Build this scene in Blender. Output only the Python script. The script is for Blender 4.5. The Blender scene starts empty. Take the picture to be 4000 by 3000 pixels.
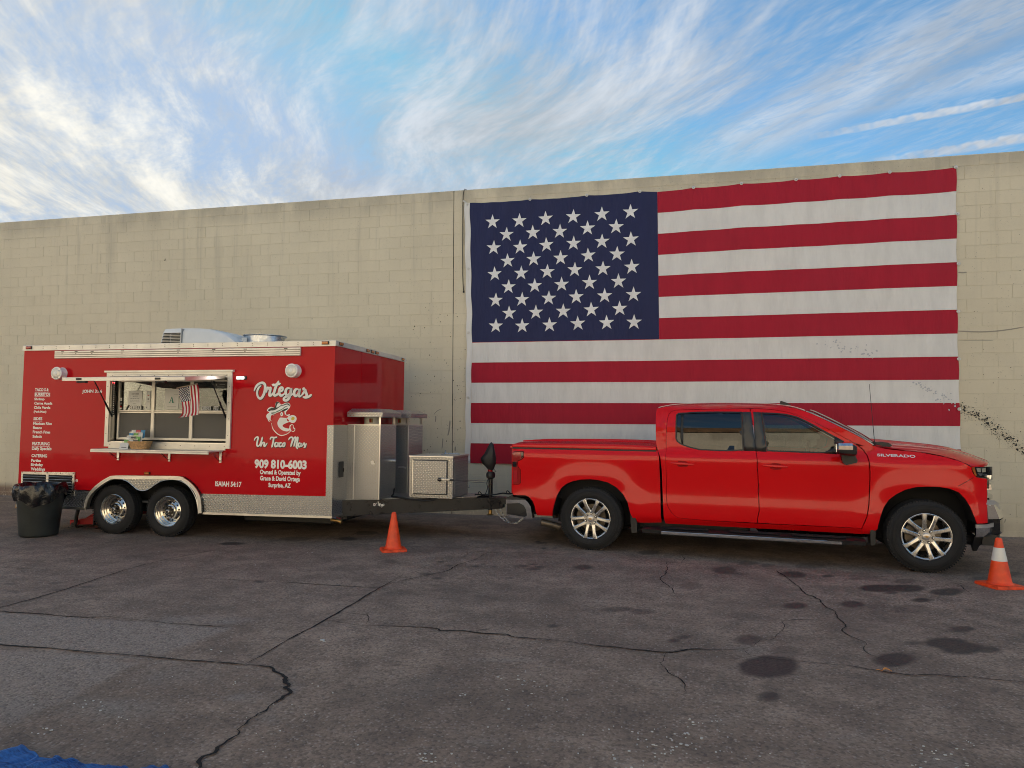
import bpy, bmesh, math, random
import numpy as np
from mathutils import Vector, Matrix
from mathutils.geometry import delaunay_2d_cdt

scene = bpy.context.scene
COL = scene.collection
rnd = random.Random(7)

# ---------------------------------------------------------------- camera
cam_data = bpy.data.cameras.new('camera'); cam = bpy.data.objects.new('camera', cam_data); COL.objects.link(cam)
cam_data.sensor_width = 36.0; cam_data.lens = 36.0*2773/4000
cam_data.clip_start = 0.05; cam_data.clip_end = 3000
CR_ = Vector((0.97241951, 0.23303263, 0.00980294)); CU_ = Vector((0.00348234, -0.05653071, 0.99839479)); CF_ = Vector((-0.23321273, 0.97082443, 0.05578306))
mw = Matrix.Identity(4)
for i in range(3):
    mw[i][0] = CR_[i]; mw[i][1] = CU_[i]; mw[i][2] = -CF_[i]
mw[0][3], mw[1][3], mw[2][3] = 0.0, -0.0397, 1.5935
cam.matrix_world = mw
scene.camera = cam
scene.cycles.use_denoising = True
scene.cycles.max_bounces = 7; scene.cycles.diffuse_bounces = 2; scene.cycles.glossy_bounces = 4; scene.cycles.transparent_max_bounces = 12
scene.cycles.use_adaptive_sampling = True; scene.cycles.adaptive_threshold = 0.025; scene.cycles.filter_width = 1.0
scene.cycles.caustics_reflective = False; scene.cycles.caustics_refractive = False
scene.cycles.sample_clamp_indirect = 6.0
scene.view_settings.view_transform = 'Standard'; scene.view_settings.look = 'None'
scene.view_settings.gamma = 1.0; scene.view_settings.use_curve_mapping = False
scene.view_settings.exposure = 1.38

# ---------------------------------------------------------------- node helper
class NT:
    def __init__(self, tree):
        self.t = tree; self.n = tree.nodes; self.l = tree.links
    def new(self, typ, **kw):
        nd = self.n.new(typ)
        for k, v in kw.items(): setattr(nd, k, v)
        return nd
    def put(self, sock, val):
        if val is None: return
        if isinstance(val, bpy.types.NodeSocket): self.l.new(val, sock)
        else:
            try: sock.default_value = val
            except Exception:
                sock.default_value = tuple(val)+(1.0,) if len(val) == 3 else val
    def math(self, op, a, b=None, c=None, clamp=False):
        nd = self.new('ShaderNodeMath', operation=op); nd.use_clamp = clamp
        self.put(nd.inputs[0], a); self.put(nd.inputs[1], b)
        if c is not None: self.put(nd.inputs[2], c)
        return nd.outputs[0]
    def vmath(self, op, a, b=None, out=0):
        nd = self.new('ShaderNodeVectorMath', operation=op)
        self.put(nd.inputs[0], a)
        if b is not None:
            if op == 'SCALE': self.put(nd.inputs[3], b)
            else: self.put(nd.inputs[1], b)
        return nd.outputs[1] if op in ('DOT_PRODUCT', 'LENGTH') else nd.outputs[0]
    def sep(self, v):
        nd = self.new('ShaderNodeSeparateXYZ'); self.put(nd.inputs[0], v); return nd.outputs
    def comb(self, x=0.0, y=0.0, z=0.0):
        nd = self.new('ShaderNodeCombineXYZ')
        for s, q in zip(nd.inputs, (x, y, z)): self.put(s, q)
        return nd.outputs[0]
    def mix(self, fac, a, b, blend='MIX'):
        nd = self.new('ShaderNodeMix'); nd.data_type = 'RGBA'; nd.blend_type = blend
        self.put(nd.inputs[0], fac); self.put(nd.inputs[6], a); self.put(nd.inputs[7], b)
        return nd.outputs[2]
    def noise(self, vec=None, scale=5.0, detail=4.0, rough=0.5, dist=0.0, out=0):
        nd = self.new('ShaderNodeTexNoise')
        if vec is not None: self.put(nd.inputs['Vector'], vec)
        self.put(nd.inputs['Scale'], scale); self.put(nd.inputs['Detail'], detail); self.put(nd.inputs['Roughness'], rough); self.put(nd.inputs['Distortion'], dist)
        return nd.outputs[out]
    def voro(self, vec=None, scale=5.0, feature='F1', rand=1.0, out='Distance'):
        nd = self.new('ShaderNodeTexVoronoi', feature=feature)
        if vec is not None: self.put(nd.inputs['Vector'], vec)
        self.put(nd.inputs['Scale'], scale); self.put(nd.inputs['Randomness'], rand)
        return nd.outputs if out is None else nd.outputs[out]
    def ramp(self, fac, a, b, smooth=True, lo=0.0, hi=1.0):
        nd = self.new('ShaderNodeMapRange'); nd.interpolation_type = 'SMOOTHSTEP' if smooth else 'LINEAR'
        for s, q in zip(nd.inputs, (fac, a, b, lo, hi)): self.put(s, q)
        return nd.outputs[0]
    def attr(self, name, out='Fac'):
        nd = self.new('ShaderNodeAttribute', attribute_name=name); return nd.outputs[out]
    def bump(self, h, strength=0.3, dist=0.01, normal=None):
        nd = self.new('ShaderNodeBump'); self.put(nd.inputs['Strength'], strength); self.put(nd.inputs['Distance'], dist); self.put(nd.inputs['Height'], h)
        if normal is not None: self.put(nd.inputs['Normal'], normal)
        return nd.outputs[0]

# ---------------------------------------------------------------- world: sky with cirrus, sun low to the left behind the wall
SUN_DIR = Vector((-0.757, 0.610, 0.247)).normalized()
sun_el = math.asin(SUN_DIR.z); sun_az = math.atan2(SUN_DIR.x, SUN_DIR.y)
world = bpy.data.worlds.new('World'); scene.world = world; world.use_nodes = True
world.cycles.sampling_method = 'MANUAL'; world.cycles.sample_map_resolution = 256
w = NT(world.node_tree); w.n.clear()
sky = w.new('ShaderNodeTexSky', sky_type='NISHITA'); sky.sun_disc = False
sky.sun_elevation = sun_el; sky.sun_rotation = sun_az; sky.air_density = 1.0; sky.dust_density = 0.3; sky.ozone_density = 1.0
tc = w.new('ShaderNodeTexCoord'); D = tc.outputs['Generated']
dx, dy, dz = w.sep(D)
zc = w.math('MAXIMUM', dz, 0.06)
px_, py_ = w.math('DIVIDE', dx, zc), w.math('DIVIDE', dy, zc)
P = w.comb(px_, py_, 0.0)
def rotp(a, sx, sy):
    c, s = math.cos(a), math.sin(a)
    u = w.math('ADD', w.math('MULTIPLY', px_, c*sx), w.math('MULTIPLY', py_, s*sx))
    v = w.math('ADD', w.math('MULTIPLY', px_, -s*sy), w.math('MULTIPLY', py_, c*sy))
    return w.comb(u, v, 0.0)
warp = w.noise(P, 1.1, 0.0, 0.5, 0.0, out=1)
Pw = w.vmath('ADD', P, w.vmath('SCALE', w.vmath('SUBTRACT', warp, (0.5, 0.5, 0.5)), 0.30))
big = w.noise(w.vmath('ADD', Pw, (1.3, 4.9, 0.0)), 0.8, 1.0, 0.55)
pwx, pwy, _ = w.sep(Pw)
def rotw(a, sx, sy):
    c, s = math.cos(a), math.sin(a)
    u = w.math('ADD', w.math('MULTIPLY', pwx, c*sx), w.math('MULTIPLY', pwy, s*sx))
    v = w.math('ADD', w.math('MULTIPLY', pwx, -s*sy), w.math('MULTIPLY', pwy, c*sy))
    return w.comb(u, v, 0.0)
streak = w.noise(rotw(-1.05, 1.0, 4.2), 1.0, 5.0, 0.66, 0.25)
fine = w.noise(rotw(-0.75, 5.0, 13.0), 1.6, 3.0, 0.72, 0.3)
dens = w.math('ADD', w.math('MULTIPLY', big, 1.2), w.math('MULTIPLY', streak, 0.95))
dens = w.math('ADD', dens, w.math('MULTIPLY', fine, 0.42))
dens = w.math('SUBTRACT', dens, 0.77)
# thinner towards the right of the view, thicker towards the sun
side = w.ramp(px_, -1.6, 1.0, lo=0.22, hi=-0.05)
dens = w.math('ADD', dens, side)
cloud = w.math('MAXIMUM', w.ramp(dens, 0.36, 0.94), w.ramp(fine, 0.35, 0.75, lo=0.06, hi=0.36))
# contrails: long straight bands in the cloud layer
def band(p0, p1, width, feather, amount, wob):
    (x0, y0), (x1, y1) = p0, p1
    L = math.hypot(x1-x0, y1-y0); nx, ny = -(y1-y0)/L, (x1-x0)/L
    dist = w.math('ADD', w.math('MULTIPLY', w.math('SUBTRACT', px_, x0), nx), w.math('MULTIPLY', w.math('SUBTRACT', py_, y0), ny))
    along = w.math('ADD', w.math('MULTIPLY', w.math('SUBTRACT', px_, x0), (x1-x0)/L), w.math('MULTIPLY', w.math('SUBTRACT', py_, y0), (y1-y0)/L))
    puff = w.noise(w.comb(along, w.math('MULTIPLY', dist, 0.35), 0.0), wob, 1.0, 0.6) if wob else fine
    dist = w.math('ABSOLUTE', w.math('ADD', dist, w.math('MULTIPLY', w.math('SUBTRACT', puff, 0.5), width*1.6)))
    core = w.ramp(dist, width, width+feather, lo=1.0, hi=0.0)
    fade = w.ramp(along, -0.25, 0.5)
    return w.math('MULTIPLY', w.math('MULTIPLY', core, fade), w.math('MULTIPLY', amount, w.ramp(puff, 0.3, 0.6, lo=0.55, hi=1.0)))
b1 = band((0.333, 2.611), (1.007, 2.394), 0.020, 0.025, 0.95, 26.0)
b2 = band((0.62, 2.915), (1.147, 2.735), 0.03, 0.04, 1.0, 26.0)
b3 = band((-1.684, 1.777), (-0.957, 1.606), 0.012, 0.03, 0.4, 0)
b4 = band((0.0, 2.85), (0.78, 1.84), 0.06, 0.22, 0.75, 0)
b5 = band((0.1, 2.5), (1.1, 2.12), 0.05, 0.12, 0.6, 0)
for b in (b1, b2, b3, b4, b5): cloud = w.math('MAXIMUM', cloud, b)
cloud = w.math('MULTIPLY', cloud, 0.93)
sdot = w.vmath('DOT_PRODUCT', D, tuple(SUN_DIR))
glow = w.ramp(sdot, 0.90, 1.0)
shade = w.ramp(streak, 0.3, 0.75, lo=0.66, hi=1.10)
ccol = w.mix(glow, (2.75, 2.95, 3.2, 1), (4.25, 4.08, 3.6, 1))
ccol = w.vmath('SCALE', ccol, shade)
# thin haze evens out the glare round the low sun
skyc = w.mix(1.0, sky.outputs[0], (0.47, 0.76, 0.93, 1), 'MULTIPLY')
skyc = w.vmath('MINIMUM', skyc, (1.75, 2.4, 3.35))
skycol = w.mix(cloud, skyc, ccol)
bg = w.new('ShaderNodeBackground'); w.put(bg.inputs[0], skycol); bg.inputs[1].default_value = 0.092
wo = w.new('ShaderNodeOutputWorld'); w.l.new(bg.outputs[0], wo.inputs[0])

sd = bpy.data.lights.new('sun', 'SUN'); sd.energy = 5.0; sd.angle = math.radians(0.6); sd.color = (1.0, 0.86, 0.66)
sun = bpy.data.objects.new('sun', sd); COL.objects.link(sun)
sun.rotation_euler = (-SUN_DIR).to_track_quat('-Z', 'Y').to_euler()
sun.location = (-20, 20, 12)

# ---------------------------------------------------------------- object helpers
def tag(o, label=None, cat=None, group=None, kind=None):
    if label: o['label'] = label
    if cat: o['category'] = cat
    if group: o['group'] = group
    if kind: o['kind'] = kind
    return o
def thing(name, label, cat, loc=(0, 0, 0), rot=(0, 0, 0), group=None):
    o = bpy.data.objects.new(name, None); COL.objects.link(o); o.empty_display_size = 0.1
    o.location = loc; o.rotation_euler = rot
    return tag(o, label, cat, group)
def copy_tree(o, parent=None):
    c = o.copy(); COL.objects.link(c); c.parent = parent
    for ch in list(o.children): copy_tree(ch, c)
    return c

class MB:
    def __init__(self): self.v = []; self.f = []
    def add(self, vs, fs):
        n = len(self.v); self.v += [tuple(p) for p in vs]; self.f += [tuple(i+n for i in q) for q in fs]; return self
    def box(self, x0, x1, y0, y1, z0, z1, ch=0.0, M=None):
        x0, x1 = min(x0, x1), max(x0, x1); y0, y1 = min(y0, y1), max(y0, y1); z0, z1 = min(z0, z1), max(z0, z1)
        if ch <= 0:
            vs = [(x, y, z) for x in (x0, x1) for y in (y0, y1) for z in (z0, z1)]
            fs = [(0, 1, 3, 2), (4, 6, 7, 5), (0, 4, 5, 1), (2, 3, 7, 6), (0, 2, 6, 4), (1, 5, 7, 3)]
        else:
            ch = min(ch, (x1-x0)*.45, (y1-y0)*.45, (z1-z0)*.45)
            vs = []; idx = {}
            for ix in (0, 1):
                for iy in (0, 1):
                    for iz in (0, 1):
                        c = ((x0, x1)[ix], (y0, y1)[iy], (z0, z1)[iz]); s = (1-2*ix, 1-2*iy, 1-2*iz)
                        for a in range(3):
                            p = [c[k]+(s[k]*ch if k != a else 0) for k in range(3)]
                            idx[(ix, iy, iz, a)] = len(vs); vs.append(tuple(p))
            fs = []
            for a in range(3):
                b, c = (a+1) % 3, (a+2) % 3
                for s in (0, 1):
                    q = []
                    for (i, j) in ((0, 0), (1, 0), (1, 1), (0, 1)):
                        k = [0, 0, 0]; k[a] = s; k[b] = i; k[c] = j; q.append(idx[(*k, a)])
                    fs.append(tuple(q) if s else tuple(q[::-1]))
            for a in range(3):
                b, c = (a+1) % 3, (a+2) % 3
                for i in (0, 1):
                    for j in (0, 1):
                        k0 = [0, 0, 0]; k0[a] = 0; k0[b] = i; k0[c] = j; k1 = list(k0); k1[a] = 1
                        q = (idx[(*k0, b)], idx[(*k1, b)], idx[(*k1, c)], idx[(*k0, c)])
                        fs.append(q if (i ^ j) else q[::-1])
            for ix in (0, 1):
                for iy in (0, 1):
                    for iz in (0, 1):
                        q = (idx[(ix, iy, iz, 0)], idx[(ix, iy, iz, 1)], idx[(ix, iy, iz, 2)])
                        fs.append(q if (ix+iy+iz) % 2 else q[::-1])
        if M is not None: vs = [tuple(M @ Vector(p)) for p in vs]
        return self.add(vs, fs)
    def prism(self, poly, axis, a0, a1):
        """extrude a 2-D polygon; axis 0: (y,z) 1: (x,z) 2: (x,y)"""
        n = len(poly)
        def P3(p, a): return ((a, p[0], p[1]), (p[0], a, p[1]), (p[0], p[1], a))[axis]
        vs = [P3(p, a0) for p in poly]+[P3(p, a1) for p in poly]
        if n > 6:
            V, T = tri_poly(poly)
            if len(V) == n: caps = [tuple(t) for t in T]+[tuple(i+n for i in t[::-1]) for t in T]
            else: caps = [tuple(range(n)), tuple(range(2*n-1, n-1, -1))]
        else: caps = [tuple(range(n)), tuple(range(2*n-1, n-1, -1))]
        fs = caps+[(i, i+n, (i+1) % n+n, (i+1) % n) for i in range(n)]
        return self.add(vs, fs)
    def tube(self, path, r, n=8, cap=True, closed=False):
        path = [Vector(p) for p in path]; m = len(path)
        rs = r if isinstance(r, (list, tuple)) else [r]*m
        vs = []; fs = []; up = None
        for i, p in enumerate(path):
            a = path[(i-1) % m] if (closed or i > 0) else p; b = path[(i+1) % m] if (closed or i < m-1) else p
            t = (b-a).normalized() if (b-a).length > 1e-9 else Vector((0, 0, 1))
            if up is None: up = Vector((0, 0, 1)) if abs(t.z) < .9 else Vector((1, 0, 0))
            s = t.cross(up)
            if s.length < 1e-6: s = t.orthogonal()
            s.normalize(); u = s.cross(t).normalized(); up = u
            for k in range(n):
                an = 2*math.pi*k/n; vs.append(tuple(p+(s*math.cos(an)+u*math.sin(an))*rs[i]))
        for i in range(m-1 if not closed else m):
            j = (i+1) % m
            for k in range(n): fs.append((i*n+k, i*n+(k+1) % n, j*n+(k+1) % n, j*n+k))
        if cap and not closed: fs += [tuple(range(n-1, -1, -1)), tuple(range((m-1)*n, m*n))]
        return self.add(vs, fs)
    def lathe(self, prof, n=24, axis=2, c=(0, 0, 0), a0=0.0, a1=2*math.pi, cap=False):
        full = abs(a1-a0-2*math.pi) < 1e-6; m = len(prof); k = n if full else n+1; vs = []
        for i in range(k):
            an = a0+(a1-a0)*i/n; ca, sa = math.cos(an), math.sin(an)
            for (r, z) in prof:
                q = {2: (r*ca, r*sa, z), 1: (r*ca, z, r*sa), 0: (z, r*ca, r*sa)}[axis]
                vs.append((q[0]+c[0], q[1]+c[1], q[2]+c[2]))
        fs = []
        for i in range(n):
            j = (i+1) % k
            for q in range(m-1): fs.append((i*m+q, j*m+q, j*m+q+1, i*m+q+1))
        return self.add(vs, fs)
    def cyl(self, p0, p1, r, n=16): return self.tube([p0, p1], r, n)
    def grid(self, fn, us, vs_):
        nu, nv = len(us), len(vs_)
        vs = [fn(u, v) for u in us for v in vs_]
        fs = [(i*nv+j, (i+1)*nv+j, (i+1)*nv+j+1, i*nv+j+1) for i in range(nu-1) for j in range(nv-1)]
        return self.add(vs, fs)
    def build(self, name, mat, parent=None, smooth=None, uv=True, recalc=True, loc=None, weld=False):
        me = bpy.data.meshes.new(name); me.from_pydata(self.v, [], self.f)
        if recalc or weld:
            bm = bmesh.new(); bm.from_mesh(me)
            if weld: bmesh.ops.remove_doubles(bm, verts=bm.verts, dist=1e-5)
            if recalc: bmesh.ops.recalc_face_normals(bm, faces=bm.faces)
            bm.to_mesh(me); bm.free()
        me.update()
        if uv: box_uv(me)
        if smooth is not None:
            me.shade_smooth()
            if smooth < 180: me.set_sharp_from_angle(angle=math.radians(smooth))
        o = bpy.data.objects.new(name, me); COL.objects.link(o)
        if mat is not None: me.materials.append(mat)
        if parent is not None: o.parent = parent
        if loc is not None: o.location = loc
        return o

def box_uv(me):
    lay = me.uv_layers.new(name='UVMap'); n = len(me.loops)
    co = np.empty(len(me.vertices)*3, np.float32); me.vertices.foreach_get('co', co); co = co.reshape(-1, 3)
    li = np.empty(n, np.int32); me.loops.foreach_get('vertex_index', li)
    nr = np.empty(len(me.polygons)*3, np.float32); me.polygons.foreach_get('normal', nr); nr = np.abs(nr.reshape(-1, 3))
    lt = np.empty(len(me.polygons), np.int32); me.polygons.foreach_get('loop_total', lt)
    ax = np.repeat(np.argmax(nr, 1), lt); p = co[li]
    uv = np.where((ax == 0)[:, None], p[:, [1, 2]], np.where((ax == 1)[:, None], p[:, [0, 2]], p[:, [0, 1]]))
    lay.data.foreach_set('uv', uv.astype(np.float32).ravel())

def in_poly(x, y, poly):
    c = False; n = len(poly); j = n-1
    for i in range(n):
        xi, yi = poly[i]; xj, yj = poly[j]
        if (yi > y) != (yj > y) and x < (xj-xi)*(y-yi)/(yj-yi)+xi: c = not c
        j = i
    return c
def densify(poly, step, closed=True):
    out = []; n = len(poly)
    for i in range(n if closed else n-1):
        a = poly[i]; b = poly[(i+1) % n]; L = math.hypot(b[0]-a[0], b[1]-a[1]); k = max(1, int(L/step))
        for q in range(k): out.append((a[0]+(b[0]-a[0])*q/k, a[1]+(b[1]-a[1])*q/k))
    if not closed: out.append(poly[-1])
    return out
def catmull(pts, k=6, closed=False):
    n = len(pts); out = []
    for i in range(n if closed else n-1):
        p = [pts[(i+j) % n] if closed else pts[min(max(i+j, 0), n-1)] for j in (-1, 0, 1, 2)]
        for q in range(k):
            t = q/k; t2 = t*t; t3 = t2*t
            out.append(tuple(0.5*((2*p[1][d])+(-p[0][d]+p[2][d])*t+(2*p[0][d]-5*p[1][d]+4*p[2][d]-p[3][d])*t2+(-p[0][d]+3*p[1][d]-3*p[2][d]+p[3][d])*t3) for d in range(len(p[1]))))
    if not closed: out.append(tuple(pts[-1]))
    return out
def offset_ring(poly, d):
    n = len(poly); A = sum(poly[i][0]*poly[(i+1) % n][1]-poly[(i+1) % n][0]*poly[i][1] for i in range(n)); s = 1 if A > 0 else -1
    out = []
    for i in range(n):
        p0, p1, p2 = poly[i-1], poly[i], poly[(i+1) % n]
        e1 = Vector((p1[0]-p0[0], p1[1]-p0[1])); e2 = Vector((p2[0]-p1[0], p2[1]-p1[1]))
        if e1.length < 1e-9: e1 = e2
        if e2.length < 1e-9: e2 = e1
        e1.normalize(); e2.normalize(); nn = Vector((-(e1.y+e2.y), e1.x+e2.x))
        if nn.length < 1e-6: nn = Vector((-e1.y, e1.x))
        nn.normalize(); c = max(0.4, nn.dot(Vector((-e1.y, e1.x))))
        out.append((p1[0]+nn.x*d*s/c, p1[1]+nn.y*d*s/c))
    return out
def tri_poly(outline, holes=(), step=None, extra=()):
    """triangulate a polygon with holes, with interior sample points every step"""
    pts = list(outline); loops = [list(range(len(outline)))]
    for h in holes:
        loops.append(list(range(len(pts), len(pts)+len(h)))); pts += list(h)
    edges = [(l[i], l[(i+1) % len(l)]) for l in loops for i in range(len(l))]
    nb = len(pts)
    def inside(x, y): return in_poly(x, y, outline) and not any(in_poly(x, y, h) for h in holes)
    if step:
        xs = [p[0] for p in outline]; ys = [p[1] for p in outline]
        bnd = np.array(pts[:nb])
        nx = int((max(xs)-min(xs))/step)+1; ny = int((max(ys)-min(ys))/step)+1
        for i in range(nx+1):
            for j in range(ny+1):
                x = min(xs)+(i+.5*(j % 2))*step; y = min(ys)+j*step
                if inside(x, y) and np.min((bnd[:, 0]-x)**2+(bnd[:, 1]-y)**2) > (step*.45)**2: pts.append((x, y))
    for p in extra:
        if inside(*p): pts.append(p)
    r = delaunay_2d_cdt([Vector(p) for p in pts], edges, [], 0, 1e-6)
    V, F = r[0], r[2]
    tris = []
    for t in F:
        cx = sum(V[i].x for i in t)/len(t); cy = sum(V[i].y for i in t)/len(t)
        if inside(cx, cy): tris.append(tuple(t))
    return [(p.x, p.y) for p in V], tris
def boundary_loops(tris):
    e = {}
    for t in tris:
        for i in range(len(t)):
            a, b = t[i], t[(i+1) % len(t)]
            if (b, a) in e: del e[(b, a)]
            else: e[(a, b)] = 1
    return list(e)
def panel(outline, wfun, step=0.05, holes=(), depth=0.02, edge=0.03, extra=(), swap=False):
    """curved sheet-metal panel: side polygon (l,h) mapped to (l, wfun(l,h), h) with returned edges"""
    V, T = tri_poly(densify(outline, edge), [densify(h, edge) for h in holes], step, extra)
    mb = MB(); n = len(V)
    vs = [(p[0], wfun(*p), p[1]) for p in V]; fs = list(T)
    if depth:
        b = boundary_loops(T); ids = {}
        for (i, j) in b:
            for k in (i, j):
                if k not in ids: ids[k] = len(vs); vs.append((V[k][0], wfun(*V[k])+depth, V[k][1]))
            fs.append((j, i, ids[i], ids[j]))
    mb.add(vs, fs); return mb

# ---------------------------------------------------------------- materials
MATS = {}
def pmat(name, col, rough=0.5, metal=0.0, coat=0.0, spec=0.5, noise=0.0, nscale=6.0, bump=0.0, bscale=40.0, bdist=0.002, rvar=0.0, sheen=0.0, subs=0.0):
    m = bpy.data.materials.new(name); m.use_nodes = True; t = NT(m.node_tree); b = t.n['Principled BSDF']
    b.inputs['Roughness'].default_value = rough; b.inputs['Metallic'].default_value = metal
    b.inputs['Coat Weight'].default_value = coat; b.inputs['Coat Roughness'].default_value = 0.03
    b.inputs['Specular IOR Level'].default_value = spec
    b.inputs['Sheen Weight'].default_value = sheen
    c = tuple(col)+(1.0,)
    tcn = t.new('ShaderNodeTexCoord').outputs['Object']
    if noise > 0:
        f = t.noise(tcn, nscale, 6.0, 0.6)
        lo = tuple(x*(1-noise) for x in col)+(1,); hi = tuple(min(1, x*(1+noise)) for x in col)+(1,)
        t.put(b.inputs['Base Color'], t.mix(t.ramp(f, .3, .7), lo, hi))
    else: b.inputs['Base Color'].default_value = c
    if rvar > 0: t.put(b.inputs['Roughness'], t.ramp(t.noise(tcn, nscale*2.3, 5.0, 0.6), .25, .75, lo=max(0.02, rough-rvar), hi=rough+rvar))
    if bump > 0: t.put(b.inputs['Normal'], t.bump(t.noise(tcn, bscale, 4.0, 0.6), bump, bdist))
    MATS[name] = m; return m
def emat(name, col, strength):
    m = bpy.data.materials.new(name); m.use_nodes = True; b = m.node_tree.nodes['Principled BSDF']
    b.inputs['Base Color'].default_value = tuple(col)+(1,); b.inputs['Emission Color'].default_value = tuple(col)+(1,); b.inputs['Emission Strength'].default_value = strength
    MATS[name] = m; return m

pmat('aluminium', (.74, .71, .65), .36, 1.0, noise=.12, nscale=3.0, rvar=.08)
pmat('white_aluminium', (.72, .68, .60), .38, .35, noise=.08, nscale=4.0, rvar=.06)
pmat('steel', (.55, .54, .52), .3, 1.0, noise=.15, nscale=8.0, rvar=.1)
pmat('galvanised', (.52, .54, .56), .32, 1.0, noise=.12, nscale=9.0, rvar=.1)
pmat('chrome', (.80, .80, .80), .07, 1.0)
pmat('wheel_chrome', (.62, .60, .55), .16, 1.0, noise=.1)
pmat('black_plastic', (.011, .011, .012), .48, noise=.2, bump=.15, bscale=300)
pmat('black_gloss', (.008, .008, .01), .08, coat=.6)
pmat('black_paint', (.010, .010, .012), .33, noise=.3, nscale=5, rvar=.1)
pmat('rubber', (.011, .011, .012), .78, noise=.25, nscale=9, bump=.2, bscale=120)
pmat('dark', (.006, .006, .007), .9)
pmat('brake', (.16, .13, .10), .5, .8, noise=.3)
pmat('vinyl_white', (.90, .87, .80), .4, noise=.04)
pmat('vinyl_black', (.012, .012, .012), .4)
pmat('paper', (.72, .72, .69), .7, noise=.04, nscale=3)
pmat('brass', (.45, .28, .10), .4, 1.0, noise=.2)
pmat('amber', (.55, .16, .02), .15, coat=.5)
pmat('marker_red', (.35, .01, .01), .15, coat=.5)
pmat('interior_grey', (.30, .30, .29), .55, noise=.1)
emat('led_white', (1.0, .97, .9), 6.0)
emat('led_red', (1.0, .05, .06), 5.0)

def car_paint(name, col, rough, flake=0.0, dust=0.0, coat=1.0, cior=1.55, spec=.5):
    m = bpy.data.materials.new(name); m.use_nodes = True; t = NT(m.node_tree); b = t.n['Principled BSDF']
    o = t.new('ShaderNodeTexCoord').outputs['Object']
    ox, oy, oz = t.sep(o)
    c1 = tuple(col)+(1,); c2 = tuple(x*.9 for x in col)+(1,)
    base = t.mix(t.noise(o, 1.3, 3.0), c1, c2)
    if dust > 0:
        low = t.ramp(oz, .35, 1.0, lo=1.0, hi=0.0)
        d = t.math('MULTIPLY', t.math('MULTIPLY', low, t.ramp(t.noise(o, 3.0, 6.0, .65), .35, .8)), dust)
        base = t.mix(d, base, (.20, .16, .13, 1))
    t.put(b.inputs['Base Color'], base)
    b.inputs['Metallic'].default_value = flake; b.inputs['Roughness'].default_value = rough
    b.inputs['Coat Weight'].default_value = coat; b.inputs['Coat Roughness'].default_value = 0.025; b.inputs['Coat IOR'].default_value = cior; b.inputs['Specular IOR Level'].default_value = spec
    if dust > 0: t.put(b.inputs['Coat Roughness'], t.ramp(t.noise(o, 5.0, 5.0, .6), .3, .8, lo=.008, hi=.03))
    t.put(b.inputs['Normal'], t.bump(t.noise(o, 2.2, 2.0, .5), .03, .02))
    MATS[name] = m; return m
car_paint('truck_red', (.72, .003, .006), .38, 0.0, .04, 1.0, 1.36, .06)
car_paint('trailer_red', (.56, .004, .010), .45, 0.0, .10, .6, 1.30, .04)

def plate_mat():
    m = bpy.data.materials.new('diamond_plate'); m.use_nodes = True; t = NT(m.node_tree); b = t.n['Principled BSDF']
    uv = t.new('ShaderNodeUVMap').outputs[0]
    u0_, v0_, _ = t.sep(t.vmath('SCALE', uv, .7071/0.034))
    u, v = t.math('ADD', u0_, v0_), t.math('SUBTRACT', u0_, v0_)
    cu, cv = t.math('FLOOR', u), t.math('FLOOR', v)
    par = t.math('MODULO', t.math('ABSOLUTE', t.math('ADD', cu, cv)), 2.0)
    fu, fv = t.math('SUBTRACT', t.math('FRACT', u), .5), t.math('SUBTRACT', t.math('FRACT', v), .5)
    ip = t.math('SUBTRACT', 1.0, par)
    a = t.math('ADD', t.math('MULTIPLY', fu, par), t.math('MULTIPLY', fv, ip)); c = t.math('ADD', t.math('MULTIPLY', fv, par), t.math('MULTIPLY', fu, ip))
    e = t.math('ADD', t.math('POWER', t.math('DIVIDE', t.math('ABSOLUTE', a), .56), 2.0), t.math('POWER', t.math('DIVIDE', t.math('ABSOLUTE', c), .20), 2.0))
    lug = t.ramp(e, .25, 1.0, lo=1.0, hi=0.0)
    n = t.noise(uv, 60.0, 4.0, .6)
    pc = t.mix(t.math('MULTIPLY', n, .4), (.97, .95, .91, 1), (.86, .84, .80, 1))
    pc = t.mix(lug, (.34, .335, .32, 1), pc)  # lugs lighter, field darker: their differing reflection is put into the colour
    t.put(b.inputs['Base Color'], pc)
    b.inputs['Metallic'].default_value = 1.0
    t.put(b.inputs['Roughness'], t.ramp(lug, 0, 1, lo=.40, hi=.22))
    t.put(b.inputs['Normal'], t.bump(lug, 1.0, .009))
    MATS['diamond_plate'] = m
plate_mat()
def glass_mat(name, tint, refl=1.0, rough=0.0, fres=1.5):
    m = bpy.data.materials.new(name); m.use_nodes = True; t = NT(m.node_tree); t.n.remove(t.n['Principled BSDF'])
    tr = t.new('ShaderNodeBsdfTransparent'); tr.inputs[0].default_value = tuple(tint)+(1,)
    gl = t.new('ShaderNodeBsdfGlossy'); gl.inputs['Roughness'].default_value = rough; gl.inputs['Color'].default_value = (refl, refl, refl, 1)
    fr = t.new('ShaderNodeFresnel'); fr.inputs[0].default_value = fres
    mx = t.new('ShaderNodeMixShader'); t.l.new(fr.outputs[0], mx.inputs[0]); t.l.new(tr.outputs[0], mx.inputs[1]); t.l.new(gl.outputs[0], mx.inputs[2])
    t.l.new(mx.outputs[0], t.n['Material Output'].inputs[0]); MATS[name] = m
glass_mat('tinted_glass', (.03, .03, .025), .85, 0.0, 1.75)
glass_mat('front_glass', (.30, .32, .26), .85, 0.0, 1.7)
glass_mat('clear_glass', (.75, .78, .76), 1.0, 0.0, 1.5)

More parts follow.
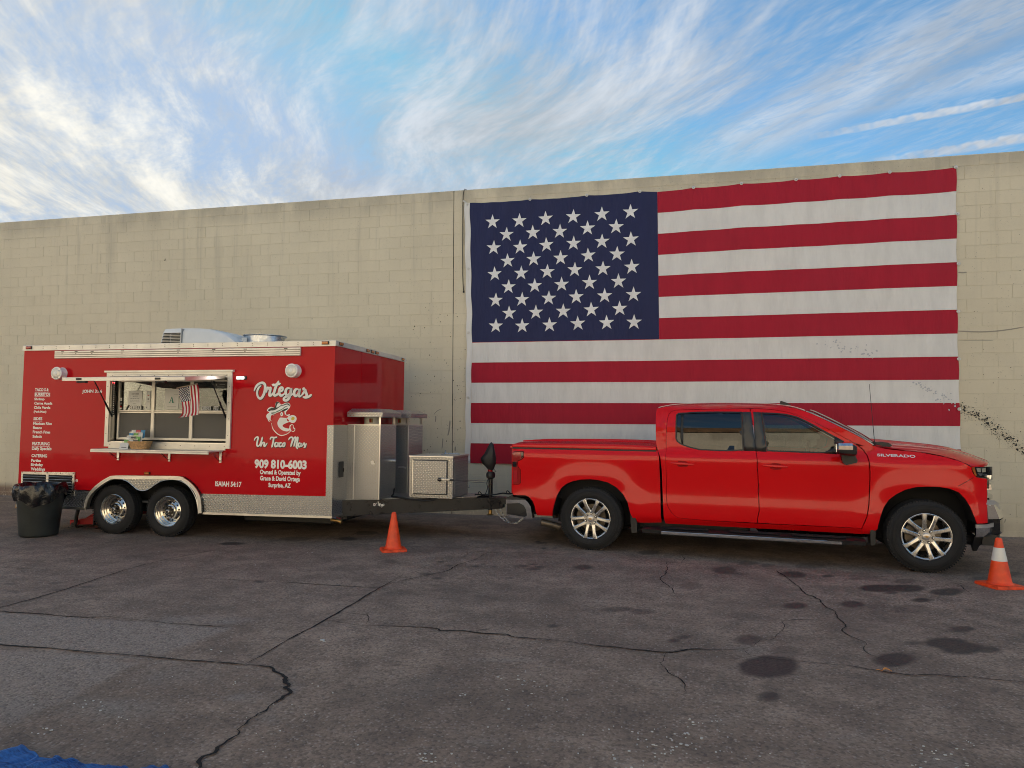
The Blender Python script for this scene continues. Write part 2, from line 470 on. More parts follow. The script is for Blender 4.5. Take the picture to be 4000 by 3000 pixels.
def text_part(txt, mat, parent, l0, l1, h0, h1, y, name='lettering', bold=0.012, capref=None, thick=0.0008, slant=0.0):
    """flat vinyl lettering on the plane y=const; fits the text's own box to [l0,l1] and capital height to [h0,h1]"""
    cu = bpy.data.curves.new('t', 'FONT'); cu.body = txt; cu.size = 1.0; cu.offset = bold; cu.extrude = 0.0; cu.resolution_u = 3
    to = bpy.data.objects.new('t', cu); COL.objects.link(to)
    bpy.context.view_layer.update()
    me = bpy.data.meshes.new_from_object(to.evaluated_get(bpy.context.evaluated_depsgraph_get()))
    COL.objects.unlink(to); bpy.data.objects.remove(to); bpy.data.curves.remove(cu)
    xs = [v.co.x for v in me.vertices]; x0, x1 = min(xs), max(xs)
    cap = 0.73
    for v in me.vertices:
        zz = v.co.y/cap
        v.co = Vector((l0+(v.co.x-x0)/(x1-x0)*(l1-l0)+slant*zz*(h1-h0), y, h0+zz*(h1-h0)))
    me.name = name; me.materials.append(mat)
    o = bpy.data.objects.new(name, me); COL.objects.link(o); o.parent = parent
    return o
def stroke(mb, pts, wd, y, taper=True, k=5):
    """flat brush stroke along a 2-D (l,h) path on the plane y"""
    p = catmull(pts, k) if len(pts) > 2 else densify(pts, .01, False)
    n = len(p); vs = []; fs = []
    for i in range(n):
        a = p[max(i-1, 0)]; b = p[min(i+1, n-1)]; dx, dy = b[0]-a[0], b[1]-a[1]; L = math.hypot(dx, dy) or 1
        e = min(i, n-1-i)/max(1, n-1); q = wd*.5*(1.0 if not taper else min(1.0, .55+e*4))
        q *= 1.0+.25*(-dy/L*0.5)
        vs += [(p[i][0]-dy/L*q, y, p[i][1]+dx/L*q), (p[i][0]+dy/L*q, y, p[i][1]-dx/L*q)]
    for i in range(n-1): fs.append((2*i, 2*i+1, 2*i+3, 2*i+2))
    # round ends
    for (i, s) in ((0, -1), (n-1, 1)):
        c = p[i]; c0 = len(vs); r = Vector((vs[2*i][0]-vs[2*i+1][0], vs[2*i][2]-vs[2*i+1][2])).length/2
        for q in range(8): vs.append((c[0]+r*math.cos(q*math.pi/4), y, c[1]+r*math.sin(q*math.pi/4)))
        fs.append(tuple(range(c0, c0+8)))
    mb.add(vs, fs)

# ================================================================ SETTING
BETA = 0.0249
# ---------------------------------------------------------------- ground
def asphalt():
    m = bpy.data.materials.new('asphalt'); m.use_nodes = True; t = NT(m.node_tree); b = t.n['Principled BSDF']
    g = t.new('ShaderNodeNewGeometry').outputs['Position']
    n1 = t.noise(g, .55, 3, .6); n2 = t.noise(t.vmath('ADD', g, (7, 3, 0)), 2.6, 6, .7); n3 = t.noise(g, 38, 2, .7)
    vo = t.voro(g, 62, 'F1', out=None); agg, aggc = vo['Distance'], vo['Color']
    ar, ag_, ab = t.sep(aggc)
    base = t.mix(t.ramp(n1, .3, .7), (.285, .203, .150, 1), (.415, .298, .218, 1))
    base = t.mix(t.math('MULTIPLY', t.ramp(n2, .38, .66), .75), base, (.185, .133, .101, 1))
    base = t.mix(t.math('MULTIPLY', t.ramp(n2, .48, .30), .45), base, (.43, .32, .245, 1))
    patch = t.attr('patch'); base = t.mix(t.math('MULTIPLY', patch, .8), base, (.37, .295, .24, 1))
    dust = t.attr('dust'); base = t.mix(t.math('MULTIPLY', dust, t.ramp(n2, .25, .7)), base, (.46, .42, .37, 1))
    stone = t.math('MULTIPLY', t.ramp(ar, .72, .95), t.ramp(agg, .25, .6, lo=1, hi=0))
    base = t.mix(t.math('MULTIPLY', stone, .5), base, (.55, .47, .41, 1))
    base = t.mix(t.math('MULTIPLY', t.ramp(ag_, .6, .92), .45), base, (.068, .052, .044, 1))
    base = t.mix(t.math('MULTIPLY', t.ramp(n3, .35, .7), .35), base, (.085, .064, .053, 1))
    st = t.attr('stain'); st = t.math('MULTIPLY', st, t.ramp(n3, .2, .75, lo=1.0, hi=.8))
    base = t.mix(t.math('MULTIPLY', st, .92), base, (.055, .043, .036, 1))
    t.put(b.inputs['Base Color'], base)
    t.put(b.inputs['Roughness'], t.ramp(st, 0, 1, lo=.86, hi=.62)); b.inputs['Specular IOR Level'].default_value = .3
    hgt = t.math('ADD', t.math('MULTIPLY', agg, -.9), t.math('MULTIPLY', n3, .8))
    amt = t.math('ADD', .55, t.math('MULTIPLY', patch, .4))
    nd = t.new('ShaderNodeBump'); nd.inputs['Distance'].default_value = .006; t.put(nd.inputs['Strength'], amt); t.put(nd.inputs['Height'], hgt)
    t.put(b.inputs['Normal'], nd.outputs[0]); MATS['asphalt'] = m
asphalt()
xs = np.concatenate([[-700, -300, -120, -60, -35, -22, -16], np.arange(-13, 7.001, .03), [9, 12, 16, 22, 35, 60, 120, 300, 700]])
ys = np.concatenate([[-700, -300, -120, -60, -30, -14, -6, -2, 0, 1], np.arange(1.6, 12.4, .03), [14, 20, 40, 100, 300, 700]])
X, Y = np.meshgrid(xs, ys, indexing='ij'); nx_, ny_ = X.shape
Z = np.zeros_like(X)
near = ((X > -12.9) & (X < 6.9) & (Y > 1.7) & (Y < 12.3))
Z += np.where(near, .0022*np.sin(X*2.1+.7*np.sin(Y*1.3))*np.sin(Y*1.7+.5*np.sin(X))+.0012*np.sin(X*5.3+Y*3.1), 0)
co = np.stack([X, Y, Z], -1).reshape(-1, 3)
i = np.arange(nx_*ny_).reshape(nx_, ny_)
quads = np.stack([i[:-1, :-1], i[1:, :-1], i[1:, 1:], i[:-1, 1:]], -1).reshape(-1, 4)
gme = bpy.data.meshes.new('ground'); gme.vertices.add(len(co)); gme.vertices.foreach_set('co', co.ravel())
gme.loops.add(quads.size); gme.loops.foreach_set('vertex_index', quads.ravel()); gme.polygons.add(len(quads))
gme.polygons.foreach_set('loop_start', np.arange(0, quads.size, 4)); gme.update(calc_edges=True); gme.validate()
STAINS = [(0.5502,5.04,0.1971,0.0534,0.0261,0.234,1),(1.411,5.418,0.1406,0.0382,0.0414,0.157,1),(0.7066,5.399,0.1142,0.0311,0.0203,0.1525,0.5),(0.4747,5.63,0.0949,0.0261,0.0112,0.1299,0.8),(1.893,5.931,0.1649,0.0452,0.0471,0.1459,1),(1.972,5.826,0.1488,0.0407,0.0545,0.1591,1),(2.144,5.84,0.0802,0.0219,0.0308,0.0829,0.9),(1.675,5.863,0.0757,0.0208,0.0164,0.0567,0.7),(2.152,6.372,0.0978,0.027,0.0341,0.0998,0.9),(1.9,7.776,0.221,0.0631,0.0421,0.1707,1),(2.155,7.849,0.1876,0.0536,0.0478,0.1726,1),(2.499,7.787,0.1591,0.0453,0.0543,0.1678,0.9),(2.145,7.34,0.0872,0.0246,0.0285,0.0967,1),(1.487,7.003,0.0999,0.0281,0.0268,0.1249,0.9),(0.9723,6.795,0.1089,0.0306,0.0173,0.1196,0.9),(1.959,7.582,0.066,0.0188,0.0166,0.0638,0.8),(1.931,6.941,0.1653,0.0464,0.0474,0.1686,0.4),(0.4519,8.223,0.1401,0.0408,0.0112,0.2009,0.8),(0.6054,8.079,0.0548,0.0159,0.0058,0.076,0.5),(1.149,8.191,0.1373,0.0398,0.0248,0.1751,0.9),(1.501,8.22,0.0728,0.0211,0.0141,0.0766,0.8),(0.7322,8.732,0.1086,0.0319,0.0114,0.1338,0.5),(1.418,8.775,0.1759,0.0515,0.0253,0.155,0.5),(2.235,8.197,0.1069,0.0308,0.0335,0.1216,0.5),(0.4929,4.482,0.0649,0.0174,0.0091,0.081,0.9),(-0.0609,5.46,0.0501,0.0137,-0.0006,0.0573,0.9),(0.0043,5.567,0.0509,0.014,0.0001,0.0548,0.8),(0.0713,7.347,0.1009,0.0289,0.0019,0.178,0.4),(-0.4167,9.122,0.1268,0.0378,-0.0057,0.1254,0.6),(1.709,7.002,0.0916,0.0258,0.034,0.1379,0.3),(2.761,7.173,0.0911,0.0255,0.0681,0.1753,0.3),(1.762,8.163,0.0718,0.0207,0.0143,0.0655,0.5),(0.9316,8.633,0.0777,0.0227,0.0118,0.108,0.5),(2.435,7.021,0.0599,0.0168,0.0329,0.0939,0.3),(3.534,8.947,0.095,0.0276,0.0385,0.0969,0.6),(3.101,8.593,0.1102,0.0318,0.0328,0.0901,0.5),(-1.088,7.961,0.1031,0.0301,-0.0187,0.1369,0.9),(-1.725,7.835,0.0468,0.0137,-0.0127,0.0574,0.9),(-1.661,7.956,0.0474,0.0139,-0.0103,0.0491,0.9),(-1.601,7.712,0.0736,0.0215,-0.0135,0.0647,0.8),(-1.56,7.853,0.0523,0.0153,-0.0114,0.0573,0.9),(-2.257,7.679,0.0372,0.0109,-0.0138,0.0466,0.9),(-2.71,7.806,0.0343,0.0101,-0.0136,0.039,0.9),(-2.554,7.643,0.0335,0.0098,-0.0125,0.0372,0.8),(-2.457,6.972,0.0512,0.0148,-0.0193,0.0546,0.9),(-0.4142,9.085,0.1263,0.0376,-0.0062,0.1371,0.7),(-1.782,7.818,0.0786,0.023,-0.0197,0.0862,0.6),(-1.493,5.35,0.0259,0.0072,-0.0063,0.0224,1),(-0.9994,5.6,0.0398,0.011,-0.0078,0.0433,0.9),(-0.5514,6.245,0.1311,0.0367,-0.0073,0.0827,0.6),(-0.3427,6.215,0.1008,0.0282,-0.0051,0.093,0.6),(-2.621,7.135,0.0613,0.0178,-0.0242,0.0656,0.7),(-3.281,7.691,0.0801,0.0236,-0.0374,0.0872,0.6),(-2.214,7.06,0.0378,0.0109,-0.0125,0.0395,0.5),(-1.741,7.196,0.0345,0.01,-0.0098,0.0404,0.7),(-1.849,9.419,0.0896,0.0271,-0.0163,0.0828,0.8),(-1.734,9.011,0.03,0.009,-0.0097,0.0503,1),(-1.916,9.516,0.0317,0.0096,-0.0113,0.0562,1),(-1.6,9.078,0.0258,0.0078,-0.0067,0.0381,1),(-2.045,7.711,0.0297,0.0087,-0.0099,0.0373,0.8),(-2.205,7.817,0.0264,0.0078,-0.0109,0.0385,0.8),(-5.696,8.197,0.1526,0.0462,-0.0734,0.1051,1),(-4.457,8.968,0.1121,0.0342,-0.0671,0.1345,0.9),(-4.1,6.333,0.0572,0.0164,-0.0312,0.0479,0.8),(-5.682,5.515,0.0456,0.013,-0.0465,0.0448,0.7),(-5.992,5.356,0.0449,0.0128,-0.0545,0.0483,0.6),(-5.946,5.74,0.0474,0.0136,-0.0443,0.0425,0.6),(-5.535,5.704,0.0622,0.0178,-0.0347,0.0354,0.6),(-6.315,5.595,0.0548,0.0157,-0.04,0.0352,0.5),(-5.126,8.764,0.2002,0.0611,-0.0925,0.1574,0.5),(-4.441,9.537,0.1422,0.0439,-0.0852,0.1821,0.6),(-6.118,7.039,0.1691,0.05,-0.1096,0.1253,0.25)]
SM = [(-8.2, 5.6, .9, .35, .25), (-2.2, 6.4, 1.4, .5, .22), (.6, 5.2, 1.2, .6, .2), (-1.4, 3.9, 1.3, .5, .3), (-3.5, 3.0, 1.2, .6, .28), (1.3, 3.6, 1.0, .4, .25), (2.4, 6.4, 1.6, .5, .2)]
stain = np.zeros_like(X)
wob = .22*np.sin(X*9+2*np.sin(Y*7))+.22*np.sin(Y*13+2*np.sin(X*5))+.12*np.sin(X*31)*np.sin(Y*29)
for (cx, cy, ax, ay, bx, by, s) in STAINS:
    det = ax*by-ay*bx
    u = ((X-cx)*by-(Y-cy)*bx)/det; v = (-(X-cx)*ay+(Y-cy)*ax)/det
    r = np.sqrt(u*u+v*v)*(1+.55*wob*.45)
    e = .06+.012/max(.05, abs(ax))
    s = s*(.80 if math.hypot(ax, ay) > .3 else 1.15); stain = np.maximum(stain, s*np.clip((1+e-r)/(2*e), 0, 1))
for (cx, cy, ra, rb, s) in SM:
    r = np.sqrt(((X-cx)/ra)**2+((Y-cy)/rb)**2)*(1+wob*.5); stain = np.maximum(stain, s*np.clip(1.3-r, 0, 1))
# grime under the parked vehicles and along the wall
def pm(poly):
    P = np.zeros_like(X, bool); n = len(poly); j = n-1
    for k in range(n):
        xi, yi = poly[k]; xj, yj = poly[j]
        c = ((yi > Y) != (yj > Y)) & (X < (xj-xi)*(Y-yi)/((yj-yi) or 1e-9)+xi); P ^= c; j = k
    return P
patch = np.zeros_like(X)
for pl in ([(-5.835,4.763),(-4.67,4.786),(-4.291,4.839),(-3.377,4.878),(-3.459,4.206),(-3.686,4.163),(-4.291,4.134),(-4.976,4.069)],
           [(-4.827,3.948),(-4.196,4.043),(-3.481,4.025),(-3.442,3.641),(-3.404,3.322),(-3.399,3.073),(-3.434,2.822)]): patch[pm(pl)] = 1
def blur(a, k):
    for _ in range(k):
        a = a.copy(); a[1:-1, 1:-1] = (a[1:-1, 1:-1]*2+a[:-2, 1:-1]+a[2:, 1:-1]+a[1:-1, :-2]+a[1:-1, 2:])/6
    return a
patch = blur(patch, 1)
dust = np.zeros_like(X)
for (cx, cy, ax, ay, bx, by, s) in [(-3.783,5.006,0.3443,0.0958,-0.0946,0.124,0.55),(-3.846,4.063,0.2449,0.0667,-0.0514,0.0537,0.45),(-3.125,3.912,0.2718,0.0734,-0.1339,0.1657,0.3),(-3.098,3.353,0.2752,0.0733,-0.136,0.1453,0.4),(-2.47,3.676,0.1151,0.0308,-0.0377,0.0554,0.5),(-2.252,3.873,0.0596,0.016,-0.0446,0.0759,0.4),(-2.167,3.48,0.072,0.0191,-0.0654,0.1038,0.25),(-3.647,3.283,0.1205,0.0322,-0.1386,0.123,0.35),(-1.163,4.719,0.318,0.0864,-0.012,0.0486,0.35),(-0.6155,3.606,0.1022,0.027,-0.0075,0.0436,0.4),(-0.9922,3.486,0.118,0.0311,-0.0164,0.0572,0.3),(-1.578,4.113,0.2032,0.0546,-0.0877,0.2266,0.12),(-1.157,8.623,0.2234,0.0663,-0.0185,0.1376,0.35),(-0.8903,8.473,0.119,0.0351,-0.0115,0.1096,0.5),(0.8279,4.028,0.1404,0.0371,0.0291,0.1388,0.22),(1.201,3.833,0.1057,0.0277,0.0388,0.1217,0.35),(0.1551,4.05,0.1099,0.0292,0.0029,0.0719,0.2),(0.4723,5.396,0.194,0.053,0.0193,0.2163,0.25),(0.1859,4.332,0.049,0.0131,0.0015,0.0326,0.35)]:
    det = ax*by-ay*bx; u = ((X-cx)*by-(Y-cy)*bx)/det; v = (-(X-cx)*ay+(Y-cy)*ax)/det
    dust = np.maximum(dust, s*np.clip(1.25-np.sqrt(u*u+v*v)*(1+wob*.6), 0, 1))
dust = np.maximum(dust, np.where(Y < 20, np.clip((Y-11.55)/.4, 0, 1)*.5, 0))
for nm, arr in (('stain', stain), ('patch', patch), ('dust', dust)):
    at = gme.attributes.new(nm, 'FLOAT', 'POINT'); at.data.foreach_set('value', arr.astype(np.float32).ravel())
gme.shade_smooth(); gme.materials.append(MATS['asphalt'])
ground = bpy.data.objects.new('ground', gme); COL.objects.link(ground); tag(ground, kind='structure')

# cracks: dark jagged ribbons let into the asphalt
pmat('crack_dirt', (.006, .005, .005), .95)
CRACKS = [
 (.017, .010, [(-1.483,1.847)] if False else [(-2.792,4.17),(-2.792,4.305),(-2.788,4.466),(-2.797,4.658),(-2.798,4.85),(-2.789,5.04),(-2.787,5.257),(-2.803,5.526),(-2.808,5.763),(-2.827,6.048),(-2.84,6.513),(-2.845,7.052)] ),
 (.012, .010, [(-2.852,6.396),(-2.796,6.644),(-2.667,6.929),(-2.571,7.132),(-2.47,7.344),(-2.464,7.69),(-2.414,7.861),(-2.358,8.095),(-2.351,8.447),(-2.315,8.518)]),
 (.018, .006, [(-2.792,4.17),(-2.84,4.164),(-3.307,4.136),(-3.659,4.132),(-3.977,4.11),(-4.259,4.103),(-4.678,4.077),(-4.899,4.069)]),
 (.030, .022, [(-2.792,4.17),(-2.647,4.181),(-2.553,4.132),(-2.488,4.068),(-2.405,4.011),(-2.375,3.943),(-2.327,3.911),(-2.312,3.857),(-2.255,3.816),(-2.246,3.749),(-2.249,3.682),(-2.262,3.614),(-2.233,3.534),(-2.239,3.461),(-2.24,3.369),(-2.237,3.304),(-2.214,3.256),(-2.222,3.182),(-2.222,3.112),(-2.19,3.035),(-2.204,2.959),(-2.17,2.889),(-2.137,2.823)]),
 (.012, .008, [(-7.333,6.165),(-7.117,6.179),(-6.276,6.237),(-5.767,6.25),(-5.043,6.285),(-4.093,6.352),(-2.847,6.397),(-2.602,6.408)]),
 (.013, .010, [(-5.597,4.716),(-5.598,4.87),(-5.596,5.198),(-5.632,5.602),(-5.734,6.215),(-5.77,6.771),(-5.7,7.275),(-5.606,7.721)]),
 (.014, .014, [(-5.648,4.758),(-5.488,4.775),(-5.082,4.805),(-4.683,4.798),(-4.526,4.879),(-4.31,4.86),(-4.047,4.856),(-3.658,4.863),(-3.377,4.878)]),
 (.017, .014, [(-2.787,5.257),(-2.722,5.249),(-2.639,5.236),(-2.617,5.242),(-2.505,5.197),(-2.202,5.242),(-1.87,5.275),(-1.807,5.216),(-1.641,5.262),(-1.498,5.245),(-1.302,5.276),(-1.223,5.23),(-1.022,5.218),(-0.8247,5.199),(-0.6324,5.184),(-0.444,5.166),(-0.2606,5.155),(-0.1165,5.147),(-0.0101,5.204),(0.0619,5.271),(0.2319,5.298)]),
 (.016, .014, [(0.2172,5.298),(0.4229,5.37),(0.5025,5.466),(0.5547,5.629),(0.6457,5.676),(0.717,5.856),(0.7859,6.044),(0.7862,6.198),(0.8794,6.293),(1.118,6.359)]),
 (.013, .010, [(-0.117,5.147),(0.0615,5.276),(0.2052,5.295),(0.4229,5.37)]),
 (.015, .012, [(0.4229,5.37),(0.4596,5.254),(0.6131,5.202),(0.7017,5.196),(0.8558,5.194),(1.069,5.181),(1.217,5.135),(1.354,5.105),(1.454,5.099),(1.56,5.151),(1.738,5.143),(1.788,5.173),(1.925,5.146),(2.083,5.151),(2.174,5.166)]),
 (.014, .018, [(0.9975,8.402),(1.071,8.008),(1.109,7.684),(1.14,7.46),(1.127,7.273),(1.218,7.091),(1.216,6.832),(1.261,6.693),(1.258,6.463),(1.268,6.254),(1.205,6.038),(1.257,5.844),(1.306,5.749),(1.262,5.531),(1.362,5.331),(1.364,5.124)]),
 (.012, .018, [(-0.117,5.147),(-0.1369,4.998),(-0.1565,4.884),(-0.1096,4.81),(-0.0967,4.713),(-0.01,4.641),(0.0056,4.538),(0.0124,4.423)]),
 (.008, .018, [(-0.1899,8.515),(-0.1769,7.917),(-0.2326,7.631),(-0.1996,7.389),(-0.1192,7.176),(-0.0674,6.934)]),
 (.007, .012, [(-2.627,8.588),(-2.541,8.271),(-2.544,8.04)]), (.007, .012, [(-1.302,5.276),(-1.303,5.393),(-1.284,5.521)]), (.007, .012, [(-1.804,5.207),(-1.811,5.149),(-1.822,5.101)]),
 (.007, .012, [(-2.803,5.526),(-2.627,5.491),(-2.54,5.504),(-2.562,5.509),(-2.497,5.418),(-2.424,5.23)]),
 (.006, .010, [(-4.445,8.534),(-3.746,8.607),(-3.282,8.639),(-2.829,8.682),(-2.325,8.515),(-1.914,8.638),(-1.259,8.592)]),
 (.006, .010, [(-0.7362,8.575),(-0.2291,8.503),(0.3778,8.522),(0.8573,8.459),(1.396,8.421),(1.898,8.317),(2.497,8.419)]),
 (.006, .014, [(2.587,8.72),(2.577,8.355),(2.655,8.292),(2.735,8.149),(2.698,7.904),(2.679,7.678)]),
 (.007, .014, [(-0.0143,9.021),(0.006,8.737),(-0.0138,8.513)]), (.006, .012, [(-4.41,7.545),(-4.504,8.115),(-4.514,8.583),(-4.49,9.035),(-4.584,9.666)]),
]
r_ = random.Random(3)
for (wd, jit, pts) in CRACKS:
    p = catmull(pts, 3) if len(pts) > 2 else pts
    p = densify(p, .03, False); n = len(p); vs = []; fs = []; off = 0.0; ww = 1.0
    for k in range(n):
        a = p[max(k-1, 0)]; b = p[min(k+1, n-1)]; tx_, ty_ = b[0]-a[0], b[1]-a[1]; L = math.hypot(tx_, ty_) or 1
        off = off*.75+r_.uniform(-1, 1)*jit*.55; ww = max(.25, min(1.7, ww+r_.uniform(-.3, .3)))
        e = min(1.0, (min(k, n-1-k)+1)/6)
        h = wd*.36*ww*e
        cx, cy = p[k][0]-ty_/L*off, p[k][1]+tx_/L*off
        for s, zz in ((1.6, .0062), (1, .0065), (-1, .0065), (-1.6, .0062)): vs.append((cx-ty_/L*h*s*.625, cy+tx_/L*h*s*.625, zz-.001))
    for k in range(n-1):
        for q in range(3): fs.append((4*k+q, 4*k+q+1, 4*k+q+5, 4*k+q+4))
    MB().add(vs, fs).build('crack', MATS['crack_dirt'], ground, uv=False)

# paint flecks and litter specks
pmat('paint_chip', (.52, .51, .48), .7, noise=.2)
mb = MB(); r_ = random.Random(11)
def fleck(cx, cy, s):
    n = r_.randint(4, 7); a0 = r_.uniform(0, 6.3); el = r_.uniform(.35, 1)
    pts = [(cx+s*r_.uniform(.5, 1)*math.cos(a0+q*6.283/n), cy+s*el*r_.uniform(.5, 1)*math.sin(a0+q*6.283/n)) for q in range(n)]
    mb.prism(pts, 2, .004, .0075)
for (cx, cy, ax, ay, bx, by, k, s) in [(0.1091,4.026,0.0639,0.0169,0.0021,0.0713,16,0.012),(-0.0006,3.747,0.1537,0.0405,0.0002,0.1261,26,0.011),(-0.1456,3.499,0.0482,0.0126,-0.0037,0.0917,6,0.012),(0.352,3.611,0.0563,0.0148,0.0075,0.0752,7,0.013),(1.184,3.829,0.0975,0.0256,0.0449,0.1426,34,0.013),(1.345,4.042,0.0512,0.0135,0.0301,0.089,8,0.01),(-0.9276,4.2,0.1305,0.035,-0.0573,0.2579,22,0.014),(-1.185,3.244,0.0359,0.0094,-0.0154,0.0418,16,0.012),(-1.262,4.04,0.0246,0.0066,-0.0081,0.0256,5,0.018),(-1.079,3.305,0.0113,0.003,-0.0034,0.0102,2,0.022),(-1.138,4.368,0.0147,0.004,-0.0039,0.0148,2,0.02),(-1.037,3.643,0.4416,0.1169,-0.1331,0.4633,22,0.008),(-0.3314,3.852,0.0715,0.0189,-0.0097,0.113,8,0.013),(-0.0344,3.738,0.1024,0.027,-0.001,0.1258,26,0.013),(-0.1984,3.577,0.0989,0.026,-0.0086,0.1566,16,0.012),(-0.6071,4.527,0.7475,0.2015,-0.1906,1.418,40,0.006),(-3.198,3.314,0.0821,0.0219,-0.0585,0.0598,12,0.015),(-3.204,3.026,0.0508,0.0134,-0.0324,0.0301,8,0.02),(-2.567,4.781,0.0267,0.0073,-0.0164,0.0303,3,0.03),(-3.142,4.346,0.0286,0.0078,-0.019,0.026,3,0.016),(-4.563,7.044,0.0363,0.0106,-0.0276,0.0423,3,0.02),(-4.383,7.878,0.0319,0.0095,-0.0232,0.0416,3,0.015),(-2.62,3.862,0.0403,0.0108,-0.0174,0.0253,5,0.012),(-2.886,3.209,0.0524,0.0139,-0.0504,0.0552,7,0.012),(-3.578,3.575,0.4961,0.1332,-0.6957,0.6863,40,0.007),(-1.874,3.4,0.2604,0.0689,-0.2652,0.4753,26,0.008),(-6.085,8.164,0.017,0.0052,-0.0348,0.0465,1,0.02),(-4.271,5.917,1.406,0.4007,-1.1,1.513,18,0.008)]:
    for _ in range(int(k*.7)):
        q = math.sqrt(r_.random()); a = r_.uniform(0, 6.283); u, v = 1.5*q*math.cos(a), 1.5*q*math.sin(a)
        fleck(cx+ax*u+bx*v, cy+ay*u+by*v, s*r_.uniform(.3, .85))
fl = mb.build('paint_fleck', MATS['paint_chip'], ground, uv=False); tag(fl, kind='stuff')
pmat('dry_leaf', (.62, .24, .05), .7, noise=.3, nscale=40)
lf = thing('fallen_leaf', 'small orange dry leaf lying on the crack in the asphalt', 'leaf', tuple([(1.264,5.124)][0])+(.006,))
mb = MB()
mb.grid(lambda u, v: (u*.055, (v-.5)*.045*math.sin(min(1, u*1.1)*2.8)+.01*math.sin(u*6), .012*math.sin(u*3)+.012*abs(v-.5)), np.linspace(0, 1, 9), np.linspace(0, 1, 5))
mb.build('blade', MATS['dry_leaf'], lf, smooth=60)
mb = MB().tube([(0, 0, .003), (-.02, .004, .006), (-.035, .012, .004)], .0018, 6); mb.build('stem', MATS['dry_leaf'], lf)

# ---------------------------------------------------------------- block wall (painted concrete masonry)
def wall_mat(name, base, dark, grime):
    m = bpy.data.materials.new(name); m.use_nodes = True; t = NT(m.node_tree); b = t.n['Principled BSDF']
    g = t.new('ShaderNodeNewGeometry').outputs['Position']; gx_, gy_, gz_ = t.sep(g)
    cz = t.math('FLOOR', t.math('DIVIDE', t.math('SUBTRACT', 5.771, gz_), .2032))
    off = t.math('MULTIPLY', t.math('MODULO', cz, 2.0), .5)
    cx = t.math('FLOOR', t.math('ADD', t.math('DIVIDE', t.math('ADD', gx_, 12.6899), .4064), off))
    wn = t.new('ShaderNodeTexWhiteNoise', noise_dimensions='2D'); t.put(wn.inputs['Vector'], t.comb(cx, cz, 0)); rv = wn.outputs['Value']
    n1 = t.noise(g, .35, 4, .55); n2 = t.noise(t.vmath('MULTIPLY', g, (1.0, 1.0, .45)), 1.7, 6, .65); n3 = t.noise(g, 30, 2, .7)
    c = t.mix(t.ramp(n1, .3, .7), base, tuple(x*.9 for x in base[:3])+(1,))
    c = t.mix(t.math('MULTIPLY', t.ramp(rv, 0, 1), .12), c, dark)
    c = t.mix(t.math('MULTIPLY', t.ramp(n2, .45, .8), .30), c, dark)
    c = t.mix(t.math('MULTIPLY', t.ramp(n3, .35, .75), .14), c, dark)
    top = t.math('MULTIPLY', t.ramp(gz_, 5.25, 5.72), t.ramp(n2, .3, .62))
    c = t.mix(t.math('MULTIPLY', top, .42), c, (.26, .24, .20, 1))
    stk_ = t.noise(t.vmath('MULTIPLY', g, (4.5, 1.0, .22)), 1.5, 3, .6); run = t.math('MULTIPLY', t.ramp(stk_, .52, .75), t.ramp(gz_, 2.2, 5.6))
    c = t.mix(t.math('MULTIPLY', run, .30), c, (.33, .30, .24, 1))
    low = t.math('MULTIPLY', t.ramp(gz_, .85, .0), t.ramp(n2, .35, .65))
    c = t.mix(t.math('MULTIPLY', low, .35), c, grime)
    foot = t.math('MULTIPLY', t.ramp(gz_, .30, .14), t.ramp(t.math('ADD', n2, t.math('MULTIPLY', n3, .35)), .54, .66))
    foot = t.math('MULTIPLY', foot, t.ramp(gx_, -9.0, -6.0, lo=1, hi=.25))
    c = t.mix(t.math('MULTIPLY', foot, .85), c, (.17, .10, .075, 1))
    # pits in the block face
    vo = t.voro(g, 34, 'F1', out=None); vd, vc = vo['Distance'], vo['Color']; vr, vg, vb = t.sep(vc)
    pit = t.math('MULTIPLY', t.ramp(vd, .10, .24, lo=1, hi=0), t.ramp(vr, .78, .92))
    pit = t.math('MULTIPLY', pit, t.ramp(n1, .25, .6, lo=.25, hi=1))
    vo = t.voro(g, 85, 'F1', out=None); vd2, vc2 = vo['Distance'], vo['Color']; v2 = t.sep(vc2)[0]
    pit2 = t.math('MULTIPLY', t.ramp(vd2, .12, .3, lo=1, hi=0), t.math('MULTIPLY', t.ramp(v2, .72, .9), t.ramp(rv, .2, .8)))
    pp = t.math('MAXIMUM', pit, t.math('MULTIPLY', pit2, .7))
    c = t.mix(t.math('MULTIPLY', pp, .62), c, (.17, .15, .11, 1))
    t.put(b.inputs['Base Color'], c); b.inputs['Roughness'].default_value = .75; b.inputs['Specular IOR Level'].default_value = .25
    h = t.math('SUBTRACT', t.math('MULTIPLY', n3, .5), pp)
    t.put(b.inputs['Normal'], t.bump(h, .45, .004)); MATS[name] = m
wall_mat('painted_block', (.81, .72, .53, 1), (.63, .55, .39, 1), (.46, .38, .27, 1))
pmat('mortar', (.69, .615, .455), .85, noise=.12, nscale=3, bump=.3, bscale=60)
CH, CL = .2032, .4064; ZT = 5.771; U0 = -12.69
wall = thing('block_wall', 'long cream painted concrete block wall behind the trailer and truck', 'wall', (0, 11.9727, 0), (BETA, 0, 0))
WX0_, WX1_ = -30.0, 16.0
mb = MB().box(WX0_, WX1_, .006, .2, -.3, 5.738); bk = mb.build('mortar_bed', MATS['mortar'], wall, uv=False)
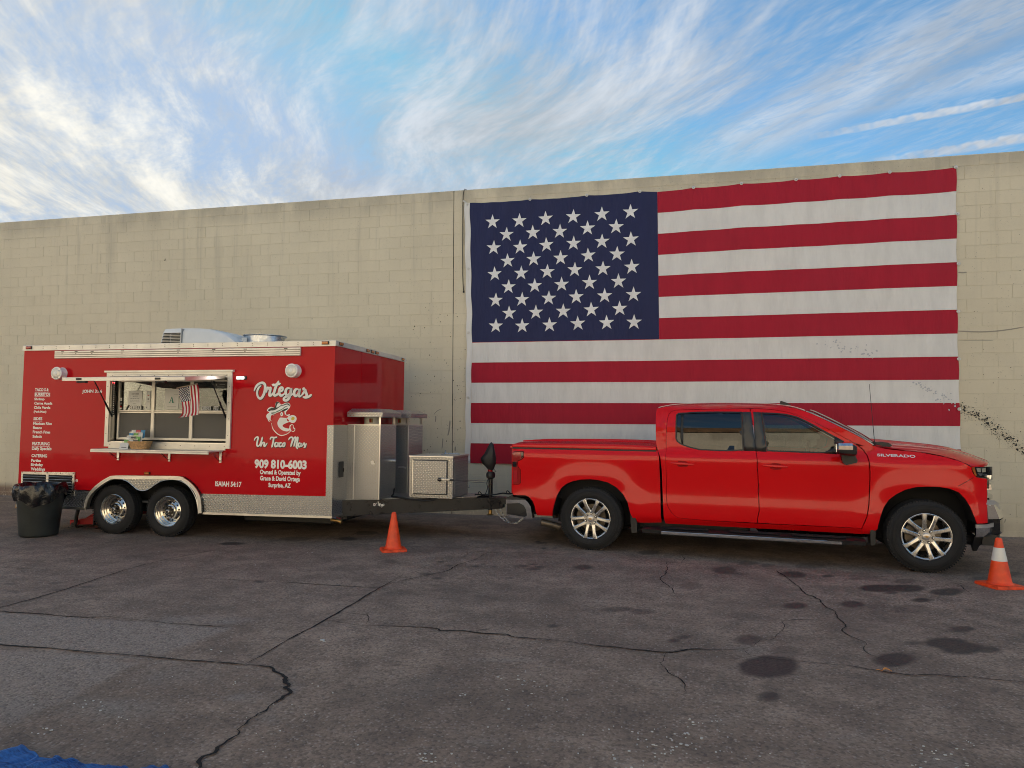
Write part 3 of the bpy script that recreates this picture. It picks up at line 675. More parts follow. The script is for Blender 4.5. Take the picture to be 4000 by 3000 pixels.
def block_geo(L, H, r, dv):
    """one block face: flat front with worn chamfered edges, base sunk in the mortar"""
    g = .0034; c = .0024; yb = .0055
    yf = .0012+r.uniform(-.0009, .0009)
    gl = g*r.choice((.03, .1, .2, .5, .9)); gr = g*r.choice((.03, .1, .2, .3, .5)); gt, gb = g*.5*r.uniform(.5, 1.6), g*.5*r.uniform(.4, 1.3)
    if r.random() < .06: gb *= 2.2
    if r.random() < .06: gl = g*1.6
    x0, x1, z0, z1 = gl, L-gr, gb, H-gt
    vs = [(x0, yb, z0), (x1, yb, z0), (x1, yb, z1), (x0, yb, z1), (x0, yf+c*.6, z0), (x1, yf+c*.6, z0), (x1, yf+c*.6, z1), (x0, yf+c*.6, z1),
          (x0+c, yf, z0+c), (x1-c, yf, z0+c), (x1-c, yf, z1-c), (x0+c, yf, z1-c)]
    fs = [(8, 9, 10, 11)]
    for a in range(4):
        b2 = (a+1) % 4; fs += [(4+a, 4+b2, 8+b2, 8+a), (a, b2, 4+b2, 4+a)]
    return vs, fs
rb = random.Random(21)
variants = []
for k in range(8):
    mv = MB().add(*block_geo(CL, CH, rb, 0)); o = mv.build('block', MATS['painted_block'], None, uv=False, recalc=False); variants.append(o.data); bpy.data.objects.remove(o)
cells = []
CTRL = U0+21.5*CL
for k in range(29):
    z1 = min(ZT-k*CH, 5.738+rb.uniform(-.004, .004)); z0 = max(ZT-(k+1)*CH, -.1)
    offs = .5*(k % 2)
    i0 = int((WX0_-U0)/CL)+1
    for q in range(i0, int((WX1_-U0)/CL)):
        xa = U0+(q-offs)*CL; xb = xa+CL
        spans = [(xa, xb)]
        if xa < CTRL-.01 < xb-.02 and xa < CTRL-.02: spans = [(xa, CTRL-.005), (CTRL+.005, xb)]
        for (a, b) in spans: cells.append((a, b, z0, z1, k))
def shown(a, b, z0, z1):
    x = (a+b)/2; z = (z0+z1)/2
    if x < -13.7 or x > 4.75: return False
    if -3.62 < x < 4.0 and .92 < z < 5.5: return False
    if x < -5.35 and z < 2.75: return False
    if x < -4.45 and z < 2.6: return False
    if -2.2 < x < 4.05 and z < 1.9: return False
    if x > 4.0 and z < .55: return False
    if x < -2.4 and z < .75: return False
    return True
vis = [c for c in cells if shown(*c[:4]) and abs((c[1]-c[0])-CL) < .01 and abs((c[3]-c[2])-CH) < .01]
vis.sort(key=lambda c: ((c[0]+c[1])/2)**2+11.9**2+((c[2]+c[3])/2-1.6)**2)
own = set(vis[:300]); mb = MB()
for c in cells:
    a, b, z0, z1, k = c
    if c in own:
        o = bpy.data.objects.new('block', variants[rb.randrange(8)]); COL.objects.link(o); o.parent = wall; o.location = (a, 0, z0)
    else:
        vs, fs = block_geo(b-a, z1-z0, rb, 0); mb.add([(p[0]+a, p[1], p[2]+z0) for p in vs], fs)
rest = mb.build('blocks', MATS['painted_block'], wall, uv=False, recalc=False); tag(rest, kind='stuff')
# building body behind the wall, sits on the same ground
mb = MB().box(WX0_+.1, WX1_-.1, .26, 24, -.3, 5.3).build('building_body', MATS['mortar'], wall, uv=False)
# control joint sealant
MB().box(CTRL-.005, CTRL+.005, -.0005, .006, 0, 5.73).build('control_joint', MATS['crack_dirt'], wall, uv=False)

# black tar splatter, scuffs and chips on the wall
pmat('tar', (.010, .010, .011), .6)
pmat('chip_brown', (.06, .045, .032), .9)
r_ = random.Random(5)
def blot(mb, x, z, s, asp=1.0, ang=0.0, y=-.0032):
    n = r_.randint(6, 10); pts = []
    for q in range(n):
        a = q*6.283/n; rr = s*r_.uniform(.55, 1.0); u, v = rr*math.cos(a), rr*math.sin(a)*asp
        pts.append((x+u*math.cos(ang)-v*math.sin(ang), z+u*math.sin(ang)+v*math.cos(ang)))
    mb.prism(pts, 1, y, y+.0012)
mb = MB()
path = catmull([(4.061,1.918),(4.134,1.866),(4.226,1.821),(4.337,1.763),(4.427,1.681),(4.518,1.589),(4.608,1.528),(4.697,1.447),(4.787,1.356),(4.899,1.276),(5.017,1.187),(5.158,1.078)], 10)
for (x, z) in path:
    for _ in range(7):
        sp = r_.gauss(0, .05); al = r_.uniform(-.07, .07)
        blot(mb, x+al*.8+sp*.55, z-al*.5+sp, max(.003, abs(r_.gauss(0, .0105)))*math.exp(-abs(sp)*9), r_.uniform(.45, .9), r_.uniform(-.9, .3))
tag(mb.build('tar_splatter', MATS['tar'], wall, uv=False), kind='stuff')
mb = MB()
for _ in range(110):
    x = r_.uniform(-4.75, -3.72); z = 2.9*r_.random()**1.4+.9+r_.gauss(0, .15)
    blot(mb, x, z, r_.uniform(.004, .017), r_.uniform(.35, .8), r_.uniform(0, 3))
for _ in range(26): blot(mb, r_.uniform(-13.4, -11.6), r_.uniform(.2, 2.2), r_.uniform(.006, .018), r_.uniform(1, 2.4), 1.57)
for _ in range(30): blot(mb, r_.uniform(4.1, 4.9), r_.uniform(.2, 5.4), r_.uniform(.004, .013), r_.uniform(.3, .8), r_.uniform(0, 3))
for _ in range(24): blot(mb, r_.uniform(-2.6, -1.9), r_.uniform(.15, .9), r_.uniform(.004, .010), r_.uniform(.4, .9), r_.uniform(0, 3))
for (p, s) in ([(-6.713,3.509)], .02), ([(-9.943,4.756)], .03), ([(-9.93,4.778)], .02): blot(mb, *p[0], s, .4)
tag(mb.build('chip', MATS['chip_brown'], wall, uv=False), kind='stuff')
pmat('scuff', (.36, .32, .25), .8)
for pts, wd in (([(-4.296,1.743),(-4.267,1.78),(-4.218,1.817),(-4.17,1.836)], .010), ([(-4.263,1.716),(-4.262,1.669),(-4.269,1.617)], .016), ([(-3.997,1.635),(-4.003,1.542),(-4.015,1.45),(-4.034,1.377)], .022), ([(-4.127,1.32),(-4.13,1.246),(-4.141,1.145)], .014), ([(-3.894,1.177),(-3.897,1.103)], .02), ([(-3.919,2.022),(-3.899,1.985)], .01),
                ([(4.054,3.057),(4.189,3.046),(4.374,3.038),(4.559,3.046),(4.742,3.067),(4.929,3.1)], .018), ([(4.052,2.918),(4.28,2.908),(4.52,2.905)], .006), ([(4.074,3.948),(4.134,3.942),(4.18,3.945)], .02), ([(4.603,0.1881),(4.628,0.2164),(4.644,0.2545)], .02)):
    mb = MB(); stroke(mb, pts, wd, -.0030); mb.build('scuff_mark', MATS['scuff'], wall, uv=False)

# ---------------------------------------------------------------- building across the lot (seen only in reflections, bounces the low sun)
wall_mat('far_block', (.86, .80, .66, 1), (.72, .66, .52, 1), (.6, .5, .4, 1))
pmat('parapet_brown', (.22, .13, .07), .8, noise=.3, nscale=2)
opp = thing('opposite_building', 'cream block building across the lot with a brown parapet band', 'building', (0, -7.5, 0))
mb = MB().box(-45, 32, -14, 0, -.3, 6.3).build('facade', MATS['far_block'], opp, uv=False)
mb = MB().box(-45.1, 32.1, -14.1, .12, 6.3, 6.9).build('parapet', MATS['parapet_brown'], opp, uv=False)

# ================================================================ FOOD TRAILER
TRL = thing('food_trailer', 'glossy red food trailer with open serving hatch and diamond plate skirt', 'food trailer', (-4.425, 8.43, 0), (0, 0, .0178))
def tp(name, mb, mat, parent=None, smooth=None, uv=True): return mb.build(name, MATS[mat], parent or TRL, smooth, uv)
TLn, TW, ZB, ZR = 4.92, 2.5, .36, 2.655
fo = [(-3.688,0.5168),(-3.606,0.6229),(-3.479,0.7226),(-3.352,0.7924),(-3.249,0.8186),(-2.796,0.8285),(-2.252,0.8351),(-2.127,0.8024),(-2.018,0.7338),(-1.932,0.6434),(-1.887,0.538),(-1.864,0.3541)]
fi = [(-1.908,0.3454),(-1.943,0.5077),(-1.996,0.6129),(-2.082,0.7105),(-2.183,0.765),(-2.3,0.7871),(-2.416,0.779),(-2.515,0.7561),(-2.613,0.7027),(-2.695,0.6496),(-2.762,0.6273),(-2.829,0.6275),(-2.89,0.6439),(-2.96,0.6929),(-3.039,0.7419),(-3.135,0.7686),(-3.247,0.7745),(-3.35,0.7593),(-3.478,0.6931),(-3.579,0.6089),(-3.644,0.5256),(-3.686,0.4725)]
fo = [(-3.735, .36), (-3.72, .43)]+fo; fi = fi+[(-3.70, .43), (-3.705, .36)]
fo_s = catmull(fo, 5); fi_s = catmull(fi, 5)
arch_red = [p for p in fo_s if p[1] > .60]
arch_red = [(min(p[0] for p in arch_red)-.0, .6)]+arch_red+[(max(p[0] for p in arch_red), .6)]
WIN = [(-3.43, 1.275), (-1.553, 1.285), (-1.553, 2.17), (-3.43, 2.19)]
side = [(-TLn, .6)]+arch_red+[(0, .6), (0, 2.61), (-TLn, 2.61)]
tp('side_wall', panel(side, lambda l, h: 0.0, .4, [WIN], .03, .2), 'trailer_red')
tp('side_wall', MB().box(-TLn, 0, TW-.03, TW, .36, 2.61), 'trailer_red')
tp('front_wall', MB().box(-.03, 0.0, .031, TW-.031, .37, 2.61), 'trailer_red')
tp('front_seam', MB().box(.0, .003, .83, .845, 1.55, 2.6), 'trailer_red')
tp('rear_wall', MB().box(-TLn, -TLn+.03, .031, TW-.031, .37, 2.61), 'trailer_red')
tp('roof', MB().box(-TLn+.01, -.01, .01, TW-.01, 2.612, 2.65), 'white_aluminium')
tp('floor', MB().box(-TLn+.04, -.04, .37, TW-.37, .36, .43), 'black_paint')
tp('chassis_rail', MB().box(-TLn+.04, -.04, .55, .62, .26, .355), 'black_paint')
tp('chassis_rail', MB().box(-TLn+.04, -.04, TW-.62, TW-.55, .26, .355), 'black_paint')
# roof edge trim, with screw heads
for (x0, x1, y0, y1) in ((-TLn-.015, .018, -.018, .01), (-TLn-.015, .018, TW-.01, TW+.018), (-.01, .018, .01, TW-.01), (-TLn-.015, -TLn+.01, .01, TW-.01)):
    tp('roof_trim', MB().box(x0, x1, y0, y1, 2.592, 2.662, .004), 'white_aluminium')
tp('trim_lip', MB().box(-TLn-.018, .021, -.024, -.0185, 2.585, 2.60), 'white_aluminium')
for k in range(22):
    for z in (2.613, 2.638):
        tp('screw', MB().cyl((-TLn+.12+k*.225, -.019, z), (-TLn+.12+k*.225, -.0215, z), .0055, 8), 'brake')
# awning rail
rl = tp('awning_rail', MB().box(-4.365, -.482, -.03, -.001, 2.466, 2.575, .004), 'white_aluminium')
for z in (2.485, 2.512, 2.54): tp('rail_groove', MB().box(-4.363, -.484, -.0325, -.0301, z, z+.008), 'brake', rl)
for k, l in enumerate((-4.25, -4.02, -3.75, -3.25, -2.35, -1.8, -1.32, -.72)):
    tp('rivet_row', MB().box(l, l+.05, -.0325, -.0301, 2.556, 2.566).box(l+.01, l+.03, -.0325, -.0301, 2.527, 2.534), 'black_paint', rl)
# skirt of diamond plate
tp('skirt_plate', MB().prism([(-TLn, .36), (-3.735, .36), (-3.72, .43), (-3.69, .52), (-3.64, .588), (-TLn, .588)], 1, -.008, .03), 'diamond_plate')
tp('skirt_plate', MB().prism([(-1.862, .362), (-.078, .378), (-.078, .628), (-1.925, .606), (-1.89, .54), (-1.866, .45)], 1, -.008, .03), 'diamond_plate')
tp('skirt_trim', MB().box(-TLn, -3.73, -.02, .012, .325, .362, .003), 'aluminium')
tp('skirt_trim', MB().prism([(-1.866, .333), (.008, .35), (.008, .378), (-1.866, .361)], 1, -.02, .012), 'aluminium')
tp('corner_plate', MB().box(-.079, .012, -.012, .0, .379, 1.551, .003), 'diamond_plate')
tp('front_plate', MB().box(.0005, .014, -.011, TW, .379, 1.551), 'diamond_plate')
tp('corner_trim', MB().box(.0005, .02, -.02, TW, .352, .379), 'aluminium')
mb = MB().box(.0145, .026, .155, .285, .86, 1.07, .006); dr = tp('access_door', mb, 'black_plastic'); tp('latch', MB().box(.026, .034, .262, .275, .93, .98), 'black_gloss', dr)
# fender
def ribbon2(path, d0, d1, y0, y1):
    n = len(path); vs = []; fs = []
    for i in range(n):
        a = path[max(0, i-1)]; b = path[min(n-1, i+1)]; dx, dz = b[0]-a[0], b[1]-a[1]; L = math.hypot(dx, dz) or 1; nx, nz = dz/L, -dx/L
        for (d, y) in ((d0, y0), (d1, y0), (d1, y1), (d0, y1)): vs.append((path[i][0]+nx*d, y, path[i][1]+nz*d))
    for i in range(n-1):
        for q in range(4): fs.append((4*i+q, 4*i+(q+1) % 4, 4*i+4+(q+1) % 4, 4*i+4+q))
    return MB().add(vs, fs+[(0, 1, 2, 3), (4*n-4, 4*n-3, 4*n-2, 4*n-1)])
top_ = [p for p in fo_s if -3.28 < p[0] < -2.22 and p[1] > .8]
low_ = [p for p in fi_s if -3.28 < p[0] < -2.22 and p[1] > .6]
V_, T_ = tri_poly(top_+low_)
fp = MB().add([(p[0], -.049, p[1]) for p in V_], T_); fp = tp('fender_plate', fp, 'diamond_plate')
tp('fender_trim', ribbon2(fo_s, 0, .047, -.060, .0), 'aluminium', fp)
for d in (.014, .03):
    tp('fender_bead', ribbon2(fo_s, d-.003, d+.003, -.0645, -.0601), 'white_aluminium', fp)
tp('fender_edge', MB().tube([(p[0], -.05, p[1]) for p in fi_s], .006, 6), 'aluminium', fp)
ww = MB(); lo = fo_s
n = len(lo); ww.add([(p[0], y, p[1]) for p in lo for y in (-.045, .36)], [(2*i, 2*i+1, 2*i+3, 2*i+2) for i in range(n-1)])
ww.add([(p[0], .36, p[1]) for p in lo], [tuple(range(n))]); tp('wheel_well', ww, 'dark')
# wheels
def trailer_wheel(l, yo, s):
    """s=+1 faces the camera side (-y)"""
    R = .345; h = .34
    def L(prof, n=40): return [(r, yo+y*s) for (r, y) in prof]
    rim = MB().lathe(L([(.208, .004), (.212, .0), (.205, -.004), (.200, .004), (.198, .02), (.186, .026), (.184, .045), (.172, .052), (.170, .075), (.150, .088), (.142, .080), (.105, .072), (.092, .060), (.088, .048), (.074, .040), (.070, .05), (.070, .14)]), 44, 1, (l, 0, h))
    wh = tp('wheel', rim, 'wheel_chrome', smooth=35)
    ty = MB().lathe(L([(.200, .03), (.206, .006), (.222, -.010), (.250, -.020), (.282, -.020), (.310, -.010), (.322, .004), (.332, .006), (.340, .016), (R, .034), (R, .060), (.336, .062), (.336, .068), (R, .070), (R, .108), (.336, .110), (.336, .116), (R, .118), (R, .150), (.340, .172), (.31, .19), (.25, .20), (.2, .18)]), 56, 1, (l, 0, h))
    tp('tyre', ty, 'rubber', wh, smooth=40)
    lug = MB()
    for k in range(64):
        a = 2*math.pi*k/64; M = Matrix.Translation((l, yo+.012*s, h)) @ Matrix.Rotation(a, 4, 'Y')
        lug.box(-.008, .008, -.014, .02, R-.014, R+.001, M=M)
    tag(tp('tread_lug', lug, 'rubber', wh), kind='stuff')
    for k in range(12):
        a = 2*math.pi*k/12+.2; c = (l+.124*math.cos(a), h+.124*math.sin(a))
        tp('vent_hole', MB().cyl((c[0], yo+.0795*s-.006*s, c[1]), (c[0], yo+.10*s, c[1]), .0125, 14), 'dark', wh)
    hub = MB().lathe([(.0, yo-.012*s), (.022, yo-.012*s), (.030, yo-.006*s), (.032, yo+.04*s), (.034, yo+.10*s)], 20, 1, (l, 0, h)); hb = tp('grease_cap', hub, 'steel', wh, smooth=35)
    tp('cap_plug', MB().lathe([(0, yo-.014*s), (.017, yo-.0135*s), (.017, yo-.011*s)], 16, 1, (l, 0, h)), 'black_plastic', wh)
    for k in range(6):
        a = 2*math.pi*k/6; c = (l+.054*math.cos(a), h+.054*math.sin(a)); tp('lug_nut', MB().cyl((c[0], yo+.06*s, c[1]), (c[0], yo+.10*s, c[1]), .011, 6), 'steel', wh)
    tp('hub_disc', MB().lathe([(0, yo+.10*s), (.072, yo+.10*s)], 20, 1, (l, 0, h)), 'brake', wh)
for l in (-3.325, -2.455):
    trailer_wheel(l, .035, 1); trailer_wheel(l, TW-.035, -1)
    tp('axle', MB().cyl((l, .25, .34), (l, TW-.25, .34), .035, 10), 'black_paint')
# louvred vent
lv = tp('louvre_vent', MB().prism([(-4.848, .512), (-3.940, .515), (-3.941, .846), (-4.848, .834)], 1, -.022, -.001), 'steel')
for c0, c1 in ((-4.815, -4.42), (-4.375, -3.975)):
    tp('vent_opening', MB().box(c0, c1, -.0235, -.0221, .535, .80), 'dark', lv)
    for k in range(7):
        z = .545+k*.0375
        M = Matrix.Translation(((c0+c1)/2, -.030, z)) @ Matrix.Rotation(-.6, 4, 'X')
        tp('slat', MB().box(-(c1-c0)/2, (c1-c0)/2, -.012, .012, -.0015, .0015, M=M), 'aluminium', lv)
for l in (-4.83, -4.61, -4.4, -4.18, -3.96): tp('screw', MB().cyl((l, -.022, .828), (l, -.026, .828), .007, 8), 'brake', lv)
# side marker lights
for l, m in ((-4.82, 'marker_red'), (-.13, 'amber')):
    b = tp('marker_light', MB().box(l-.05, l+.05, -.026, -.019, 2.606, 2.65), 'black_plastic'); tp('lens', MB().box(l-.045, l+.045, -.042, -.026, 2.61, 2.646, .008), m, b)
b = tp('marker_light', MB().box(-2.81, -2.72, -.012, 0, .842, .878), 'black_plastic'); tp('lens', MB().box(-2.805, -2.725, -.03, -.012, .845, .875, .008), 'amber', b)
for wv in (.13, .99, 1.15, 1.31, 2.37):
    b = tp('marker_light', MB().box(.019, .024, wv-.05, wv+.05, 2.606, 2.65), 'black_plastic'); tp('lens', MB().box(.024, .04, wv-.045, wv+.045, 2.61, 2.646, .008), 'amber', b)
lt = tp('porch_light', MB().box(-1.425, -1.275, -.018, 0, 2.150, 2.198, .006), 'black_plastic')
tp('lamp_lens', MB().box(-1.418, -1.308, -.026, -.018, 2.158, 2.190, .006), 'led_white', lt)
# loudspeakers
for l, h in ((-4.245, 2.247), (-.565, 2.262)):
    sp = tp('loudspeaker', MB().lathe([(.092, -.001), (.082, -.03), (.078, -.075), (.088, -.085), (.092, -.098), (.086, -.106), (.0, -.106)], 32, 1, (l, 0, h)), 'vinyl_white', smooth=35)
    tp('grille', MB().lathe([(.074, -.1065), (.07, -.110), (.03, -.113), (.0, -.113)], 32, 1, (l, 0, h)), 'white_aluminium', sp, 60)
    tp('tweeter', MB().lathe([(.026, -.113), (.024, -.118), (.012, -.1205), (0, -.121)], 20, 1, (l, 0, h)), 'vinyl_white', sp, 40)
    for k in range(4):
        a = .8+k*math.pi/2; tp('clip', MB().box(-.012, .012, -.110, -.1062, -.006, .006, M=Matrix.Translation((l+.080*math.cos(a), 0, h+.080*math.sin(a)))), 'steel', sp)

# ---------------------------------------------------------------- serving window
X0, X1, Z0, Z1 = -3.466, -1.487, 1.220, 2.256
wf = tp('window_frame', MB().prism([(X0, Z0), (X0+.058, Z0+.06), (X0+.058, Z1-.075), (X0, Z1)], 1, -.03, -.001), 'white_aluminium')
tp('frame_rail', MB().prism([(X1, Z0), (X1-.062, Z0+.06), (X1-.062, Z1-.075), (X1, Z1)], 1, -.03, -.001), 'white_aluminium', wf)
tp('frame_rail', MB().prism([(X0, Z0), (X1, Z0), (X1-.062, Z0+.06), (X0+.058, Z0+.06)], 1, -.0305, -.0005), 'white_aluminium', wf)
tp('frame_rail', MB().prism([(X0, Z1), (X1, Z1), (X1-.062, Z1-.075), (X0+.058, Z1-.075)], 1, -.0305, -.0005), 'white_aluminium', wf)
tp('drip_cap', MB().prism([(-.001, Z1+.002), (-.05, Z1+.002), (-.05, Z1+.026), (-.001, Z1+.03)], 0, X0-.025, X1+.025), 'white_aluminium', wf)
for z in (Z1-.035, Z1-.055): tp('frame_groove', MB().box(X0+.06, X1-.06, -.032, -.0306, z, z+.004), 'brake', wf)
for k in range(9): tp('screw', MB().cyl((X0+.1+k*.225, -.0306, Z1-.045), (X0+.1+k*.225, -.034, Z1-.045), .005, 8), 'brake', wf)
for k in range(9): tp('screw', MB().cyl((X0+.1+k*.225, -.0306, Z0+.03), (X0+.1+k*.225, -.034, Z0+.03), .005, 8), 'brake', wf)
for k in range(4):
    for x in (X0+.028, X1-.03): tp('screw', MB().cyl((x, -.0301, Z0+.18+k*.22), (x, -.034, Z0+.18+k*.22), .005, 8), 'brake', wf)
I0, I1, J0, J1 = X0+.058, X1-.062, Z0+.06, Z1-.075
for a in ((I0, I0+.012, -.001, .13, J0, J1), (I1-.012, I1, -.001, .13, J0, J1), (I0+.012, I1-.012, -.001, .13, J0, J0+.012), (I0+.012, I1-.012, -.001, .13, J1-.012, J1)): tp('jamb', MB().box(*a), 'aluminium', wf)
tp('black_gasket', MB().box(I0+.012, I1-.012, .085, .09, J0+.014, J0+.026), 'black_plastic', wf)
# window unit set back in the opening: three bays, sliding upper panes over insect screens
Yw = .10; A0, A1, B0, B1 = I0+.035, I1-.015, J0+.035, J1-.02; MID = 1.712
for m0, m1 in ((A0, A0+.028), (-2.822, -2.772), (-2.21, -2.158), (A1-.028, A1)): tp('mullion', MB().box(m0, m1, Yw-.012, Yw+.02, B0, B1, .004), 'white_aluminium', wf)
bays = [(A0+.028, -2.822), (-2.772, -2.21), (-2.158, A1-.028)]
pmat('insect_screen', (.115, .11, .10), .6, noise=.1, nscale=2)
for (a, b) in bays:
    tp('meeting_rail', MB().box(a, b, Yw-.016, Yw+.01, MID-.022, MID+.022, .004), 'white_aluminium', wf)
    tp('rail_shadow_gap', MB().box(a, b, Yw-.0175, Yw-.0161, MID-.004, MID+.003), 'brake', wf)
    tp('bottom_rail', MB().box(a, b, Yw-.010, Yw+.02, B0, B0+.035, .004), 'white_aluminium', wf)
    tp('top_rail', MB().box(a, b, Yw-.010, Yw+.02, B1-.03, B1, .004), 'white_aluminium', wf)
    tp('pane', MB().box(a, b, Yw+.004, Yw+.008, MID+.022, B1-.03), 'clear_glass', wf)
    tp('screen', MB().box(a, b, Yw+.012, Yw+.014, B0+.035, MID-.022), 'insect_screen', wf)
pmat('hood_grey', (.13, .13, .125), .5, noise=.15); pmat('lining_grey', (.10, .10, .10), .6, noise=.1)
# kitchen seen dimly through the panes
tp('inner_lining', MB().box(-4.6, -.3, 1.5, 1.52, .45, 2.58).box(-4.6, -.3, .2, 1.5, .43, .45).box(-4.6, -.3, .2, 1.5, 2.57, 2.59).box(-4.6, -4.58, .2, 1.5, .45, 2.57).box(-.32, -.3, .2, 1.5, .45, 2.57), 'lining_grey')
tp('extractor_hood', MB().prism([(1.0, 1.95), (1.0, 2.12), (1.25, 2.4), (1.5, 2.4), (1.5, 1.95)], 0, -2.9, -.6), 'hood_grey')
tp('hanging_shelf', MB().box(-4.3, -2.7, .8, 1.1, 2.03, 2.06).box(-4.3, -1.5, .55, .8, 1.76, 1.78), 'interior_grey')
tp('counter', MB().box(-4.4, -.6, .95, 1.5, 1.28, 1.32, .005), 'hood_grey')
# papers and signs stuck inside the glass
yg = Yw+.0025
def sheet(p4, mat, name, y=yg): return tp(name, MB().prism([tuple(q) for q in p4], 1, y-.0012, y), mat)
pmat('ink_grey', (.12, .12, .12), .7); pmat('grade_green', (.05, .22, .17), .7); pmat('sign_dark', (.02, .022, .025), .4)
s1 = sheet([(-3.206,2.005),(-2.986,2.005),(-2.99,1.803),(-3.21,1.802)], 'paper', 'notice_sheet')
for (tx, r0, r1) in (('CUSTOMER', [(-3.158,1.952)][0], [(-3.037,1.972)][0]), ('NOTICE', [(-3.135,1.917)][0], [(-3.059,1.937)][0])):
    text_part(tx, MATS['ink_grey'], s1, r0[0], r1[0], r0[1], r1[1], yg-.002)
for (xa, xb, yy) in ((865, 1135, 998), (862, 1135, 1050), (850, 1155, 1105), (935, 1045, 1160)):
    pass
for k, (a, b) in enumerate(zip([(-3.174,1.895),(-3.175,1.871),(-3.18,1.846),(-3.134,1.821)], [(-3.031,1.9),(-3.03,1.876),(-3.018,1.851),(-3.075,1.826)])):
    mb = MB(); x = a[0]; rr = random.Random(k)
    while x < b[0]-.004:
        wl = rr.uniform(.012, .035); mb.prism([(x, a[1]), (min(x+wl, b[0]), a[1]), (min(x+wl, b[0]), b[1]), (x, b[1])], 1, yg-.0022, yg-.0014); x += wl+.006
    tag(tp('small_print', mb, 'ink_grey', s1), kind='stuff')
s2 = sheet([(-2.911,2.004),(-2.851,2.004),(-2.853,1.747),(-2.918,1.746)], 'paper', 'sticker_strip')
for k, (q, mt) in enumerate((((1395, 885, 1450, 915), 'marker_red'), ((1395, 1000, 1440, 1040), 'ink_grey'), ((1390, 1080, 1450, 1095), 'ink_grey'), ((1350, 1270, 1375, 1300), 'ink_grey'))): pass
for p, q, mt in zip([(-2.895,1.934),(-2.893,1.879),(-2.896,1.846),(-2.91,1.76)], [(-2.869,1.95),(-2.871,1.899),(-2.857,1.852),(-2.897,1.774)], ('marker_red', 'ink_grey', 'ink_grey', 'ink_grey')):
    tp('sticker_mark', MB().prism([p, (q[0], p[1]), q, (p[0], q[1])], 1, yg-.002, yg-.0013), mt, s2)
s3 = sheet([(-2.616,2.032),(-2.393,2.031),(-2.394,1.754),(-2.617,1.753)], 'paper', 'grade_card')
a, b = [(-2.55,1.835),(-2.461,1.923)]
mb = MB(); wA = b[0]-a[0]; hA = b[1]-a[1]; cxA = a[0]+wA*.5
P_ = lambda u, v: (a[0]+u*wA, a[1]+v*hA)
mb.prism([P_(.08, 0), P_(.22, 0), P_(.55, .98), P_(.48, 1.0)], 1, yg-.003, yg-.0014)
mb.prism([P_(.64, 0), P_(.90, 0), P_(.57, 1.0), P_(.45, .95)], 1, yg-.0032, yg-.0016)
mb.prism([P_(.25, .30), P_(.72, .30), P_(.70, .38), P_(.28, .38)], 1, yg-.0034, yg-.0018)
mb.prism([P_(-.02, 0), P_(.32, 0), P_(.32, .05), P_(-.02, .05)], 1, yg-.0036, yg-.002); mb.prism([P_(.56, 0), P_(1.02, 0), P_(1.02, .05), P_(.56, .05)], 1, yg-.0038, yg-.0022)
tp('grade_letter', mb, 'grade_green', s3)
for (q0, q1) in zip([(-2.472,1.948),(-2.574,1.784)], [(-2.405,1.952),(-2.429,1.788)]): tp('small_print', MB().prism([q0, (q1[0], q0[1]), q1, (q0[0], q1[1])], 1, yg-.002, yg-.0013), 'interior_grey', s3)
def tiles(word, p0, p1, mat='paper'):
    n = len(word); wl = (p1[0]-p0[0])/n
    for k, chh in enumerate(word):
        if chh == ' ': continue
        x = p0[0]+k*wl
        tl = tp('letter_tile', MB().prism([(x+.002, p0[1]), (x+wl-.002, p0[1]), (x+wl-.002, p1[1]), (x+.002, p1[1])], 1, Yw-.0185, Yw-.017), mat)
        g = .25 if chh != 'I' else .42
        text_part(chh, MATS['vinyl_black'], tl, x+wl*g, x+wl*(1-g), p0[1]+.008, p1[1]-.008, Yw-.0192, bold=.03)
tiles('ORDER', [(-3.171,1.74)][0], [(-2.98,1.796)][0]); tiles('PICK UP', [(-2.016,1.736)][0], [(-1.752,1.793)][0])
s4 = sheet([(-1.833,2.118),(-1.645,2.117),(-1.654,2.037),(-1.835,2.038)], 'sign_dark', 'dark_placard')
for (q0, q1) in zip([(-1.816,2.078),(-1.759,2.089),(-1.798,2.055)], [(-1.799,2.095),(-1.674,2.094),(-1.683,2.062)]): tp('placard_print', MB().prism([q0, (q1[0], q0[1]), q1, (q0[0], q1[1])], 1, yg-.002, yg-.0013), 'interior_grey', s4)
# red LED strip on the left jamb
ls = tp('led_strip', MB().box(I0+.02, I0+.04, .02, .04, 1.66, 2.13), 'black_paint')
for k in range(16): tp('led', MB().box(I0+.022, I0+.038, .0165, .0199, 1.675+k*.029, 1.685+k*.029), 'led_red' if k > 14 else 'vinyl_white', ls)
# small stack of stickers in the left pane
sk = sheet([(-3.362,1.91),(-3.32,1.91),(-3.32,1.742),(-3.36,1.742)], 'sign_dark', 'card_logo_strip')
for k, (p, mt) in enumerate(zip([(-3.359,1.892),(-3.358,1.869),(-3.358,1.823),(-3.358,1.781),(-3.358,1.753)], ('vinyl_white', 'vinyl_white', 'interior_grey', 'marker_red', 'vinyl_white'))): tp('sticker_mark', MB().box(p[0], p[0]+.045, yg-.002, yg-.0014, p[1]-.008, p[1]+.014), mt, sk)
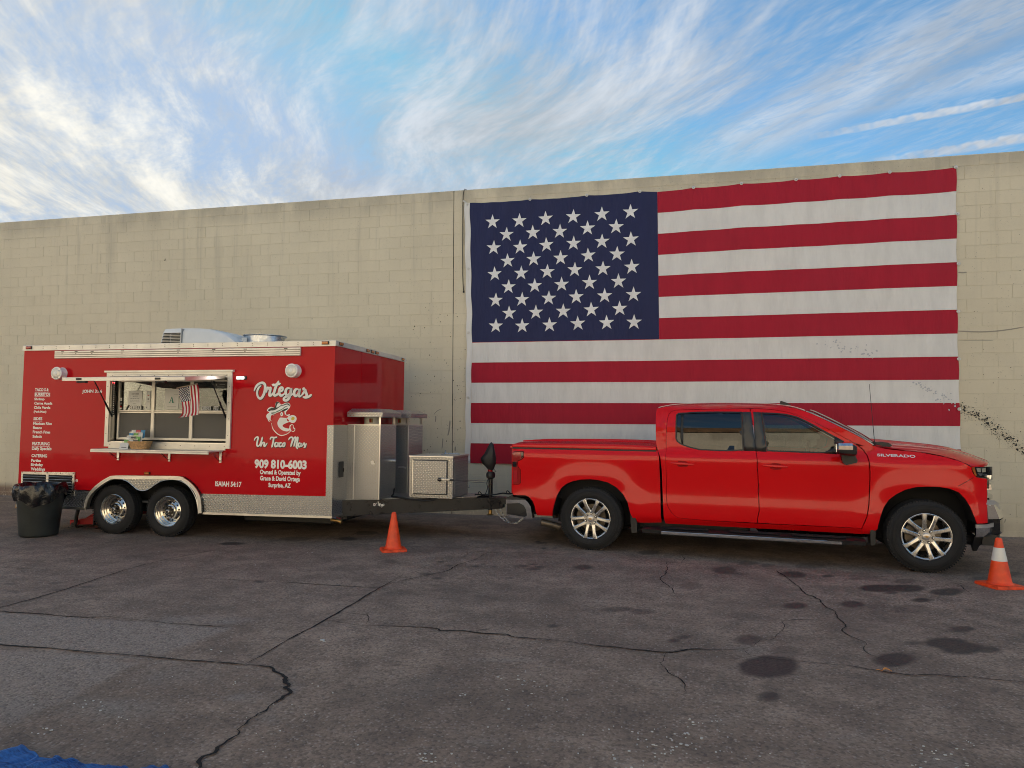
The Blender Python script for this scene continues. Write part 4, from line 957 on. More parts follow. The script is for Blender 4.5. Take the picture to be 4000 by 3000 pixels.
# raised hatch door
hd = tp('hatch_door', MB().prism([(-.022, 2.200), (-.83, 2.132), (-.83, 2.092), (-.022, 2.165)], 0, -3.405, -1.60), 'white_aluminium')
tp('hatch_edge', MB().box(-3.41, -1.595, -.838, -.8305, 2.088, 2.136, .003), 'white_aluminium', hd)
tp('hatch_edge', MB().prism([(-.03, 2.203), (-.83, 2.136), (-.83, 2.088), (-.03, 2.160)], 0, -1.5995, -1.592), 'aluminium', hd)
tp('hatch_underside', MB().prism([(-.05, 2.1665), (-.80, 2.0985), (-.80, 2.096), (-.05, 2.164)], 0, -3.37, -1.63), 'interior_grey', hd)
for l in (-3.15, -1.98):
    tp('latch', MB().box(l-.04, l+.04, -.848, -.8385, 2.10, 2.126, .004), 'black_plastic', hd); tp('latch_hook', MB().box(l-.05, l+.09, -.83, -.78, 2.066, 2.088, .004), 'black_plastic', hd)
for l in (-3.385, -1.585):
    tp('gas_strut', MB().cyl((l, -.33, 2.115), (l, -.14, 1.85), .007, 8).cyl((l, -.14, 1.85), (l, .01, 1.64), .012, 10), 'black_paint', hd)
# folding shelf
sh = tp('shelf', MB().box(-3.42, -1.60, -.315, -.002, 1.178, 1.196, .003), 'white_aluminium')
tp('shelf_lip', MB().box(-3.42, -1.60, -.318, -.305, 1.152, 1.178, .003), 'white_aluminium', sh)
tp('shelf_flange', MB().box(-3.40, -1.56, -.02, -.001, 1.196, 1.222), 'white_aluminium', sh)
for l in (-3.24, -2.42, -1.63):
    tp('bracket', MB().box(l-.018, l+.018, -.02, -.001, 1.03, 1.176, .002).prism([(-.022, 1.05), (-.03, 1.045), (-.22, 1.165), (-.22, 1.177), (-.20, 1.177)], 0, l-.006, l+.006), 'steel', sh)

# ---------------------------------------------------------------- vinyl lettering on the side
YT = -.0016
def line(txt, pa, pb, bold=.012, under=False, mat='vinyl_white', y=YT):
    o = text_part(txt, MATS[mat], TRL, pa[0], pb[0], pa[1], pb[1], y, bold=bold)
    if under:
        tp('underline', MB().prism([(pa[0], pa[1]-.018), (pb[0], pa[1]-.018), (pb[0], pa[1]-.013), (pa[0], pa[1]-.013)], 1, y-.0004, y), mat)
    return o
for txt, pa, pb, un, bo in zip(
  ('TACO S &', 'BURRITOS', 'Shrimp', 'Carne Asada', 'Chile Verde', '(Pork Meat)', 'SIDES', 'Mexican Rice', 'Beans', 'French Fries', 'Salads', 'FEATURING', 'Daily Specials', 'CATERING', 'Parties', 'Birthday', 'Weddings'),
  [(-4.701,1.997),(-4.702,1.931),(-4.704,1.866),(-4.702,1.804),(-4.704,1.741),(-4.705,1.685),(-4.704,1.579),(-4.705,1.512),(-4.704,1.45),(-4.705,1.388),(-4.704,1.326),(-4.705,1.218),(-4.706,1.15),(-4.707,1.046),(-4.708,0.9785),(-4.71,0.9187),(-4.708,0.855)],
  [(-4.463,2.041),(-4.433,1.973),(-4.527,1.901),(-4.389,1.841),(-4.42,1.779),(-4.486,1.716),(-4.55,1.62),(-4.381,1.552),(-4.552,1.488),(-4.402,1.428),(-4.543,1.364),(-4.405,1.263),(-4.368,1.196),(-4.439,1.089),(-4.538,1.02),(-4.501,0.9591),(-4.462,0.8985)],
  (1, 1, 0, 0, 0, 0, 1, 0, 0, 0, 0, 1, 0, 0, 0, 0, 0), (.034,)*17):
    line(txt, pa, pb, bo, un)
for txt, pa, pb, bo in zip(('JOHN 3:16', 'ISAIAH 54:17', 'o', 'm', '909 810-6003', 'Owned & Operated by', 'Grace & David Ortega', 'Surprise, AZ'),
  [(-3.891,1.975),(-1.705,0.7155),(-3.954,0.7123),(-3.933,0.7129),(-1.125,0.9765),(-1.04,0.8939),(-1.036,0.8115),(-0.9101,0.7252)], [(-3.556,2.018),(-1.309,0.782),(-3.937,0.7597),(-3.898,0.7607),(-0.3629,1.085),(-0.4449,0.9522),(-0.4545,0.8704),(-0.5841,0.7817)], (.035, .035, .03, .03, .05, .04, .04, .04)):
    line(txt, pa, pb, bo)
SCRIPT1 = [[(-1.16,2.002),(-1.147,2.036),(-1.116,2.078),(-1.071,2.103),(-1.032,2.105),(-1.004,2.078),(-0.9997,2.026),(-1.013,1.964),(-1.04,1.914),(-1.068,1.896),(-1.097,1.914),(-1.116,1.958),(-1.112,2.007),(-1.09,2.047),(-1.065,2.067)],
 [(-0.9789,1.982),(-0.9658,2.038),(-0.945,2.03),(-0.9201,2.038),(-0.9276,1.987),(-0.9319,1.943),(-0.909,1.94),(-0.876,1.976)], [(-0.8045,2.126),(-0.8367,2.064),(-0.8596,1.997),(-0.8674,1.956),(-0.852,1.937),(-0.8184,1.951),(-0.791,1.982)], [(-0.8941,2.082),(-0.8621,2.077),(-0.8192,2.087),(-0.7775,2.097)],
 [(-0.791,1.982),(-0.7464,2.005),(-0.7382,2.033),(-0.7589,2.043),(-0.7832,2.023),(-0.791,1.982),(-0.7785,1.946),(-0.75,1.937),(-0.709,1.964)], [(-0.6343,2.033),(-0.6737,2.031),(-0.6953,1.997),(-0.6906,1.956),(-0.6654,1.94),(-0.6324,1.968),(-0.6174,2.03),(-0.6264,1.956),(-0.6505,1.895),(-0.6858,1.872),(-0.7177,1.879),(-0.7183,1.899),(-0.6851,1.923),(-0.6203,1.941),(-0.574,1.968)],
 [(-0.5161,2.022),(-0.5496,2.017),(-0.571,1.982),(-0.5642,1.941),(-0.536,1.935),(-0.5089,1.968),(-0.4927,2.025),(-0.503,1.956),(-0.491,1.927),(-0.4633,1.938)], [(-0.4633,1.938),(-0.4289,1.982),(-0.4142,2.012),(-0.402,1.976),(-0.3877,1.944),(-0.4047,1.915),(-0.4382,1.917)], [(-0.418,1.911),(-0.3736,1.917),(-0.3407,1.934),(-0.3212,1.95)], [(-0.4305,2.038),(-0.4346,2.025),(-0.4432,2.015)]]
SCRIPT2 = [[(-1.138,1.337),(-1.125,1.365),(-1.098,1.382),(-1.081,1.372),(-1.091,1.327),(-1.097,1.278),(-1.081,1.261),(-1.053,1.281),(-1.032,1.338),(-1.018,1.381)], [(-1.018,1.381),(-1.034,1.312),(-1.036,1.256)], [(-1.036,1.256),(-1.02,1.299),(-0.9971,1.31),(-0.9853,1.3),(-0.9912,1.269),(-0.9751,1.265),(-0.9456,1.304)],
 [(-0.9028,1.352),(-0.89,1.379),(-0.8401,1.378),(-0.8042,1.386)], [(-0.8491,1.377),(-0.8606,1.31),(-0.8747,1.252)], [(-0.8019,1.315),(-0.8265,1.305),(-0.8311,1.272),(-0.8138,1.26),(-0.792,1.286),(-0.785,1.316),(-0.7915,1.272),(-0.7744,1.266)], [(-0.7318,1.31),(-0.7587,1.306),(-0.7657,1.276),(-0.7506,1.261),(-0.7218,1.277)], [(-0.7003,1.312),(-0.7177,1.292),(-0.7136,1.267),(-0.6945,1.268),(-0.6841,1.296),(-0.7003,1.312),(-0.6754,1.307)],
 [(-0.6341,1.352),(-0.6147,1.379),(-0.5836,1.385),(-0.5739,1.36),(-0.5879,1.304),(-0.5979,1.265)], [(-0.5896,1.289),(-0.5585,1.37),(-0.5344,1.386),(-0.5354,1.345),(-0.5532,1.268)], [(-0.5452,1.3),(-0.514,1.376),(-0.5008,1.381),(-0.5071,1.331),(-0.5176,1.27),(-0.501,1.238)], [(-0.4608,1.311),(-0.4841,1.306),(-0.491,1.275),(-0.475,1.263),(-0.4535,1.288),(-0.4453,1.314),(-0.453,1.272),(-0.4375,1.272)], [(-0.433,1.272),(-0.4097,1.312),(-0.4002,1.289),(-0.3907,1.267),(-0.4103,1.254)], [(-0.3993,1.256),(-0.3865,1.277),(-0.3763,1.307)]]
for (S, wd, nm) in ((SCRIPT1, .034, 'script_lettering'), (SCRIPT2, .022, 'script_lettering')):
    m0 = MB(); m1 = MB()
    for q, s in enumerate(S):
        stroke(m0, [(p[0]+.007, p[1]-.008) for p in s], wd+.004, YT-.0001*q*.2); stroke(m1, s, wd, YT-.0012-.0001*q*.2)
    sh_ = tp('lettering_shadow', m0, 'vinyl_black', uv=False); tp(nm, m1, 'vinyl_white', sh_, uv=False)
# shrimp emblem, cut vinyl in layers
pmat('emblem_red', (.62, .010, .015), .35); pmat('egg_yellow', (.72, .50, .03), .4); pmat('emblem_green', (.10, .22, .12), .4)
EM = tp('emblem', MB().prism(catmull([(-0.8441,1.773),(-0.8417,1.825),(-0.8181,1.856),(-0.781,1.843),(-0.7557,1.816),(-0.6994,1.836),(-0.6509,1.84),(-0.6217,1.811),(-0.6326,1.77),(-0.672,1.733),(-0.6832,1.704),(-0.6704,1.68),(-0.6242,1.691),(-0.6334,1.663),(-0.5935,1.68),(-0.5406,1.664),(-0.5254,1.624),(-0.5503,1.583),(-0.5904,1.574),(-0.6352,1.586),(-0.7271,1.545),(-0.7059,1.516),(-0.6691,1.504),(-0.6286,1.502),(-0.6276,1.535),(-0.5939,1.558),(-0.5673,1.543),(-0.5625,1.518),(-0.5418,1.499),(-0.547,1.47),(-0.5747,1.455),(-0.6033,1.466),(-0.6466,1.429),(-0.7227,1.402),(-0.7757,1.409),(-0.8339,1.448),(-0.8764,1.499),(-0.8948,1.566),(-0.9367,1.595),(-0.9498,1.621),(-0.9716,1.657),(-0.9602,1.687),(-0.9282,1.713),(-0.9617,1.735),(-0.9423,1.769),(-0.8978,1.787)], 3, True), 1, YT-.0006, YT), 'vinyl_white', uv=False)
def em(pts, mat, lev, sm=True, name='emblem_shape'):
    q = catmull(pts, 4, True) if sm else pts
    tp(name, MB().prism(q, 1, YT-.0006-.0004*lev-.0003, YT-.0006-.0004*lev), mat, EM, uv=False)
em([(-0.8805,1.629),(-0.8613,1.669),(-0.8296,1.699),(-0.7733,1.725),(-0.7247,1.733),(-0.6999,1.718),(-0.6909,1.689),(-0.6619,1.667),(-0.6417,1.671),(-0.6651,1.641),(-0.7138,1.641),(-0.7627,1.644),(-0.7823,1.622),(-0.8015,1.585),(-0.796,1.537),(-0.7664,1.501),(-0.7167,1.472),(-0.6597,1.462),(-0.6117,1.477),(-0.6469,1.44),(-0.7231,1.415),(-0.7762,1.423),(-0.8303,1.463),(-0.8686,1.511),(-0.8868,1.569)], 'emblem_red', 1)
em([(-0.7938,1.6),(-0.7659,1.618),(-0.7367,1.593),(-0.7315,1.556),(-0.714,1.516),(-0.6771,1.5),(-0.6163,1.495),(-0.6358,1.473),(-0.676,1.465),(-0.725,1.475),(-0.7665,1.504),(-0.7962,1.544),(-0.8032,1.574)], 'vinyl_white', 2)
em([(-0.613,1.521),(-0.5937,1.55),(-0.5711,1.536),(-0.5722,1.506),(-0.5517,1.492),(-0.5591,1.47),(-0.5871,1.466),(-0.6039,1.488)], 'emblem_red', 1)
em([(-0.9457,1.746),(-0.8973,1.772),(-0.8485,1.78),(-0.8341,1.843),(-0.8099,1.854),(-0.7809,1.839),(-0.7595,1.806),(-0.6709,1.833),(-0.634,1.818),(-0.6314,1.8),(-0.6783,1.807),(-0.7592,1.795),(-0.8231,1.754),(-0.896,1.732),(-0.9328,1.728)], 'vinyl_black', 1)
em([(-0.8238,1.776),(-0.8091,1.828),(-0.789,1.836),(-0.7636,1.806)], 'vinyl_white', 2); em([(-0.9125,1.735),(-0.8391,1.743),(-0.7348,1.795),(-0.6705,1.818),(-0.6375,1.8),(-0.6448,1.774),(-0.7173,1.755),(-0.7812,1.718),(-0.846,1.703),(-0.8953,1.71)], 'vinyl_white', 2)
em([(-0.8951,1.702),(-0.8376,1.695),(-0.7771,1.718),(-0.7252,1.748),(-0.6612,1.777),(-0.6565,1.759),(-0.7004,1.733),(-0.7727,1.707),(-0.8373,1.684),(-0.8823,1.688)], 'vinyl_black', 1)
em([(-0.9036,1.711),(-0.8628,1.715),(-0.8383,1.717),(-0.8142,1.729),(-0.7378,1.762),(-0.6981,1.792),(-0.6457,1.803),(-0.6937,1.781),(-0.7335,1.753),(-0.8057,1.718),(-0.8543,1.707)], 'emblem_green', 3)
em([(-0.7447,1.722),(-0.7257,1.7),(-0.727,1.674),(-0.7428,1.661),(-0.7595,1.674),(-0.7623,1.699)], 'vinyl_white', 3); em([(-0.744,1.7),(-0.7376,1.69),(-0.7434,1.679),(-0.7498,1.69)], 'vinyl_black', 4)
em([(-0.7041,1.722),(-0.6854,1.707),(-0.6907,1.681),(-0.6992,1.696)], 'vinyl_white', 3); em([(-0.7625,1.641),(-0.7138,1.641),(-0.6725,1.615),(-0.688,1.593),(-0.7287,1.597),(-0.7577,1.615)], 'vinyl_white', 3)
em([(-0.6039,1.623),(-0.5926,1.649),(-0.5604,1.653),(-0.5557,1.627),(-0.5793,1.609)], 'egg_yellow', 2); em([(-0.669,1.634),(-0.6316,1.601),(-0.6557,1.597)], 'trailer_red', 1)
em([(-0.8941,1.673),(-0.8572,1.669),(-0.8802,1.621),(-0.8877,1.599),(-0.9048,1.621)], 'trailer_red', 1); em([(-0.9249,1.61),(-0.8751,1.588),(-0.8661,1.562),(-0.9075,1.577)], 'emblem_red', 1)
em([(-0.727,1.542),(-0.6391,1.583),(-0.6222,1.557),(-0.6328,1.509),(-0.6734,1.513),(-0.7103,1.527)], 'trailer_red', .5)

# ---------------------------------------------------------------- roof equipment
pmat('ac_shell', (.80, .79, .75), .45, noise=.06, nscale=2)
acs = [(-3.143, 2.651), (-3.105, 2.93), (-3.05, 2.967), (-2.76, 2.972), (-2.38, 2.955), (-2.1, 2.89), (-1.945, 2.808), (-1.85, 2.72), (-1.84, 2.651)]
mb = MB(); sec = [(.62, .80), (.66, .97), (.78, 1.0), (1.2, 1.0), (1.32, .97), (1.36, .80)]
prof = catmull(acs, 3)
vs = [(p[0], yv, 2.651+(p[1]-2.651)*k) for (yv, k) in [(.60, 0)]+sec+[(1.38, 0)] for p in prof]; n = len(prof)
mb.add(vs, [(a*n+i, a*n+i+1, (a+1)*n+i+1, (a+1)*n+i) for a in range(len(sec)+1) for i in range(n-1)])
ac = tp('air_conditioner', mb, 'ac_shell', smooth=45)
for k in range(9):
    z = 2.70+k*.0225
    for (a, b) in ((-3.11+k*.004, -2.965), (-2.95, -2.80)): tp('grille_slot', MB().prism([(a, z), (b, z), (b, z+.010), (a, z+.010)], 1, .588+.0018*k, .66), 'dark', ac)
tp('shell_seam', MB().box(-2.765, -2.76, .585, .66, 2.66, 2.95), 'interior_grey', ac)
fan = tp('exhaust_fan', MB().lathe([(.29, 2.651), (.29, 2.86), (.30, 2.868), (.32, 2.872), (.32, 2.878), (.28, 2.882), (0, 2.884)], 40, 2, (-1.705, 1.10, 0)), 'galvanised', smooth=35)
tp('fan_box', MB().box(-2.09, -2.0, .86, 1.0, 2.72, 2.84, .004), 'steel', fan); tp('fan_handle', MB().tube([(-1.78, 1.10, 2.884), (-1.78, 1.10, 2.91), (-1.70, 1.10, 2.91), (-1.70, 1.10, 2.884)], .005, 6), 'steel', fan)
tp('fan_label', MB().box(-1.93, -1.84, .833, .836, 2.70, 2.83), 'paper', fan); tp('conduit', MB().tube([(-1.44, .95, 2.74), (-1.42, .93, 2.76), (-1.40, .92, 2.72), (-1.40, .92, 2.66)], .02, 10), 'black_plastic', fan)

# ---------------------------------------------------------------- drawbar, front boxes
rail_n = [(0.0, .30), (2.02, 1.36)]
def rail(x0, y0, x1, y1, h0a, h1a, h0b, h1b, t=.06):
    dx, dy = x1-x0, y1-y0; L = math.hypot(dx, dy); nx, ny = -dy/L*t*.5, dx/L*t*.5
    vs = []
    for (x, y, a, b) in ((x0, y0, h0a, h1a), (x1, y1, h0b, h1b)):
        for (s) in (-1, 1):
            vs += [(x+s*nx, y+s*ny, a), (x+s*nx, y+s*ny, b)]
    return MB().add(vs, [(0, 1, 3, 2), (4, 6, 7, 5), (0, 4, 5, 1), (2, 3, 7, 6), (0, 2, 6, 4), (1, 5, 7, 3)])
rn = tp('drawbar_rail', rail(-.1, .26, 1.95, 1.36, .335, .552, .39, .542), 'black_paint')
tp('drawbar_rail', rail(-.1, 2.30, 1.95, 1.46, .335, .552, .39, .542), 'black_paint')
tp('rail_flange', rail(-.1, .225, 1.95, 1.325, .535, .553, .53, .543, .01), 'black_paint', rn)
tp('deck_plate', MB().prism([(.03, .34), (1.62, 1.19), (1.62, 1.62), (.03, 2.24)], 2, .5535, .559), 'diamond_plate')
tp('coupler', MB().prism([(1.86, 1.30), (2.02, 1.345), (2.16, 1.36), (2.20, 1.41), (2.16, 1.46), (2.02, 1.475), (1.86, 1.52)], 2, .45, .545), 'black_paint')
tp('coupler_latch', MB().tube([(1.98, 1.36, .50), (2.05, 1.33, .545), (2.12, 1.33, .548), (2.20, 1.35, .535)], .012, 8), 'black_paint')
# handwritten name on the rail
hw = [[(0, .3), (.02, .55), (.12, .62), (.16, .4), (.1, .25), (.02, .3)], [(.24, .25), (.24, .6), (.3, .68), (.36, .66)], [(.38, .85), (.46, .86), (.54, .86)], [(.46, .86), (.46, .5), (.45, .25)], [(.56, .45), (.66, .48), (.64, .6), (.57, .58), (.56, .38), (.62, .22), (.68, .25)], [(.80, .5), (.73, .45), (.74, .3), (.82, .3), (.82, .52), (.81, .1), (.74, .08)], [(.97, .55), (.88, .5), (.88, .3), (.96, .3), (.98, .55), (1.0, .3)]]
ra, rb_ = Vector((-.1, .26)), Vector((1.95, 1.36)); rd = (rb_-ra).normalized(); rnm = Vector((rd.y, -rd.x))
mb = MB(); q0 = MB()
for s in hw: stroke(q0, [(u*.145, v*.085) for (u, v) in s], .0075, 0)
off = ra+rd*.52+rnm*.0395
mb.add([(off.x+rd.x*p[0], off.y+rd.y*p[0], .448+p[2]-p[0]*.02) for p in q0.v], q0.f); tp('handwriting', mb, 'vinyl_white', rn, uv=False)
# propane cabinets: tall open-topped lockers under raised lids
def cabinet(l1, w0, w1, h0=.56, h1=1.552):
    cb = tp('propane_cabinet', MB().box(.016, l1, w0, w0+.006, h0, h1).box(l1-.006, l1, w0+.006, w1, h0, h1).box(.016, l1-.006, w1-.006, w1, h0, h1), 'diamond_plate')
    tp('cabinet_edge', MB().box(l1-.012, l1+.004, w0-.004, w0+.012, h0, h1, .002), 'aluminium', cb); tp('cabinet_rim', MB().box(.016, l1+.004, w0-.004, w0+.01, h1, h1+.012).box(l1-.01, l1+.004, w0+.01, w1, h1, h1+.012), 'aluminium', cb)
    tp('hinge_rod', MB().cyl((.118, w0-.006, h0), (.118, w0-.006, h1), .006, 8), 'aluminium', cb)
    a0, a1, b0, b1 = .03, l1+.05, w0-.055, w1+.055; z = 1.665; zt = z+.062; pk = zt+.05; i = .10
    lid = MB().box(a0, a1, b0, b1, z, zt)
    lid.add([(a0, b0, zt), (a1, b0, zt), (a1, b1, zt), (a0, b1, zt), (a0+.02, b0+i, pk), (a1-i, b0+i, pk), (a1-i, b1-i, pk), (a0+.02, b1-i, pk)], [(0, 1, 5, 4), (1, 2, 6, 5), (2, 3, 7, 6), (3, 0, 4, 7), (4, 5, 6, 7)])
    tp('cabinet_lid', lid, 'diamond_plate', cb)
    for (x, y) in ((l1-.02, w1-.03), (l1-.02, w0+.03), (.05, w1-.03)): tp('lid_post', MB().box(x-.014, x+.014, y-.004, y+.004, h1-.02, z), 'aluminium', cb)
    return cb
c1 = cabinet(.487, .40, .97); c2 = cabinet(.535, 1.33, 1.95)
tp('cabinet_lock', MB().tube([(.487, .86, 1.055), (.535, .86, 1.055)], .028, 16).tube([(.535, .86, 1.055), (.545, .86, 1.055)], .034, 16), 'chrome', c1, 40)
tp('cabinet_handle', MB().tube([(.40, 1.33, .93), (.40, 1.30, .94), (.47, 1.30, .945), (.52, 1.30, .93)], .012, 8), 'steel', c2)
tp('cabinet_hasp', MB().box(.36, .42, .392, .399, 1.03, 1.075, .003), 'steel', c1)
# utility box
U = (.77, 1.40, .76, 1.52, .565, 1.135)
ub = tp('utility_box', MB().box(*U, .004), 'diamond_plate')
tp('box_lid_edge', MB().box(U[0]-.006, U[1]+.006, U[2]-.006, U[3]+.006, 1.122, 1.142, .003), 'aluminium', ub)
dr = tp('box_door', MB().box(.835, 1.315, .742, .759, .625, 1.075, .004), 'diamond_plate', ub)
tp('door_gap', MB().box(.822, 1.328, .7545, .7595, .612, 1.088), 'black_paint', ub)
tp('door_trim', MB().box(.825, .836, .738, .755, .622, 1.078), 'aluminium', ub)
tp('end_panel', MB().box(1.401, 1.408, .83, 1.46, .63, 1.08, .003), 'diamond_plate', ub)
tp('lock_knob', MB().lathe([(.026, .742), (.028, .715), (.018, .708), (0, .708)], 16, 1, (1.225, 0, .825)), 'black_gloss', ub, 40)
tp('lock_bar', MB().box(1.235, 1.41, .722, .734, .815, .84, .003), 'steel', ub); tp('padlock', MB().box(1.37, 1.43, .70, .725, .81, .835, .006), 'black_plastic', ub)
tp('lid_stay', MB().tube([(1.12, 1.1, 1.145), (1.18, 1.15, 1.165), (1.28, 1.16, 1.16), (1.36, 1.2, 1.155)], .007, 6).tube([(1.17, 1.14, 1.15), (1.16, 1.16, 1.2)], .008, 6), 'steel', ub)
for z in (.66, 1.03): tp('hook', MB().tube([(1.408, 1.50, z), (1.43, 1.50, z), (1.435, 1.50, z+.02), (1.425, 1.50, z+.03)], .006, 6), 'steel', ub)
# tongue jack with its cover
jk = tp('tongue_jack', MB().cyl((1.77, 1.40, .36), (1.77, 1.40, .88), .032, 16), 'black_paint', smooth=40)
tp('jack_collar', MB().lathe([(.034, .80), (.062, .82), (.066, .87), (.05, .90), (.034, .905)], 20, 2, (1.77, 1.40, 0)), 'black_plastic', jk, 40)
tp('jack_band', MB().lathe([(.036, .905), (.036, .955)], 16, 2, (1.762, 1.40, 0)), 'marker_red', jk)
tp('jack_foot', MB().lathe([(.0, .285), (.05, .285), (.052, .292), (.03, .30), (.025, .37)], 16, 2, (1.77, 1.40, 0)), 'brass', jk, 40)
pmat('cover_cloth', (.012, .013, .014), .5, bump=.3, bscale=18, bdist=.01)
r_ = random.Random(2); mb = MB(); rings = []
for (z, rx, ry, ox) in ((.925, .05, .05, .0), (.96, .085, .08, -.005), (1.02, .125, .10, -.01), (1.09, .135, .11, -.012), (1.16, .115, .10, -.006), (1.23, .085, .085, .0), (1.285, .055, .06, .005), (1.315, .02, .025, .005), (1.325, .003, .003, .005)):
    for k in range(20):
        a = 2*math.pi*k/20; f = 1+.10*math.sin(3*a+z*9)+.07*math.sin(7*a-z*14)+r_.uniform(-.03, .03)
        if 1.0 < z < 1.12 and math.cos(a) < -.75: f *= 1.38
        rings.append((1.77+ox+rx*.66*f*math.cos(a), 1.40+ry*.66*f*math.sin(a), z))
mb.add(rings, [(i*20+k, i*20+(k+1) % 20, (i+1)*20+(k+1) % 20, (i+1)*20+k) for i in range(8) for k in range(20)])
tp('jack_cover', mb, 'cover_cloth', jk, 50)
tp('cover_drawstring', MB().tube([(1.80, 1.36, .94), (1.84, 1.33, .945), (1.86, 1.33, .925), (1.83, 1.33, .92), (1.87, 1.32, .91)], .004, 6), 'black_plastic', jk)
tp('jack_cable', MB().tube(catmull([(1.74, 1.38, .80), (1.722, 1.37, .74), (1.735, 1.36, .68), (1.72, 1.36, .62), (1.69, 1.36, .56), (1.66, 1.36, .55)], 4), .006, 6), 'black_plastic', jk)
# bungee from the box to the jack
pmat('cord_grey', (.16, .14, .13), .8)
for pts in ([(1.41, .72, .825), (1.60, 1.05, .80), (1.765, 1.365, .785)], [(1.42, .715, .822), (1.60, 1.05, .775), (1.765, 1.365, .742)]):
    tp('bungee_cord', MB().tube(catmull(pts, 5)+[(1.81, 1.39, pts[-1][2]), (1.78, 1.44, pts[-1][2])], .0042, 6), 'cord_grey', jk)
# gas hose and breakaway wiring
tp('gas_hose', MB().tube(catmull([(.49, .93, .66), (.53, .80, .60), (.55, .70, .578), (.70, .62, .575), (.90, .66, .548), (1.05, .72, .535), (1.15, .76, .55), (1.22, .80, .60)], 5), .012, 8), 'rubber')
tp('wiring_loom', MB().tube(catmull([(1.55, 1.36, .575), (1.7, 1.33, .58), (1.85, 1.34, .585), (1.95, 1.40, .60), (2.05, 1.45, .59), (2.2, 1.5, .62), (2.35, 1.6, .60)], 5), .010, 8).tube(catmull([(1.6, 1.35, .57), (1.62, 1.33, .62), (1.66, 1.35, .58)], 4), .007, 6).tube(catmull([(2.0, 1.40, .59), (2.02, 1.38, .64), (2.06, 1.42, .60)], 4), .007, 6), 'black_plastic')
tp('plug_socket', MB().lathe([(.03, .40), (.034, .42), (.034, .47), (.02, .48), (0, .48)], 14, 2, (2.10, 1.33, 0)), 'black_plastic', None, 40)
def chain(p0, p1, sag, nl, y):
    mb = MB()
    for k in range(nl):
        t = (k+.5)/nl; x = p0[0]+(p1[0]-p0[0])*t; z = p0[1]+(p1[1]-p0[1])*t-sag*4*t*(1-t)
        sl = math.atan2((p1[1]-p0[1])-sag*4*(1-2*t), p1[0]-p0[0]); seg = (p1[0]-p0[0])/nl/max(.3, math.cos(sl))*.78
        M = Matrix.Translation((x, y, z)) @ Matrix.Rotation(-sl, 4, 'Y') @ Matrix.Rotation((k % 2)*math.pi/2+.3, 4, 'X')
        ring = [M @ Vector((seg*math.cos(a)*.95, .011*math.sin(a), 0)) for a in [2*math.pi*q/10 for q in range(10)]]
        mb.tube(ring, .0042, 5, closed=True)
    return mb
tag(tp('safety_chain', chain((1.86, .375), (2.30, .30), .14, 18, 1.33), 'steel'), kind='stuff'); tag(tp('safety_chain', chain((1.88, .375), (2.28, .31), .17, 18, 1.50), 'steel'), kind='stuff')
# drain valve under the front corner, stabiliser legs at the rear
dv = tp('drain_valve', MB().tube([(-.06, .13, .31), (.05, .12, .30), (.09, .12, .285)], [.02, .028, .026], 12), 'brass', None, 40)
tp('valve_lever', MB().tube([(-.05, .12, .345), (.04, .10, .345), (.08, .10, .335)], .006, 6), 'marker_red', dv)
pmat('lever_blue', (.03, .16, .42), .5); tp('valve_grip', MB().box(-.06, .02, .095, .115, .335, .35, .003), 'lever_blue', dv)
for l in (-4.28, -3.95): tp('stabiliser_leg', MB().tube([(l+.03, .42, .36), (l, .40, .16), (l-.01, .40, .05)], [.03, .026, .024], 10).box(l-.08, l+.06, .34, .46, .0, .02), 'black_paint')
tp('shade_block_mid', MB().box(-1.75, -.35, .75, 1.9, .15, .355, .02), 'black_plastic'); tp('shade_block_rear', MB().box(-4.7, -3.75, .9, 1.8, .2, .355, .02), 'black_paint')  # unseen boxes, added to darken the ground under the trailer
tp('rear_bracket', MB().box(-TLn-.05, -TLn, .02, .06, .30, .36, .004), 'brass')
tp('rear_bumper', MB().box(-TLn-.06, -TLn-.001, .1, TW-.1, .36, .44, .005), 'black_paint')

# ---------------------------------------------------------------- propane bottles standing in the cabinets
pmat('propane_white', (.66, .63, .55), .4, noise=.06)
def to_world(l, w, h=0):
    c, s = math.cos(.0178), math.sin(.0178); return (-4.425+l*c-w*s, 8.43+l*s+w*c, h)
def propane(l, w, label):
    t = thing('propane_tank', label, 'gas bottle', to_world(l, w, .56), (0, 0, .3), 'propane bottles in the drawbar lockers')
    MB().lathe([(0, .0), (.17, .0), (.175, .03), (.19, .08), (.19, .86), (.175, .94), (.13, 1.0), (.06, 1.025), (0, 1.03)], 28, 2).build('cylinder', MATS['propane_white'], t, 40)
    mb = MB()
    for k in range(9):
        a = -2.6+k*.42
        if k in (2, 5): mb.lathe([(.105, 1.0), (.11, 1.02), (.11, 1.03)], 2, 2, a0=a, a1=a+.42); mb.lathe([(.11, 1.085), (.105, 1.11)], 2, 2, a0=a, a1=a+.42)
        else: mb.lathe([(.105, 1.0), (.11, 1.02), (.11, 1.09), (.105, 1.11)], 2, 2, a0=a, a1=a+.42)
    mb.build('collar', MATS['propane_white'], t, 40)
    MB().cyl((0, 0, 1.02), (0, 0, 1.07), .02, 10).cyl((0, 0, 1.06), (.06, 0, 1.06), .014, 10).cyl((0, 0, 1.07), (0, 0, 1.09), .028, 12).build('valve', MATS['brass'], t, 40)
    MB().box(-.05, .06, -.176, -.165, .93, .955).build('rating_label', MATS['ink_grey'], t)
    MB().lathe([(.2, .0), (.2, -.02), (.16, -.02)], 28, 2).build('foot_ring', MATS['propane_white'], t)
propane(.25, .66, 'white propane bottle in the nearer diamond plate locker')
propane(.28, 1.64, 'white propane bottle in the farther diamond plate locker, nearer the wall')

